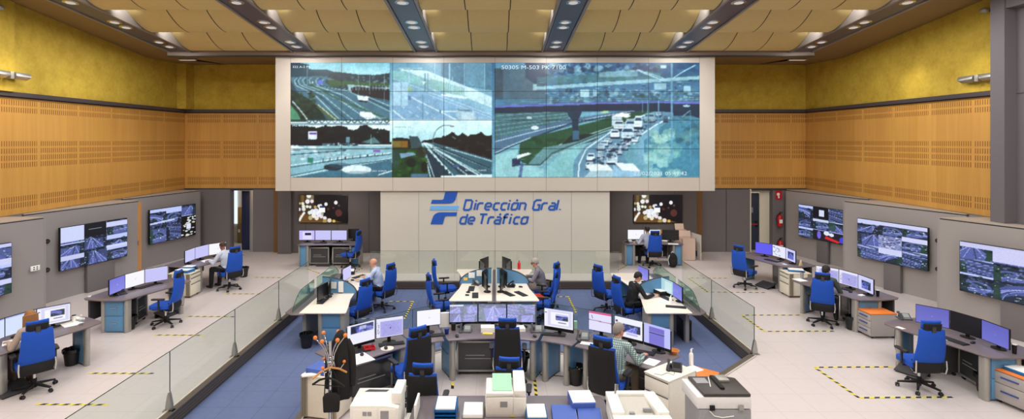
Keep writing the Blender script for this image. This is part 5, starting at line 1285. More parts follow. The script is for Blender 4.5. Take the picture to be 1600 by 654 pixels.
    fuse('trousers', k, Mp, .012, t, 3)
    for s, h0, kn, an in legs:
        k = MB(); k.cap(an+Vector((0, -.02, -.035)), an+Vector((0, .15, -.052)), .042, .034, 12); k.ell(an+Vector((0, .04, -.055)), .042, .10, .03, 12, 8); k.cap(an, an+Vector((0, 0, .03)), .045, .046, 12)
        fuse('shoe', k, Mo, .010, t, 2)
    # ---------- hair, eyes
    if style != 'none':
        k = MB(); n, m_ = 22, 12
        def cap_(ang0, grow, front):
            bse = len(k.v)
            for i in range(m_+1):
                tt = ang0*i/m_
                for j in range(n):
                    a = 2*PI*j/n; lim = 1.0-front*(max(0, math.sin(a))**2*.55+math.cos(a)**4*.20); q = tt*lim
                    if style == 'bald': q = PI*.24+(tt/ang0)*(1.1)*(1-max(0, math.sin(a))*.75)
                    w = grow*(1+.25*math.sin(j*5.1+i*2.3)); x = (.077+w)*math.sin(q)*math.cos(a); y = -.012+(.096+w)*math.sin(q)*math.sin(a); z_ = .035+(.088+w)*math.cos(q)
                    if q > PI/2: x *= 1.02; z_ = .035-(q-PI/2)*.15
                    k.v.append(tuple(Q(x, y, z_)))
            for i in range(m_):
                for j in range(n): k.face((bse+i*n+j, bse+(i+1)*n+j, bse+(i+1)*n+(j+1) % n, bse+i*n+(j+1) % n))
        cap_(PI*.70, .006, .9)
        if style == 'bob':
            for i in range(16):
                a = PI*.93+i*PI*1.14/15; p = Q(.085*math.cos(a), -.015+.098*math.sin(a), .03); q = p+Vector((.012*math.cos(a), .008*math.sin(a)-.01, -.19)); k.cap(p, q, .022, .016, 8)
        ho = ob('hair', k, Mh, t); sm = ho.modifiers.new('thick', 'SOLIDIFY'); sm.thickness = .004
    for s in (-1, 1):
        k = MB(); k.ell(Q(s*.031, .083, .012), .013, .008, .008, 10, 8, R.to_3x3()); ob('eye', k, mat('eye', (40, 34, 32), .2), t)
    if glasses:
        k = MB()
        for s in (-1, 1): k.tube([Q(s*.033+.026*math.cos(a), .103, .012+.019*math.sin(a)) for a in [2*PI*i/12 for i in range(12)]], .0028, 6, True); k.tube([Q(s*.058, .10, .014), Q(s*.082, .02, .014), Q(s*.083, -.02, .005)], .003, 6)
        k.tube([Q(-.008, .106, .014), Q(.008, .106, .014)], .003, 6); ob('glasses', k, M_black, t)
    return t
# ================================================================= LAYOUT
# ---- glass railings
def railing(label, pts, posts, gap=.01, H_=.93, z=0.0):
    t = thing('glass_railing', label, 'railing', (pts[0][0], pts[0][1], z)); o = Vector(pts[0]).to_3d()
    loc = [Vector(p).to_3d()-o for p in pts]
    for a, b in zip(loc, loc[1:]):
        d = (b-a); L = d.length; d.normalize(); M = Matrix(((d.x, -d.y, 0, a.x), (d.y, d.x, 0, a.y), (0, 0, 1, 0), (0, 0, 0, 1)))
        mb = MB(); mb.box(gap, L-gap, -.006, .006, .05, H_, M); g = ob('glass_pane', mb, M_glass, t, smooth=False)
        mb = MB(); mb.box(gap, L-gap, -.007, .007, H_, H_+.005, M); mb.box(gap-.002, gap+.003, -.007, .007, .05, H_, M); ob('pane_edge', mb, M_gedge, g, smooth=False)
    if posts:
        for p in loc:
            mb = MB(); mb.prism([(-.055,0),(.055,0),(.05,.10),(.02,.26),(.005,.30),(-.005,.30),(-.02,.26),(-.05,.10)], -.03, .03, Matrix(((1,0,0,p.x),(0,0,-1,p.y),(0,1,0,0),(0,0,0,1))))
            mb.box(p.x-.09, p.x+.09, p.y-.05, p.y+.05, 0, .012)
            ob('post_foot', mb, M_alu, t, bevel=.004)
    return t
railing('long glass railing along the left edge of the sunken blue floor', [(-5.14, y) for y in (6.5, 8.68, 10.85, 13.05, 15.15)], True)
railing('glass railing along the right edge of the sunken blue floor', [(5.17, y) for y in (10.98, 13.15, 15.25)], True)
railing('glass railing in front of the white lettered wall', [(-3.78, 16.62), (-1.25, 16.62), (1.25, 16.62), (3.74, 16.62)], False)
railing('low glass railing on the platform edge behind the arc of desks', [(-2.62, 10.02), (-1.64, 10.84), (-1.1, 11.26), (1.1, 11.26), (1.93, 10.79), (2.72, 10.1)], False)
mb = MB()
# ---- striped floor tape
M_ty = mat('tape_yellow', (236, 216, 70), .6); M_tk = mat('tape_black', (28, 26, 26), .6)
def tape(label, pxs, z=0.0, w=.05):
    pts = [P(x, y, z) for x, y in pxs]; o = pts[0]; mb = MB()
    for a, b in zip(pts, pts[1:]):
        d = b-a; L = d.length; d.normalize(); n = Vector((-d.y, d.x, 0)); k = max(2, int(L/.085)); st = L/k
        for i in range(k):
            sl = .02; p0 = a-o+d*(i*st); p1 = a-o+d*((i+1)*st); mb.m(i % 2)
            e0 = sl if i else 0; e1 = sl if i < k-1 else 0
            vs = [p0-n*w/2-d*e0, p1-n*w/2-d*e1, p1+n*w/2+d*e1, p0+n*w/2+d*e0]
            mb.add([(v.x, v.y, .003) for v in vs], [(0, 1, 2, 3)])
    me = mb.mesh('floor_tape', [M_ty, M_tk], smooth=False); t = bpy.data.objects.new('floor_tape', me); COL.objects.link(t); t.location = o
    tag(t, label, 'floor tape')
tape('yellow and black tape strip on the floor nearest the left bottom corner', [(56,631),(169,632)])
tape('yellow and black tape strip right of the far leg of the front left desk', [(138.6,582.7),(240,583)])
tape('yellow and black tape strip in front of the middle left chair', [(240.4,523),(319,523.5)])
tape('yellow and black tape strip right of the middle left chair', [(289.4,494),(366,494.5)])
tape('yellow and black tape strip below the chair of the man at the far left desk', [(349,458.8),(406.6,459)])
tape('yellow and black tape strip right of the far left waste bin', [(394.7,433),(438,433.5)])
tape('short yellow and black tape strip at the far end of the left railing', [(478,419.6),(499,426.5)])
tape('short yellow and black tape strip beside the chair in the left recess', [(568,418),(556,424)])
tape('short yellow and black tape strip left of the desk in the right recess', [(980,414),(966,421.7)])
tape('angled yellow and black tape around the nearest chair on the right', [(1395,572.7),(1272.7,573.5),(1342,621),(1488,620)])
tape('angled yellow and black tape around the seated worker on the right', [(1255,492),(1158.8,492),(1194,517.4),(1303,517)])
tape('angled yellow and black tape around the farthest chair on the right', [(1140,434.3),(1075,434),(1106,456),(1195,456.8)])
tape('angled yellow and black tape on the blue floor behind the bald man', [(608,470.5),(645.6,470.5),(632,497.6)], PIT)
tape('short yellow and black tape on the blue floor behind the left desk monitors', [(565,497.6),(585,497.6)], PIT)
tape('angled yellow and black tape on the blue floor right of the central pod', [(855.7,463.6),(887.7,462.8),(900,487.7)], PIT)
tape('short yellow and black tape below the left leg of the central arc desk', [(707.3,597),(707,607)])
tape('yellow and black tape running forward below the right leg of the central arc desk', [(835,589.5),(839,627)])

# ---- desks along the side walls
rows = {-1: [(-8.60, 9.13, 'front desk at the left wall'), (-8.60, 12.26, 'middle desk at the left wall'), (-8.74, 15.5, 'far desk at the left wall')],
        1: [(8.45, 9.05, 'front desk at the right wall'), (8.45, 12.3, 'middle desk at the right wall'), (8.45, 15.5, 'far desk at the right wall')]}
for s in (-1, 1):
    for ox, oy, wh in rows[s]: side_desk(s, ox, oy, wh.replace(' desk', ' position'))
tri = ('nearest', 'middle', 'farthest')
def labs(k, wh): return ['%s screen, %s of three on the %s' % (k[i], tri[i], wh) for i in range(3)]
side_monitors(-1, -8.60, 9.13, ['table', 'table', 'doc'], labs(['pale blue list', 'pale blue list', 'white and lavender window'], rows[-1][0][2]), (3, 4, 5))
side_monitors(-1, -8.60, 12.26, ['lav', 'white', 'pale'], labs(['dark lavender', 'white', 'pale lavender'], rows[-1][1][2]))
side_monitors(-1, -8.74, 15.5, ['pale', 'pale', 'white'], labs(['lavender', 'pale lavender', 'white'], rows[-1][2][2]))
side_monitors(1, 8.45, 9.05, ['dim', 'off', 'dim'], labs(['lavender blue', 'black unlit', 'blue lavender'], rows[1][0][2]))
side_monitors(1, 8.45, 12.3, ['photo', 'map', 'map'], labs(['road picture', 'map', 'pale map'], rows[1][1][2]), (31, 32, 33))
side_monitors(1, 8.45, 15.5, ['photo', 'icons', 'blue'], labs(['dark picture', 'white icon', 'bright blue'], rows[1][2][2]), (34, 35, 36))
for s, i, sc, lab in ((-1, 1, 446, None),): pass
def K(px, py, z): return P(px, py, z)
keyboard('black keyboard on the middle desk at the left wall', K(229, 446, .76), math.radians(76))
keyboard('black keyboard on the front desk at the right wall', K(1490, 530.5, .76), math.radians(-78))
keyboard('black keyboard on the far desk at the right wall', K(1206, 406, .76), math.radians(-66))
keyboard('black keyboard on the middle desk at the right wall', K(1316, 449, .76), math.radians(-70))
mouse('black mouse on the front desk at the right wall', K(1520, 534, .76), -1.2); mouse('black mouse on the middle desk at the left wall', K(252, 441.5, .76), 1.2)
mouse('black mouse on the far desk at the right wall', K(1220, 407, .76), -1.2); mouse('black mouse on the middle desk at the right wall', K(1329, 455, .76), -1.2)
phone('dark grey phone at the far end of the front desk at the right wall', K(1411, 496.5, .75), math.radians(-10))
phone('black phone beside the dark lavender screen on the left', K(186.5, 459, .75), math.radians(60), dark=True)
papers('white papers at the far end of the front desk at the left wall', K(108, 506, .75), .9, fan=.3)
papers('white papers on the front desk at the left wall near the woman', K(16, 534, .75), .7, fan=.4)
papers('white papers before the man at the far left desk', K(322, 407, .75), .8, fan=.3)
papers('small white note beside the phone on the front right desk', K(1407, 511, .75), .3, w=.09, l=.14)
papers('small white note by the keyboard on the front right desk', K(1474, 528, .75), .8, w=.1, l=.16)
papers('small white note on the far desk at the right wall', K(1226, 412, .75), .2, w=.08, l=.16)
papers('small white note beside the mouse of the worker at the middle right desk', K(1346, 460.5, .75), .4, w=.13, l=.09, h=.015)
papers('white sheet left of the steel cup on the middle right desk', K(1250, 436.5, .75), .2, w=.24, l=.28)
cup('dark steel cup standing on the middle desk at the right wall', K(1253, 434, .755), .756, .16, .045, M_mgray, M_black)
cup('black and white paper cup beside the road picture screen', K(1371.5, 462, .75), .742, .14, .035, M_black, M_paper)
cup('black and white paper cup at the near end of the front right desk', K(1585, 551, .75), .742, .15, .035, M_black, M_paper)
cup('white cup with black lid on the front desk at the left wall', K(115.5, 502, .75), .742, .13, .036, M_paper, M_black)
bottle('water_bottle', 'clear water bottle at the end of the front left desk', K(127, 507, .75), .742, .2, .035, M_clear, M_paper)
papers('white folded leaflet behind the bottle on the front left desk', (-8.22, 10.84), 1.2, w=.1, l=.26, h=.03)
papers('small white sheet at the tip of the middle left desk', K(140, 462, .75), .5, w=.05, l=.11)
t = flat_thing('tent_card', 'small wooden triangular card stand at the near end of the far right desk', 'card stand', K(1251, 414.5, .75), .3, .742, MB().prism([(-.05,0),(.05,0),(0,.17)], -.03, .03, Matrix(((1,0,0,0),(0,0,-1,0),(0,1,0,0),(0,0,0,1)))), mat('card_beige', (216, 190, 150), .6))
# chairs on the sides
def C(px, py): v = P(px, py, .1); return (v.x, v.y, 0)
D = math.radians
make_chair('blue', 'blue swivel chair holding the fair-haired woman at the left edge', (-7.84, 9.36, 0), D(48))
make_chair('blue', 'empty blue swivel chair at the middle desk by the left wall', C(258.7, 501), D(92))
make_chair('blue', 'blue swivel chair holding the man in the pale shirt at the far left', C(358.5, 446.7), D(55))
make_chair('blue', 'empty blue swivel chair at the desk in the left recess', (-4.85, 18.4, 0), D(80))
make_chair('blue', 'blue swivel chair holding the man at the desk in the right recess', (5.32, 18.62, 0), D(0))
make_chair('blue', 'empty blue swivel chair at the farthest desk by the right wall', C(1164, 444), D(-58))
make_chair('blue', 'blue swivel chair holding the worker in dark green by the right wall', C(1285, 500), D(-30))
make_chair('blue', 'empty blue swivel chair at the nearest desk by the right wall', C(1436, 598), D(-4))
# cabinets, bins, footrests on the sides
cabinet('glazed computer cabinet under the front right desk, the nearer one', (8.28, 9.62), D(-98), .56, d=.4); cabinet('glazed computer cabinet under the front right desk, the farther one', (8.08, 10.3), D(-112), .5, d=.4)
cabinet('glazed computer cabinet under the middle desk at the left wall', (-8.3, 12.95), D(98), .5, d=.4)
cabinet('dark glazed computer cabinet under the far desk at the right wall', (8.22, 16.15), D(-100), .56, d=.4); cabinet('dark computer cabinet under the middle desk at the right wall', (8.22, 12.95), D(-100), .5, d=.4)
cabinet('dark computer cabinet under the front desk at the left wall', (-8.35, 9.9), D(98), .5, d=.4)
def footrest(label, c, rz, z=0.0):
    t = thing('footrest', label, 'footrest', (c[0], c[1], z), rz); mb = MB(); mb.prism([(-.16,.02),(.16,.12),(.16,.14),(-.16,.04)], -.24, .24, Matrix(((0,0,1,0),(1,0,0,0),(0,1,0,0),(0,0,0,1)))); ob('foot_plate', mb, M_dgray, t, bevel=.004)
    mb = MB(); mb.box(-.22, .22, .1, .14, 0, .1); mb.box(-.22, .22, -.14, -.1, 0, .03); ob('stand', mb, M_plast, t); return t
footrest('dark footrest under the middle desk at the left wall', (-8.0, 13.4), D(80)); footrest('dark footrest under the far desk at the right wall', (7.85, 16.0), D(-70)); footrest('dark footrest under the front desk at the right wall', (7.62, 10.05), D(-60)); footrest('dark footrest under the front desk at the left wall', (-8.15, 9.3), D(70))
footrest('dark footrest under the desk in the left recess', (-5.85, 18.8), 0)
def B(px, py, z=0): v = P(px, py, z); return (v.x, v.y)
bin_('black lined bin behind the front left desk leg', B(112, 569)); bin_('black lined bin under the middle left desk', B(202, 514)); bin_('black lined bin behind the chair at the far left desk', B(381, 432))
bin_('black lined bin standing on the blue floor near the coat stand', B(479, 542, PIT), PIT); bin_('black lined bin under the middle right desk', B(1331, 514)); bin_('black lined bin under the near end of the front right desk', B(1539, 612))
bin_('black lined bin between the arc desks beside the man in the checked shirt', B(899.5, 599), 0, 1.05); bin_('black lined bin under the central arc desk', B(815, 578), 0, 1.0)
drawers('cream wheeled drawer unit with teal folders between the left desks', (-8.26, 15.14), D(90), .5, .6, .66, (.18, .27, .55), M_cream, M_cream, ribs=True, handle='lip')
drawers('cream wheeled drawer unit between the far and middle right desks', (7.97, 15.16), D(-90), .48, .6, .66, (.18, .27, .55), M_cream, M_cream, ribs=True, handle='lip')
drawers('grey drawer unit with an orange top and three blue handles', (8.07, 12.04), D(-88), .44, .56, .54, (.3, .33, .37), M_grayc, M_grayc, M_orange)
drawers('grey drawer unit with an orange top and two blue handles by the right edge', (8.22, 8.78), D(-78), .46, .6, .54, (.4, .6), M_grayc, M_grayc, M_orange)
def folder(label, c, rz, z, w=.24, l=.32, h=.05, m=None, sheet=True):
    t = thing('folder', label, 'folder', (c[0], c[1], z), rz); mb = MB(); mb.box(-w/2, w/2, -l/2, l/2, 0, h); ob('cover', mb, m or M_binder, t, bevel=.006)
    if sheet: mb = MB(); mb.box(-w/2+.01, w/2-.0, -l/2+.02, l/2-.005, h, h+.006); ob('loose_sheet', mb, M_paper, t, smooth=False)
    mb = MB(); mb.box(-w/2+.006, w/2+.002, -l/2+.004, l/2-.004, .008, h-.008); ob('page_block', mb, M_paper, t, smooth=False)
    return t
folder('blue folder with a white sheet on the orange topped drawer unit', (8.45, 8.82), .2, .54, .3, .34, .05, M_teal)
folder('teal folder stack on the cream drawer unit between the left desks', (-8.52, 15.1), 1.4, .66, .3, .4, .07, M_teal); folder('smaller teal folder on the same left drawer unit', (-8.5, 15.3), 1.5, .74, .22, .3, .03, M_teal)
folder('blue folder with white sheets on the cream drawer unit at the right', (8.3, 15.2), 1.2, .66, .3, .4, .05, M_teal)
t = thing('wall_socket', 'white quadruple wall socket beside the television on the left partition', 'socket', (-10.975+.0, 13.12, 1.22), D(74)); mb = MB(); mb.box(-.1, .1, -.02, .0, -.06, .06); ob('plate', mb, M_paper, t, bevel=.004)
for i in (-1, 1):
    for j in (-1, 1): mb = MB(); mb.cone((i*.035, -.02, j*.025), (i*.035, -.024, j*.025), .016, n=12); ob('socket_hole', mb, M_dgray, t)
for i, (z_) in enumerate((1.62, .87)):
    for s, q, o_ in ((-1, PL[1], 'left'), (1, PR[1], 'right')):
        p, ang = on_part(q, .005, 2.74 if s < 0 else 2.70)
        t = thing('cable_grommet', '%s round black cable hole on the %s partition' % (('upper', 'lower')[i], o_), 'cable hole', (p.x, p.y, z_), ang); mb = MB(); mb.cone((0, .0, 0), (0, -.03, 0), .06, .055, 18); ob('ring', mb, M_black, t); mb = MB(); mb.cone((0, -.03, 0), (0, -.034, 0), .035, .035, 14); ob('plug', mb, M_dgray, t)

# ---- desks in the two recesses
def recess_desk(label, x0, x1, y, left=True):
    t = thing('straight_desk', label, 'desk', ((x0+x1)/2, y, 0)); w = (x1-x0)/2
    mb = MB(); mb.prism([(-w-.02,.0),(-w+.1,-.06),(0,.02),(w-.1,-.06),(w+.02,.0),(w+.02,.5),(w-.2,.8),(-w+.2,.8),(-w-.02,.5)], .715, .74); ob('desktop', mb, M_dktop, t, bevel=.006)
    for s in (-1, 1):
        mb = MB(); x = s*(w-.16); mb.box(x-.1, x+.1, .04, .55, .02, .7); pd = ob('pedestal', mb, M_bluep, t, bevel=.004)
        mb = MB(); xs = s*(w-.31); mb.prism(arc(xs, .06, .05, .06, 180, 360, 8)+[(xs+.05, .5), (xs-.05, .5)], 0, .715); ob('pedestal_post', mb, M_silver, pd, bevel=.003)
        mb = MB(); xs = s*(w-.03); mb.prism(arc(xs, .06, .03, .06, 180, 360, 8)+[(xs+.03, .5), (xs-.03, .5)], 0, .715); ob('pedestal_post', mb, M_silver, pd, bevel=.003)
    mb = MB(); mb.box(-w+.35, w-.35, .6, .62, .2, .7); ob('modesty_panel', mb, M_dgray, t); return t
recess_desk('dark topped desk with glazed cabinets in the left recess', -6.68, -4.6, 18.62); recess_desk('dark topped desk with blue end panels in the right recess', 4.42, 6.4, 18.75)
cabinet('glazed computer cabinet, left of the pair under the left recess desk', (-6.0, 18.75), 0, .66, d=.45); cabinet('glazed computer cabinet, right of the pair under the left recess desk', (-5.25, 18.75), 0, .62, d=.45)
s0 = (EYE-.82)/ (374.5-CY)*F
for i, (a, b, k, lab) in enumerate(((467.2,491.8,'dialog','lavender screen with a dark picture, leftmost in the left recess'), (492.2,517.3,'pale','pale lavender screen in the middle of the left recess desk'), (517.7,542,'pale','pale lavender screen beside the empty recess chair'), (544,561,'off','small black unlit screen behind the recess chair'))):
    yy = s0 if i < 3 else s0+.3; monitor(lab, ((a-CX)*yy/F, yy), ((b-CX)*yy/F, yy), k, .74)
s1 = 18.75+.5
for a, b, k, lab in ((980.6,1006.4,'white','bright white screen at the left of the right recess desk'), (1007,1032,'white','bright white screen behind the seated man in the right recess'), (1036,1061,'off','black unlit screen on the right recess desk')):
    yy = s1 if k != 'off' else s1-.15; monitor(lab, ((a-CX)*yy/F, yy+(0 if k != 'off' else .12)), ((b-CX)*yy/F, yy), k, .74)
keyboard('black keyboard under the first screen in the left recess', (-6.0, 18.9), 0); keyboard('black keyboard under the third screen in the left recess', (-5.35, 18.9), 0)
phone('dark grey phone at the left end of the right recess desk', (4.62, 19.02), D(20))
papers('white papers on the right recess desk before the black screen', K(1052, 380.5, .75), 1.4, w=.2, l=.34); papers('small white notes behind the blue chair in the right recess', K(1039, 376, .75), .9, w=.14, l=.2, h=.02); papers('white papers left of the seated man in the right recess', K(990, 376.5, .75), .6)
for nm, lab, x0, x1, y0, y1, h in (('cardboard_box', 'open pale cardboard box beside the right recess desk, the larger one', 1066, 1087, 19.6, 20.1, .78), ('cardboard_box', 'pale cardboard box behind the black screen in the right recess', 1059, 1073, 20.2, 20.5, .98)):
    a, b = (x0-CX)*y0/F, (x1-CX)*y0/F; t = thing(nm, lab, 'box', ((a+b)/2, (y0+y1)/2, 0)); w, d = (b-a)/2, (y1-y0)/2
    mb = MB(); mk = mat('box_card', (226, 200, 184), .8); mb.box(-w, w, -d, -d+.01, 0, h); mb.box(-w, w, d-.01, d, 0, h); mb.box(-w, -w+.01, -d, d, 0, h); mb.box(w-.01, w, -d, d, 0, h); mb.box(-w, w, -d, d, 0, .01); ob('box_body', mb, mk, t, smooth=False)
    mb = MB(); mb.box(-w, w, 0, .01, 0, .2, T(0, d, h) @ Rx(-.35)); ob('flap', mb, mk, t, smooth=False)
t = thing('leaning_board', 'narrow pale board leaning beside the cardboard boxes in the right recess', 'board', (7.25, 19.9, 0), D(-80)); mb = MB(); mb.box(-.35, .35, -.01, .01, 0, .9); ob('board_sheet', mb, mat('board_pale', (214, 212, 206), .5), t); mb = MB(); mb.box(-.1, .1, -.013, -.01, .1, .3); ob('label_patch', mb, M_hand, t)
t = thing('wooden_chair_back', 'small orange wooden chair back seen above the black recess screen', 'chair', (6.05, 20.3, 0)); mb = MB(); mb.prism(arc(0, .06, .17, .1, 0, 180, 10)+[(-.17,0),(.17,0)], -.012, .012, Matrix(((1,0,0,0),(0,0,-1,0),(0,1,0,.84),(0,0,0,1)))); ob('backrest', mb, M_wood, t)
mb = MB(); mb.box(-.18, .18, -.38, 0, .43, .46); ob('seat', mb, M_wood, t, bevel=.01)
for x in (-.15, .15):
    for y in (-.35, -.0): mb = MB(); mb.cone((x, y, 0), (x, y, .43 if y < -.1 else .86), .013); ob('leg', mb, M_dgray, t)
t = thing('backpack', 'black backpack with white trim on the floor under the right recess desk', 'backpack', (6.02-.05, 18.55, 0), .15); mb = MB(); mb.ell((0, 0, .24), .17, .12, .25); mb.ell((0, -.09, .16), .13, .07, .14); b_ = ob('bag_body', mb, M_black, t)
mb = MB(); mb.tube([(-.15, -.06, .1), (-.17, -.02, .25), (-.13, -.04, .42)], .012, 6); mb.tube([(-.04, 0, .48), (0, 0, .54), (.04, 0, .48)], .008, 6); ob('trim_piping', mb, M_paper, t)
# fire gear
def extinguisher(label, x, z):
    t = thing('fire_extinguisher', label, 'fire extinguisher', (x, YB-.16, z)); mb = MB(); mb.lathe([(0,0),(.09,.0),(.095,.03),(.095,.36),(.06,.42),(.03,.44),(0,.44)], n=18); ob('cylinder', mb, M_red, t)
    mb = MB(); mb.cone((0,0,.43), (0,0,.49), .03); mb.box(-.02, .09, -.015, .015, .49, .51); mb.box(-.02, .1, -.012, .012, .53, .545); ob('valve_handle', mb, M_black, t)
    mb = MB(); mb.tube([(-.02,-.02,.47),(-.1,-.05,.44),(-.15,-.05,.3),(-.13,-.07,.12)], .012, 6); ob('hose', mb, M_black, t)
    mb = MB(); mb.box(-.06, .06, -.098, -.094, .12, .26); ob('instruction_label', mb, M_paper, t); mb = MB(); mb.box(-.05, .05, .09, .16, .1, .4); ob('wall_bracket', mb, M_alu, t)
extinguisher('red fire extinguisher on the grey wall, the upper one', 10.87, 1.0); extinguisher('smaller red fire extinguisher below the other one', 10.89, .02)
t = thing('fire_sign', 'small red safety sign high on the wall above the extinguishers', 'sign', (10.9, YB-.02, 2.0)); mb = MB(); mb.box(-.12, .12, -.01, 0, 0, .34); ob('sign_plate', mb, M_red, t); mb = MB(); mb.cone((-.02,-.012,.2), (-.02,-.013,.2), .06, n=16); mb.box(-.03,.03,-.013,-.011,.05,.14); ob('pictogram', mb, M_paper, t)

# ---- pods in the sunken floor
YP = 13.5; YC = 14.42
pod_half('cream two-seat curved pod desk on the blue floor at the left', -4.3, YP, 1, bk=1.28); pod_half('cream two-seat curved pod desk on the blue floor at the right', 4.32, YP, -1, bk=1.28)
pod_half('left half of the cream central pod desk', -.04, YC, -1, False); pod_half('right half of the cream central pod desk', -.02, YC, 1, False)
spine_glass('curved green glass screen along the outer side of the left pod desk', -4.36, YP, 1, bk=1.28); spine_glass('curved green glass screen along the outer side of the right pod desk', 4.4, YP, -1, bk=1.28)
zp = PIT+.742
def podmon(lab, ox, oy, s, y0, y1, k, seed=1, x0=.30, x1=.20): # screens stand along the spine and face the seats
    a, b = Vector((ox+s*x0, oy+y0)), Vector((ox+s*x1, oy+y1))
    if s > 0: monitor(lab, a, b, k, zp, seed, w=.5, h=.31)
    else: monitor(lab, a, b, k, zp, seed, w=.5, h=.31)
podmon('black screen on the left pod desk, nearer one at its front seat', -4.3, YP, 1, -.95, -.45, 'off', x0=.26, x1=.34); podmon('black screen on the left pod desk beside the divider', -4.3, YP, 1, -.52, -.08, 'off', x0=.42, x1=.3)
podmon('pale lit screen before the bald man, nearer one', -4.3, YP, 1, .25, .72, 'pale', x0=.5, x1=.34); podmon('pale lit screen before the bald man, farther one', -4.3, YP, 1, .8, 1.28, 'pale', x0=.34, x1=.42)
podmon('page screen before the person in black, beside the divider', 4.32, YP, -1, -.02, -.46, 'page', x0=.25, x1=.12); podmon('lavender screen before the person in black, nearer one', 4.32, YP, -1, -.5, -.95, 'lav', x0=.12, x1=.08)
podmon('dark blue screen at the back seat of the right pod desk', 4.32, YP, -1, 1.25, .75, 'lav', x0=.5, x1=.36)
monitor('black screen on the arm at the front left of the central pod', (-.30, YC-.58), (-.22, YC-1.05), 'off', zp, w=.5, h=.31, lift=.12); monitor('black screen beside the divider at the left of the central pod', (-.22, YC-.1), (-.34, YC-.56), 'off', zp, w=.5, h=.31, lift=.12)
monitor('black screen at the front right of the central pod', (.14, YC-1.05), (.24, YC-.58), 'off', zp, w=.5, h=.31, lift=.12); monitor('black screen beside the divider at the right of the central pod', (.3, YC-.56), (.14, YC-.1), 'off', zp, w=.5, h=.31, lift=.12)
monitor('black screen at the back left seat of the central pod', (-.42, YC+.75), (-.3, YC+.3), 'off', zp, w=.5, h=.31, lift=.14); monitor('black screen before the man in the grey jacket', (.3, YC+.3), (.42, YC+.75), 'off', zp, w=.5, h=.31, lift=.14)
monitor('black screen at the far left of the central pod back edge', (-.42, YC+.85), (-.2, YC+1.25), 'off', zp, w=.5, h=.31, lift=.14); monitor('black screen at the far right of the central pod back edge', (.2, YC+1.25), (.42, YC+.85), 'off', zp, w=.5, h=.31, lift=.14)
for lab, px, py, a in (('black keyboard on the left front part of the central pod, nearer one', 742.5, 461.5, 92), ('black keyboard beside the divider at the left of the central pod', 736.5, 451, 88), ('black keyboard at the right front of the central pod, nearer one', 794, 459, -60), ('long black keyboard at the right front of the central pod', 814, 459, -62),
                       ('black keyboard on the front part of the left pod desk', 504.5, 470.5, 88), ('black keyboard before the bald man', 561, 432, 60), ('black keyboard at the front of the right pod desk', 1056, 479.5, -16), ('black keyboard before the person in black', 1040, 465.5, -75)):
    keyboard(lab, K(px, py, zp), D(a), zp)
for lab, px, py in (('black mouse left of the nearer keyboard on the central pod', 730, 461.5), ('black mouse beside the divider keyboard on the central pod', 731.5, 457), ('black mouse on the right half of the central pod', 813.5, 448.5), ('black mouse on the front part of the left pod desk', 517.5, 460), ('black mouse beside the divider of the left pod desk', 551, 438)):
    mouse(lab, K(px, py, zp), 1.4, zp)
phone('grey phone by the divider on the left of the central pod', K(744, 444.5, zp), D(60), zp); phone('grey phone beside the divider of the left pod desk', K(531, 456, zp), D(80), zp, dark=True); phone('grey phone with pale display by the right pod divider', K(1025, 451, zp), D(-60), zp); phone('black phone by the divider on the right of the central pod', K(799, 447, zp), D(-100), zp, dark=True)
papers('white note pinned low on the central pod divider', (-.62, YC-.03), 0, zp+.15, w=.16, l=.02, h=.14); papers('yellow note stack on the central pod divider', (-.78, YC-.03), 0, zp+.09, w=.1, l=.02, h=.07, m=mat('note_yellow', (238, 206, 90), .7))
papers('white note beside the blue panel edge of the central pod divider', (-.42, YC-.03), 0, zp+.2, w=.14, l=.02, h=.15)
papers('white notes pinned on the left pod divider', (-4.02, YP-.03), 0, zp+.12, w=.26, l=.02, h=.16); papers('tall white sheet pinned on the left pod divider', (-3.78, YP-.03), 0, zp+.03, w=.12, l=.02, h=.26)
folder('teal folder pile beside the divider of the left pod desk', K(513, 454, zp), 1.4, zp, .26, .36, .1, M_teal); folder('smaller teal folder pile beside the left pod screens', K(508, 457, zp), 1.2, zp, .2, .3, .05, M_teal, False)
for lab, px, py, r in (('white papers before the person in black', 1012, 457, .4), ('white papers on the right pod desk near the phone', 1022, 459, 1.0), ('pale papers at the front of the right pod desk', 1040, 471, .9)): papers(lab, K(px, py, zp), r, zp, fan=.3)
def tray(label, c, rz, z, m, h=.1, w=.26, l=.33):
    t = thing('document_box', label, 'box', (c[0], c[1], z), rz); mb = MB(); mb.box(-w/2, w/2, -l/2, l/2, 0, h); ob('box_body', mb, m, t, bevel=.006); mb = MB(); mb.box(-w/2+.02, w/2-.02, -l/2+.02, l/2-.02, h, h+.008); ob('top_sheet', mb, M_paper, t); return t
tray('dark box with a white sheet on the desk left of the bald man', K(547, 427, zp), .2, zp, M_plast, .09); tray('black box under the page screen on the right pod desk', K(1036, 459, zp), .3, zp, M_plast, .1, .36, .3)
t = bottle('spray_bottle', 'red bottle on the back part of the central pod desk', K(811, 420, zp), zp, .25, .045, M_red, M_red); bottle('spray_bottle', 'small clear bottle beside the far screens of the central pod', (.45, 15.92), zp, .17, .035, M_clear, M_black)
bottle('spray_bottle', 'small white bottle at the front of the right pod desk', K(1048, 474, zp), zp, .18, .035, M_paper, M_paper, pump=True)
t = thing('computer_tower', 'black computer tower under the right pod desk', 'computer', (4.3, 12.55, PIT)); mb = MB(); mb.box(-.1, .1, -.22, .22, 0, .44); ob('case_body', mb, M_plast, t, bevel=.006); mb = MB(); mb.box(-.085, .085, -.226, -.22, .1, .4); ob('front_panel', mb, M_black, t, bevel=.003); mb = MB(); mb.cone((0, -.226, .06), (0, -.232, .06), .018); ob('power_button', mb, M_mgray, t)
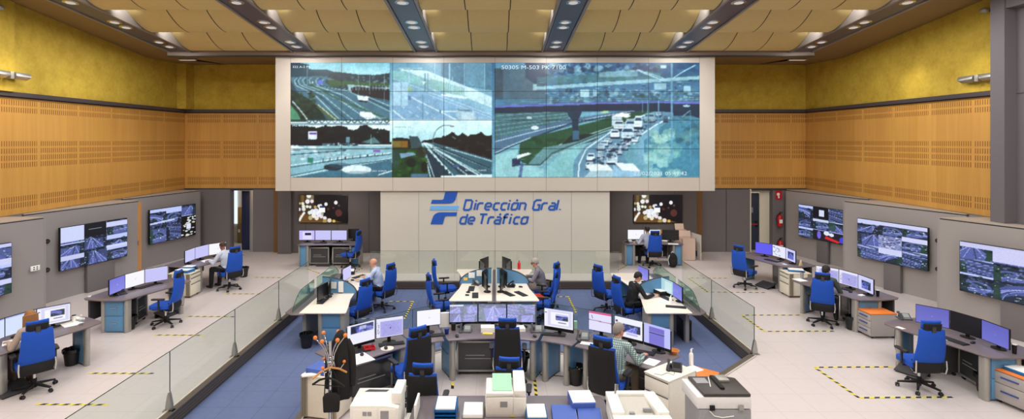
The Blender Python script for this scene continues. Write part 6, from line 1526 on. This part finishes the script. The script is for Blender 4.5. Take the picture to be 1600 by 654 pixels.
# chairs in the well
make_chair('blue', 'blue swivel chair holding the bald man on the blue floor', (-3.0, 14.6, PIT), D(60)); make_chair('blue', 'empty blue swivel chair at the front of the left pod desk', (-3.28, 12.98, PIT), D(58))
make_chair('blue', 'empty blue swivel chair at the left rear of the central pod', (-1.36, 14.98, PIT), D(-75)); make_chair('blue', 'empty blue swivel chair at the left front of the central pod', (-1.32, 13.42, PIT), D(-72))
make_chair('blue', 'blue swivel chair holding the man in the grey jacket', (1.36, 14.72, PIT), D(62)); make_chair('blue', 'empty blue swivel chair at the right front of the central pod', (1.18, 13.6, PIT), D(85))
make_chair('blue', 'empty blue swivel chair at the rear left of the right pod desk', (2.91, 14.43, PIT), D(-58)); make_chair('blue', 'blue swivel chair holding the person in the black jumper', (3.16, 13.18, PIT), D(-72))
t = flat_thing('seat_cushion', 'red cushion on the chair seat at the right of the central pod', 'cushion', (1.02, 13.85, 0), .3, PIT+.52, MB().prism([(-.18,-.18),(.18,-.18),(.18,.18),(-.18,.18)], 0, .06), mat('red_cushion', (214, 60, 34), .8), .02)

# ---- arc of desks on the platform
def arc_desk(label, front, back, legs, extra=()):
    c = sum((Vector(p) for p in front), Vector((0, 0)))/len(front); t = thing('arc_desk', label, 'desk', (c.x, c.y, 0)); rel = lambda p: (p[0]-c.x, p[1]-c.y)
    mb = MB(); mb.prism([rel(p) for p in front]+[rel(p) for p in back[::-1]], .715, .74); ob('desktop', mb, M_dktop, t, bevel=.008)
    for p, a in legs: desk_leg(t, rel(p), a, .715, .5)
    return t
arc_desk('grey topped desk at the left end of the arc', [(-2.36,8.60),(-2.05,8.9),(-1.72,9.24),(-1.42,9.50)], [(-3.0,9.15),(-2.75,9.62),(-2.35,9.98),(-1.85,10.2)], [((-1.60, 9.46), D(50))])
arc_desk('narrow grey topped desk left of the arc centre', [(-1.39,9.48),(-1.15,9.6),(-.9,9.70)], [(-1.82,10.22),(-1.5,10.38),(-1.1,10.5)], [((-1.12, 9.72), D(42))])
arc_desk('wide grey topped desk at the centre of the arc', [(-.86,9.76),(-.82,9.70),(-.4,9.78),(-.05,9.80),(.3,9.78),(.70,9.70),(.76,9.76)], [(-1.06,10.5),(-.5,10.58),(.4,10.58),(.96,10.48)], [((-.76, 9.80), D(24)), ((.66, 9.80), D(-24))])
arc_desk('narrow grey topped desk right of the arc centre', [(.80,9.70),(1.05,9.6),(1.32,9.46)], [(1.0,10.48),(1.4,10.36),(1.75,10.16)], [((.88, 9.76), D(-34)), ((1.24, 9.60), D(-42))])
arc_desk('grey topped desk at the right end of the arc', [(1.36,9.44),(1.75,9.15),(2.06,8.84),(2.33,8.52),(2.40,8.50)], [(1.8,10.14),(2.4,9.85),(2.8,9.45),(3.02,8.98)], [((1.56, 9.46), D(-50))])
cabinet('glazed computer cabinet under the central arc desk', (-.28, 9.98), 0, .86, d=.45); cabinet('glazed computer cabinet turned under the left end of the arc', (-2.05, 9.12), D(42), .8, d=.4); cabinet('dark computer cabinet turned under the right end of the arc', (2.35, 9.25), D(-42), .8, d=.4)
zm = .86
def M2(lab, a, b, k, seed=1, zt=.86, **kw):
    monitor(lab, P(a[0], a[1], zt), P(b[0], b[1], zt), k, .74, seed, lift=zt-.74, **kw)
M2('lavender screen with a dark camera strip, leftmost on the arc', (542, 540.7), (586, 528.8), 'cams', 41); M2('pale map screen, second from the left on the arc', (587.2, 528.3), (630.5, 521.8), 'map', 42)
monitor('small blank white screen left of the arc centre', P(652, 509, .9), P(687.6, 505, .9), 'white', .74, w=.43, h=.28, lift=.15)
M2('traffic camera screen, left of three at the arc centre', (702, 503), (746.5, 502), 'mosaic', 43, zt=.85); M2('road camera screen, middle of three at the arc centre', (747, 501.6), (791.5, 501.6), 'road', 45, zt=.85); M2('traffic camera screen, right of three at the arc centre', (792, 502), (837, 503), 'mosaic', 47, zt=.85)
M2('lavender document screen right of the arc centre', (850, 508), (896, 515.5), 'doc', 51, zt=.87); M2('screen with a magenta title bar left of the checked shirt', (919.5, 513.5), (956, 520.5), 'mail', 52, h=.33); M2('white screen with a grey picture right of the grey haired man', (960, 521.5), (1004.4, 532.8), 'image', 53); M2('lavender screen at the right end of the arc', (1005.6, 533), (1048, 546), 'window', 54)
for lab, px, py, a in (('black keyboard under the leftmost arc screen', 558, 548, 34), ('black keyboard under the pale map screen', 612, 535.5, 18), ('grey keyboard under the blank white screen', 676, 522.5, 14), ('black keyboard under the lavender document screen', 864.5, 521, -12), ('black keyboard in front of the man in the checked shirt', 1002, 548, -30), ('black keyboard at the left of the leftmost arc keyboard', 594, 541, 24)):
    if 'left of the leftmost' in lab: continue
    keyboard(lab, K(px, py, .76), D(a))
for lab, px, py in (('black mouse on white paper at the left end of the arc', 565.5, 553), ('black mouse left of the centre desk front edge', 714, 524), ('black mouse right of the centre desk front edge', 835.5, 524), ('black mouse beside the phone right of the arc centre', 905, 532), ('black mouse on a round pad by the pale map screen', 603, 543)): mouse(lab, K(px, py, .76), .3, .745)
t = flat_thing('mouse_pad', 'round cream mouse pad on the left arc desk', 'mouse pad', K(605, 543.5, .745), 0, .741, MB().prism(arc(0,0,.11,.11,0,360,24)[:-1], 0, .004), M_white, 0)
papers('large white sheets at the left end of the arc', K(562, 559, .745), D(-50), .742, w=.42, l=.34); papers('white sheet under the hand of the man in the checked shirt', K(1018, 565, .745), D(-40), .742, w=.2, l=.26); papers('white sheet left of the black chair on the right arc desk', K(917, 536, .745), D(-20), .742, w=.22, l=.12); papers('bright white sheets behind the left phone on the arc', K(697, 507, .78), D(10), .742, w=.25, l=.05, h=.27)
papers('stacked white booklets in the middle of the central arc desk', K(762, 516, .75), D(2), .742, w=.25, l=.18, h=.09); papers('yellow sticky pads before the white booklets', K(762, 521.5, .745), D(-3), .742, w=.18, l=.07, h=.02, m=mat('note_yellow', (238, 206, 90), .7)); papers('white papers right of the black centre chair', K(813, 515, .745), D(8), .742, w=.16, l=.2, h=.06)
papers('pale green papers behind the phone right of the arc centre', K(899, 512, .75), D(8), .742, w=.06, l=.05, h=.14, m=M_green)
for lab, px, py, a in (('grey phone at the left of the central arc desk', 726, 516, -4), ('grey phone at the right of the central arc desk', 837, 516, -2), ('grey phone right of the lavender document screen', 909, 527, -14)): phone(lab, K(px, py, .75), D(a))
t = thing('desk_organizer', 'red desk organiser between the two left arc keyboards', 'organiser', (*K(577, 545.5, .745)[:2], .742), D(25)); mb = MB(); mb.box(-.09, .09, -.05, -.04, 0, .045); mb.box(-.09, .09, .04, .05, 0, .06); mb.box(-.09, -.08, -.05, .05, 0, .06); mb.box(.08, .09, -.05, .05, 0, .06); mb.box(-.005, .005, -.05, .05, 0, .05); mb.box(-.09, .09, -.05, .05, 0, .008); ob('tray_body', mb, M_red, t, bevel=.003)
mb = MB(); mb.cone((.03, 0, .02), (.06, .02, .11), .005, n=6); ob('pen', mb, M_hand, t)
cup('blue glass tumbler left of the arc centre phone', K(698, 521, .745), .742, .1, .045, glassmat('blue_tumbler', (.35, .5, .8, 1), 1.0), M_hand); cup('black cup between the phone and the left sheets on the arc', K(708.5, 515, .745), .742, .12, .045, M_black, M_black)
t = thing('wicker_basket', 'small orange woven bowl right of the last arc screen', 'bowl', (*K(1053, 551, .745)[:2], .742)); mb = MB(); mb.lathe([(0,0),(.06,0),(.085,.05),(.078,.05),(.055,.008),(0,.008)], n=20); ob('bowl_body', mb, mat('wicker', (222, 140, 66), .7, var=.2, scale=120), t)
mb = MB(); mb.tube([(.085*math.cos(a), .085*math.sin(a), .052) for a in [2*PI*i/20 for i in range(20)]], .006, 6, True); ob('rim', mb, M_wood, t)
# black-backed chairs
make_chair('black', 'black-backed chair with a blue headrest at the left end of the arc', (-1.42, 9.10, 0), D(36)); make_chair('black', 'black-backed chair at the left bottom, partly behind the cream printer', (-.98, 7.84, 0), D(-3), .95)
make_chair('black', 'black-backed chair pushed up to the central arc desk', (.22, 9.58, 0), D(-3)); make_chair('black', 'black-backed chair standing behind the boxy white printer', (.22, 8.05, 0), D(-5), .95)
make_chair('black', 'black-backed chair holding the man in the checked shirt', (1.80, 8.66, 0), D(-33))
# hanging cables under the desks
def cable(label, pts, r=.006, m=None): o = ob('cable', MB().tube([Vector(p)-Vector(pts[0]) for p in pts], r, 6), m or M_black, None, pts[0]); tag(o, label, 'cable'); return o
cable('black cable loop hanging under the desk right of the arc centre', [(1.46+.11*math.cos(a), 9.95, .45+.14*math.sin(a)) for a in [PI/2+i*PI/7 for i in range(14)]]+[(1.46, 9.95, .7)])
cable('bunch of black cables hanging under the right of the centre desk', [(.74, 10.1, .7), (.76, 10.08, .5), (.72, 10.1, .3), (.78, 10.05, .1), (.82, 10.0, .01), (1.4, 9.9, .01)])
cable('thin cable hanging left of the centre desk leg', [(-1.0, 9.95, .7), (-.98, 9.93, .55), (-.86, 9.9, .42), (-.78, 9.9, .5)], .004); cable('thin cable hanging from the tip of the front right desk', [(7.55, 10.4, .7), (7.52, 10.38, .4), (7.6, 10.36, .15), (7.72, 10.35, .08)], .004)

# ---- front table with paper and printers
t = thing('front_table', 'grey brown table along the bottom edge of the room view', 'table', (.2, 6.8, 0)); zt = .80
mb = MB(); mb.prism([(-1.27,-.75),(1.25,-.75),(1.25,.5)]+arc(1.13,.55,.12,.12,0,90,4)+arc(-1.15,.55,.12,.12,90,180,4), zt-.03, zt); ob('tabletop', mb, M_dktop, t, bevel=.006)
for x, y in ((-1.15,-.6),(1.1,-.6),(-1.15,.5),(1.1,.5)): mb = MB(); mb.cone((x, y, 0), (x, y, zt-.03), .025); ob('leg', mb, M_alu, t)
def on(px, py, z): return P(px, py, z)
t = thing('laser_printer', 'boxy white printer with a green tinted output tray on the front table', 'printer', (.13, 6.88, zt)); w = .25
mb = MB(); mb.prism([(-.25,0),(.25,0),(.25,.46),(-.25,.46)], 0, .25); mb.box(-.25, .1, 0, .46, .25, .30); mb.prism([(0,.25),(0,.33),(.1,.36),(.34,.40),(.46,.40),(.46,.25)], .1, .25, Matrix(((0,0,1,0),(1,0,0,0),(0,1,0,0),(0,0,0,1)))); ob('housing', mb, M_offw, t, bevel=.012)
mb = MB(); mb.prism([(.06,.302),(.40,.302),(.44,.36),(.44,.365),(.06,.31)], -.17, .08, Matrix(((0,0,1,0),(1,0,0,0),(0,1,0,0),(0,0,0,1)))); ob('output_tray', mb, M_green, t)
mb = MB(); mb.box(-.24, .09, -.008, 0, .03, .245); ob('back_panel', mb, M_offw, t, bevel=.004); mb = MB(); mb.box(-.07, .02, -.012, -.008, .13, .2); ob('vent_grille', mb, M_mgray, t); mb = MB(); mb.box(.1, .24, -.006, 0, .03, .24); ob('side_panel', mb, M_offw, t, bevel=.004); mb = MB(); mb.box(.06, .1, -.01, -.006, .01, .025); ob('warning_label', mb, M_ty, t)
def stack(label, c, rz, n, m, w=.27, l=.34, wire=False):
    t = thing('letter_tray', label, 'letter tray', (c[0], c[1], zt), rz)
    for i in range(n):
        z = i*.045; mb = MB(); mb.box(-w/2, w/2, -l/2, l/2, z+.006, z+.012); mb.box(-w/2, -w/2+.006, -l/2, l/2, z, z+.04); mb.box(w/2-.006, w/2, -l/2, l/2, z, z+.04); mb.box(-w/2, w/2, l/2-.006, l/2, z, z+.04); ob('tray_shelf', mb, M_alu if wire else m, t)
    mb = MB(); mb.box(-w/2+.012, w/2-.012, -l/2-.004, l/2-.012, n*.045-.03, n*.045-.004); ob('paper_pile', mb, m if not wire else M_paper, t); mb = MB(); mb.box(-w/2+.014, w/2-.016, -l/2+.0, l/2-.01, n*.045-.004, n*.045+.012); ob('top_sheet', mb, M_paper, t); return t
stack('blue letter trays piled with white paper at the left of the front table', (-.62, 6.97), 0, 3, M_teal); stack('wire letter tray with white sheets left of the boxy printer', (-.28, 7.0), 0, 1, M_alu, wire=True); stack('blue box of white paper right of the boxy printer', (.51, 6.86), 0, 2, M_teal, .26, .34)
folder('blue closed binder with elastic band on the front table', (.86, 6.9), D(-3), zt, .3, .38, .06, M_binder, False); folder('blue closed binder nearest the cream printer on the front table', (1.17, 6.82), D(-6), zt, .29, .40, .06, M_binder, False); folder('blue upright binder with white sheets at the back of the front table', (1.12, 7.17), D(3), zt+.02, .3, .36, .1, M_binder)
t = papers('small white label on the back edge of the front table', (.98, 7.15), 0, zt, w=.08, l=.08)
# white laser printer with recessed tray, right of the table
t = thing('laser_printer', 'cream laser printer with a recessed paper tray right of the blue binders', 'printer', (1.72, 6.38, .0), 0)
mb = MB(); mb.box(-.30, .30, .02, .66, 0, .72); ob('stand_cabinet', mb, M_grayc, t, bevel=.006)
mb = MB(); mb.prism([(-.34,0),(.34,0),(.35,.2),(.31,.67),(-.30,.67),(-.34,.2)], .72, .96); mb.prism([(-.34,0),(.34,0),(.34,.12),(-.34,.12)], .96, 1.02); mb.prism([(-.34,.12),(-.19,.12),(-.17,.67),(-.31,.67)], .96, 1.05); mb.prism([(.20,.12),(.34,.12),(.31,.67),(.15,.67)], .96, 1.05); mb.box(-.2, .2, .58, .67, .96, 1.06); ob('housing', mb, M_offw, t, bevel=.012)
mb = MB(); mb.prism([(.13,.965),(.57,.99),(.57,1.03),(.13,.97)], -.17, .17, Matrix(((0,0,1,0),(1,0,0,0),(0,1,0,0),(0,0,0,1)))); ob('output_tray', mb, mat('tray_grey', (190,186,176), .5), t); mb = MB(); mb.cone((-.2,.6,1.05), (-.19,.62,1.16), .012); ob('antenna_post', mb, M_mgray, t); mb = MB(); mb.box(-.12, -.06, .16, .2, .99, 1.02); ob('paper_guide', mb, M_mgray, t); mb = MB(); mb.box(.06, .16, .24, .27, .99, 1.03); ob('paper_guide', mb, M_mgray, t); mb = MB(); mb.box(-.33, .33, -.006, 0, .75, .93); ob('front_cover', mb, M_offw, t, bevel=.004)
# cream printer at the left
t = thing('laser_printer', 'large cream printer with side trays at the bottom left of centre', 'printer', (-1.49, 6.76, 0), 0)
mb = MB(); mb.box(-.29, .29, .02, .48, 0, .62); ob('stand_cabinet', mb, M_grayc, t, bevel=.006)
mb = MB(); mb.prism([(-.30,.62),(.30,.62),(.30,.97),(.14,1.0),(-.30,1.0)], -.5, 0, Matrix(((1,0,0,0),(0,0,-1,0),(0,1,0,0),(0,0,0,1)))); ob('housing', mb, M_offw, t, bevel=.012)
mb = MB(); mb.prism([(-.2,.38),(.08,.38),(.10,.43),(-.16,.44)], 1.0, 1.006); ob('control_strip', mb, M_dgray, t); mb = MB(); mb.box(.2, .32, .08, .48, .98, 1.12); ob('output_tower', mb, M_offw, t, bevel=.01); mb = MB(); mb.box(.34, .50, .06, .4, .68, .72); mb.box(.48, .51, .06, .4, .68, .98); ob('side_tray', mb, M_offw, t, bevel=.008)
mb = MB(); mb.box(-.26, .04, -.006, 0, .66, .96); mb.box(.06, .27, -.006, 0, .66, .96); ob('back_panel', mb, M_offw, t, bevel=.003); mb = MB(); mb.box(-.14, -.09, -.01, -.006, .88, .93); mb.box(-.08, -.03, -.01, -.006, .88, .93); mb.box(.08, .18, -.01, -.006, .84, .94); ob('vent_grille', mb, M_mgray, t)
# copier
t = thing('photocopier', 'tall grey and white photocopier with a dark lid at the bottom right', 'copier', (2.86, 6.86, 0), 0)
mb = MB(); mb.box(-.32, .33, 0, .52, .03, .90); ob('body', mb, M_mgray, t, bevel=.008); mb = MB(); mb.prism([(-.34,-.0),(.335,-.0),(.335,.54),(-.36,.54)], .91, 1.06); ob('scanner_deck', mb, mat('copier_white', (232, 232, 234), .4), t, bevel=.012)
mb = MB(); mb.prism([(-.26,.0),(.325,.0),(.33,.47),(.22,.52),(-.28,.52)], 1.06, 1.10); lid = ob('lid', mb, mat('copier_lid', (62, 56, 54), .45), t, bevel=.008)
mb = MB(); mb.box(.0, .05, .12, .5, 1.10, 1.125, Rz(0)); ob('feeder_ridge', mb, M_black, lid, bevel=.004); mb = MB(); mb.box(.06, .2, .33, .5, 1.10, 1.13); ob('keypad', mb, M_silver, lid, bevel=.004); mb = MB(); mb.box(-.24, -.08, .3, .46, 1.10, 1.104); ob('display', mb, M_mgray, lid); mb = MB(); mb.cone((-.1, .2, 1.102), (-.02, .48, 1.104), .006, n=6); ob('stylus', mb, M_paper, lid)
for x in (-.16, .2): mb = MB(); mb.box(x-.03, x+.03, -.02, .0, .90, .96); ob('hinge', mb, M_black if x < 0 else M_alu, t)
mb = MB(); mb.box(-.24, .28, -.006, 0, .3, .85)
for i in range(5): mb.box(-.2, .24, -.012, -.006, .74-i*.05, .755-i*.05)
ob('vent_panel', mb, M_mgray, t, bevel=.002); mb = MB(); mb.tube([(-.2,-.03,.9),(-.14,-.03,.84),(-.04,-.03,.82),(.1,-.03,.84)], .005, 6); ob('lead', mb, M_paper, t)
# second white machine just inside the bottom edge
t = thing('paper_shredder', 'pale office machine just inside the bottom edge right of the copier', 'machine', (3.0, 5.95, 0)); mb = MB(); mb.box(-.2, .25, .0, .4, 0, .98); ob('housing', mb, M_offw, t, bevel=.012); mb = MB(); mb.box(-.26, -.19, 0, .3, .8, .98); ob('side_grille', mb, M_mgray, t)
# white chest of drawers near the man in the checked shirt
t = drawers('white three-drawer chest beside the man in the checked shirt', (2.405, 8.185), D(-54), .44, .64, .76, (.3, .33, .37), mat('chest_white', (232, 228, 216), .5), mat('chest_white', (232, 228, 216), .5), handle='lip', casters=False)
t = phone('black phone on the white three-drawer chest', (2.72, 8.42), D(-20), .762, dark=True); cable('thin grey lead lying on the white chest top', [(2.38, 8.25, .766), (2.48, 8.2, .766), (2.58, 8.28, .766), (2.66, 8.2, .766), (2.7, 8.3, .768)], .003, M_dgray)
t = drawers('drawer unit with an orange top behind the copier', (3.02, 8.5), D(-40), .46, .6, .55, (.4, .6), M_grayc, M_grayc, M_orange)
bottle('sanitizer_bottle', 'white pump bottle behind the white chest', K(1080, 569, .56), .55, .26, .035, M_paper, M_paper, pump=True)
papers('white papers on the orange top behind the copier', (3.18, 8.9), .5, .552, w=.3, l=.22, h=.01); t = phone('pale phone on the orange topped unit behind the copier', (3.0, 8.62), D(-30), .56)
# cream drawer unit by the coat stand, its contents
t = drawers('cream wheeled drawer unit with ribbed posts beside the coat stand', (-2.34, 8.50), D(76), .44, .60, .67, (.18, .27, .55), M_cream, M_cream, ribs=True, handle='lip')
folder('dark blue binder on the cream drawer unit by the coat stand', (-2.72, 8.58), D(-20), .67, .34, .3, .08, M_binder, False); folder('bright blue folder on the right of the same cream unit', (-2.46, 8.62), D(-10), .67, .2, .26, .09, M_teal, False); papers('white sheets at the left edge of the coat stand drawer unit', (-2.8, 8.42), D(15), .672, w=.3, l=.1, h=.02)
# coat stand with coat, hangers, bag
cx_, cy_ = -2.17, 7.24
t = thing('coat_stand', 'chrome coat stand with orange knobs at the bottom left of centre', 'coat stand', (cx_, cy_, 0))
mb = MB(); mb.cone((0,0,.02), (0,0,1.62), .022); mb.lathe([(0,0),(.2,0),(.2,.015),(.05,.04),(0,.05)], n=24); mb.tube([(.04*math.cos(a), .04*math.sin(a), 1.36) for a in [2*PI*i/12 for i in range(12)]], .008, 6, True); mb.tube([(.04*math.cos(a), .04*math.sin(a), 1.42) for a in [2*PI*i/12 for i in range(12)]], .008, 6, True); ob('pole', mb, M_chrome, t)
for i in range(6):
    a = 2*PI*i/6+.25; c_, s_ = math.cos(a), math.sin(a)
    mb = MB(); mb.tube([(c_*.03, s_*.03, 1.28), (c_*.05, s_*.05, 1.45), (c_*.10, s_*.10, 1.56), (c_*.18, s_*.18, 1.66)], .009, 8); h_ = ob('hook', mb, M_chrome, t); mb = MB(); mb.ell((c_*.19, s_*.19, 1.68), .028, .028, .028); ob('knob', mb, M_orange, h_)
    if i % 2 == 0: mb = MB(); mb.tube([(c_*.03, s_*.03, 1.42), (c_*.06, s_*.06, 1.26), (c_*.13, s_*.13, 1.25), (c_*.17, s_*.17, 1.31)], .008, 8); h_ = ob('hook', mb, M_chrome, t); mb = MB(); mb.ell((c_*.175, s_*.175, 1.335), .022, .022, .022); ob('knob', mb, M_orange, h_)
t = thing('coat', 'long black coat hanging on the chrome coat stand', 'coat', (cx_+.10, cy_+.12, 0), .3)
mb = MB(); n = 26; prof = [(1.72,.03,.02),(1.66,.075,.045),(1.56,.11,.065),(1.42,.135,.075),(1.2,.14,.085),(1.0,.15,.09),(.85,.15,.09),(.82,.145,.085)]
for z_, rx, ry in prof:
    for j in range(n):
        a = 2*PI*j/n; k_ = 1+.12*math.sin(j*1.75)*(1.7-z_)*1.1; mb.v.append((rx*k_*math.cos(a), ry*k_*math.sin(a), z_))
for i in range(len(prof)-1):
    for j in range(n): mb.face((i*n+j, (i+1)*n+j, (i+1)*n+(j+1) % n, i*n+(j+1) % n))
mb.face(list(range(n))[::1]); mb.face([(len(prof)-1)*n+j for j in range(n)][::-1]); ob('coat_body', mb, M_black, t, angle=80)
for s in (-1, 1): mb = MB(); mb.tube([(s*.08, 0, 1.58), (s*.14, -.01, 1.45), (s*.16, -.02, 1.2), (s*.155, -.02, .98)], [.045,.05,.045,.04], 10); ob('sleeve', mb, M_black, t)
for lab, z_, a_, m_, y_ in (('wooden coat hanger on the coat stand, the upper one', 1.28, .5, M_wood, -.03), ('black coat hanger on the front of the coat stand', 1.17, -.15, M_black, -.08)):
    t = thing('coat_hanger', lab, 'coat hanger', (cx_, cy_+y_, z_), a_); mb = MB(); mb.tube([(-.22,0,-.1),(-.12,-.01,-.03),(0,-.01,.01),(.12,-.01,-.03),(.22,0,-.1)], .014, 8); ob('hanger_body', mb, m_, t)
    mb = MB(); mb.tube([(0,0,.0),(0,0,.05),(.02,0,.08),(.0,0,.1),(-.02,0,.085)], .003, 6); ob('wire_hook', mb, M_chrome, t)
    if m_ is M_black: mb = MB(); mb.tube([(-.21,0,-.1),(.21,0,-.1)], .006, 6); ob('trouser_bar', mb, M_black, t)
t = thing('shoulder_bag', 'black bag hanging low on the coat stand pole', 'bag', (cx_+.03, cy_-.05, .72), .1); mb = MB(); mb.prism([(-.1,0),(.1,0),(.11,.2),(.07,.24),(-.07,.24),(-.11,.2)], -.03, .04, Matrix(((1,0,0,0),(0,0,-1,0),(0,1,0,0),(0,0,0,1)))); ob('bag_body', mb, M_black, t, bevel=.015); mb = MB(); mb.tube([(-.09,0,.22),(-.08,0,.4),(0,.03,.55),(.08,0,.4),(.09,0,.22)], .008, 6); ob('strap', mb, M_black, t)

# ---- people
def checked():
    k = NT('checked_shirt'); co = k.n('ShaderNodeTexCoord').outputs['Object']; sp = k.n('ShaderNodeSeparateXYZ', Vector=co)
    f = k.math('MAXIMUM', k.math('LESS_THAN', k.math('FRACT', k.math('MULTIPLY', sp.outputs[0], 34)), .35), k.math('LESS_THAN', k.math('FRACT', k.math('MULTIPLY', sp.outputs[2], 34)), .35))
    k.pr(Base__Color=k.mix(f, rgb((190, 204, 204)), rgb((96, 128, 122))), Roughness=.85); return k.m
person('fair-haired woman in a beige cardigan seated at the left edge', (-7.90, 9.44), D(62), hair=(150,104,60), shirt=(176,158,142), pants=(96,78,72), shoe=(84,40,34), style='bob', hands=((-.22,.44,.80),(.22,.46,.80)), female=True, lean=16, nod=18)
person('man in a pale blue shirt seated at the far left desk', (-7.76, 15.86), D(66), skin=(150,100,76), hair=(60,44,38), shirt=(206,214,232), pants=(30,30,38), style='bald', hands=((-.22,.5,.80),(.2,.5,.80)), lean=14, nod=18, collar=(216,222,236))
person('bald man in a light blue shirt seated at the left pod desk', (-3.12, 14.68), D(80), PIT, skin=(214,158,130), shirt=(188,204,232), pants=(26,26,32), style='none', hands=((-.16,.54,.80),(.16,.54,.80)), lean=14, nod=14, collar=(200,212,236))
person('grey haired man in a grey jacket seated at the central pod', (1.22, 14.78), D(84), PIT, skin=(206,148,124), hair=(168,160,156), shirt=(122,120,130), pants=(150,142,136), style='short', hands=((-.2,.56,.80),(.14,.5,.80)), lean=16, nod=20, glasses=True, build=1.08)
person('man in a pale shirt seated with his back turned in the right recess', (5.2, 18.72), D(6), hair=(48,42,42), shirt=(196,204,224), pants=(26,26,32), hands=((-.28,.42,.80),(.2,.44,.80)), lean=10, nod=12)
person('dark haired person in a black jumper seated at the right pod desk', (3.27, 13.2), D(-72), PIT, skin=(206,150,126), hair=(26,22,24), shirt=(24,24,28), pants=(24,24,28), hands=((-.2,.46,.80),(.22,.56,.80)), lean=18, turn=0, nod=26, collar=(226,226,230))
person('worker in a dark green top seated at the middle right desk', (7.68, 12.82), D(-42), skin=(196,130,110), hair=(40,34,34), shirt=(70,78,72), pants=(40,42,46), hands=((-.2,.46,.80),(.2,.46,.80)), lean=12, turn=-22, nod=8)
person('grey haired man in a green checked shirt seated at the right end of the arc', (1.92, 8.74), D(-36), skin=(206,146,118), hair=(140,134,126), shirt_mat=checked(), pants=(116,104,88), hands=((-.18,.44,.80),(.30,.47,.795)), lean=10, turn=-26, nod=10, glasses=True, build=1.06)

# ---- camera and output
cam = bpy.data.cameras.new('Camera'); co = bpy.data.objects.new('Camera', cam); COL.objects.link(co); SC.camera = co
co.location = (0, 0, EYE); co.rotation_euler = (PI/2, 0, 0); cam.sensor_width = 36; cam.sensor_fit = 'HORIZONTAL'; cam.lens = 36*F/1600
cam.shift_x = (800-CX)/1600; cam.shift_y = -(327-CY)/1600; cam.clip_end = 100
SC.view_settings.view_transform = 'Standard'; SC.view_settings.look = 'None'; SC.view_settings.gamma = 1; SC.view_settings.exposure = 0.0; SC.view_settings.use_curve_mapping = False
cy = SC.cycles; cy.use_denoising = True; cy.max_bounces = 8; cy.diffuse_bounces = 4; cy.glossy_bounces = 3; cy.transparent_max_bounces = 16; cy.sample_clamp_indirect = 6; cy.caustics_reflective = False; cy.caustics_refractive = False
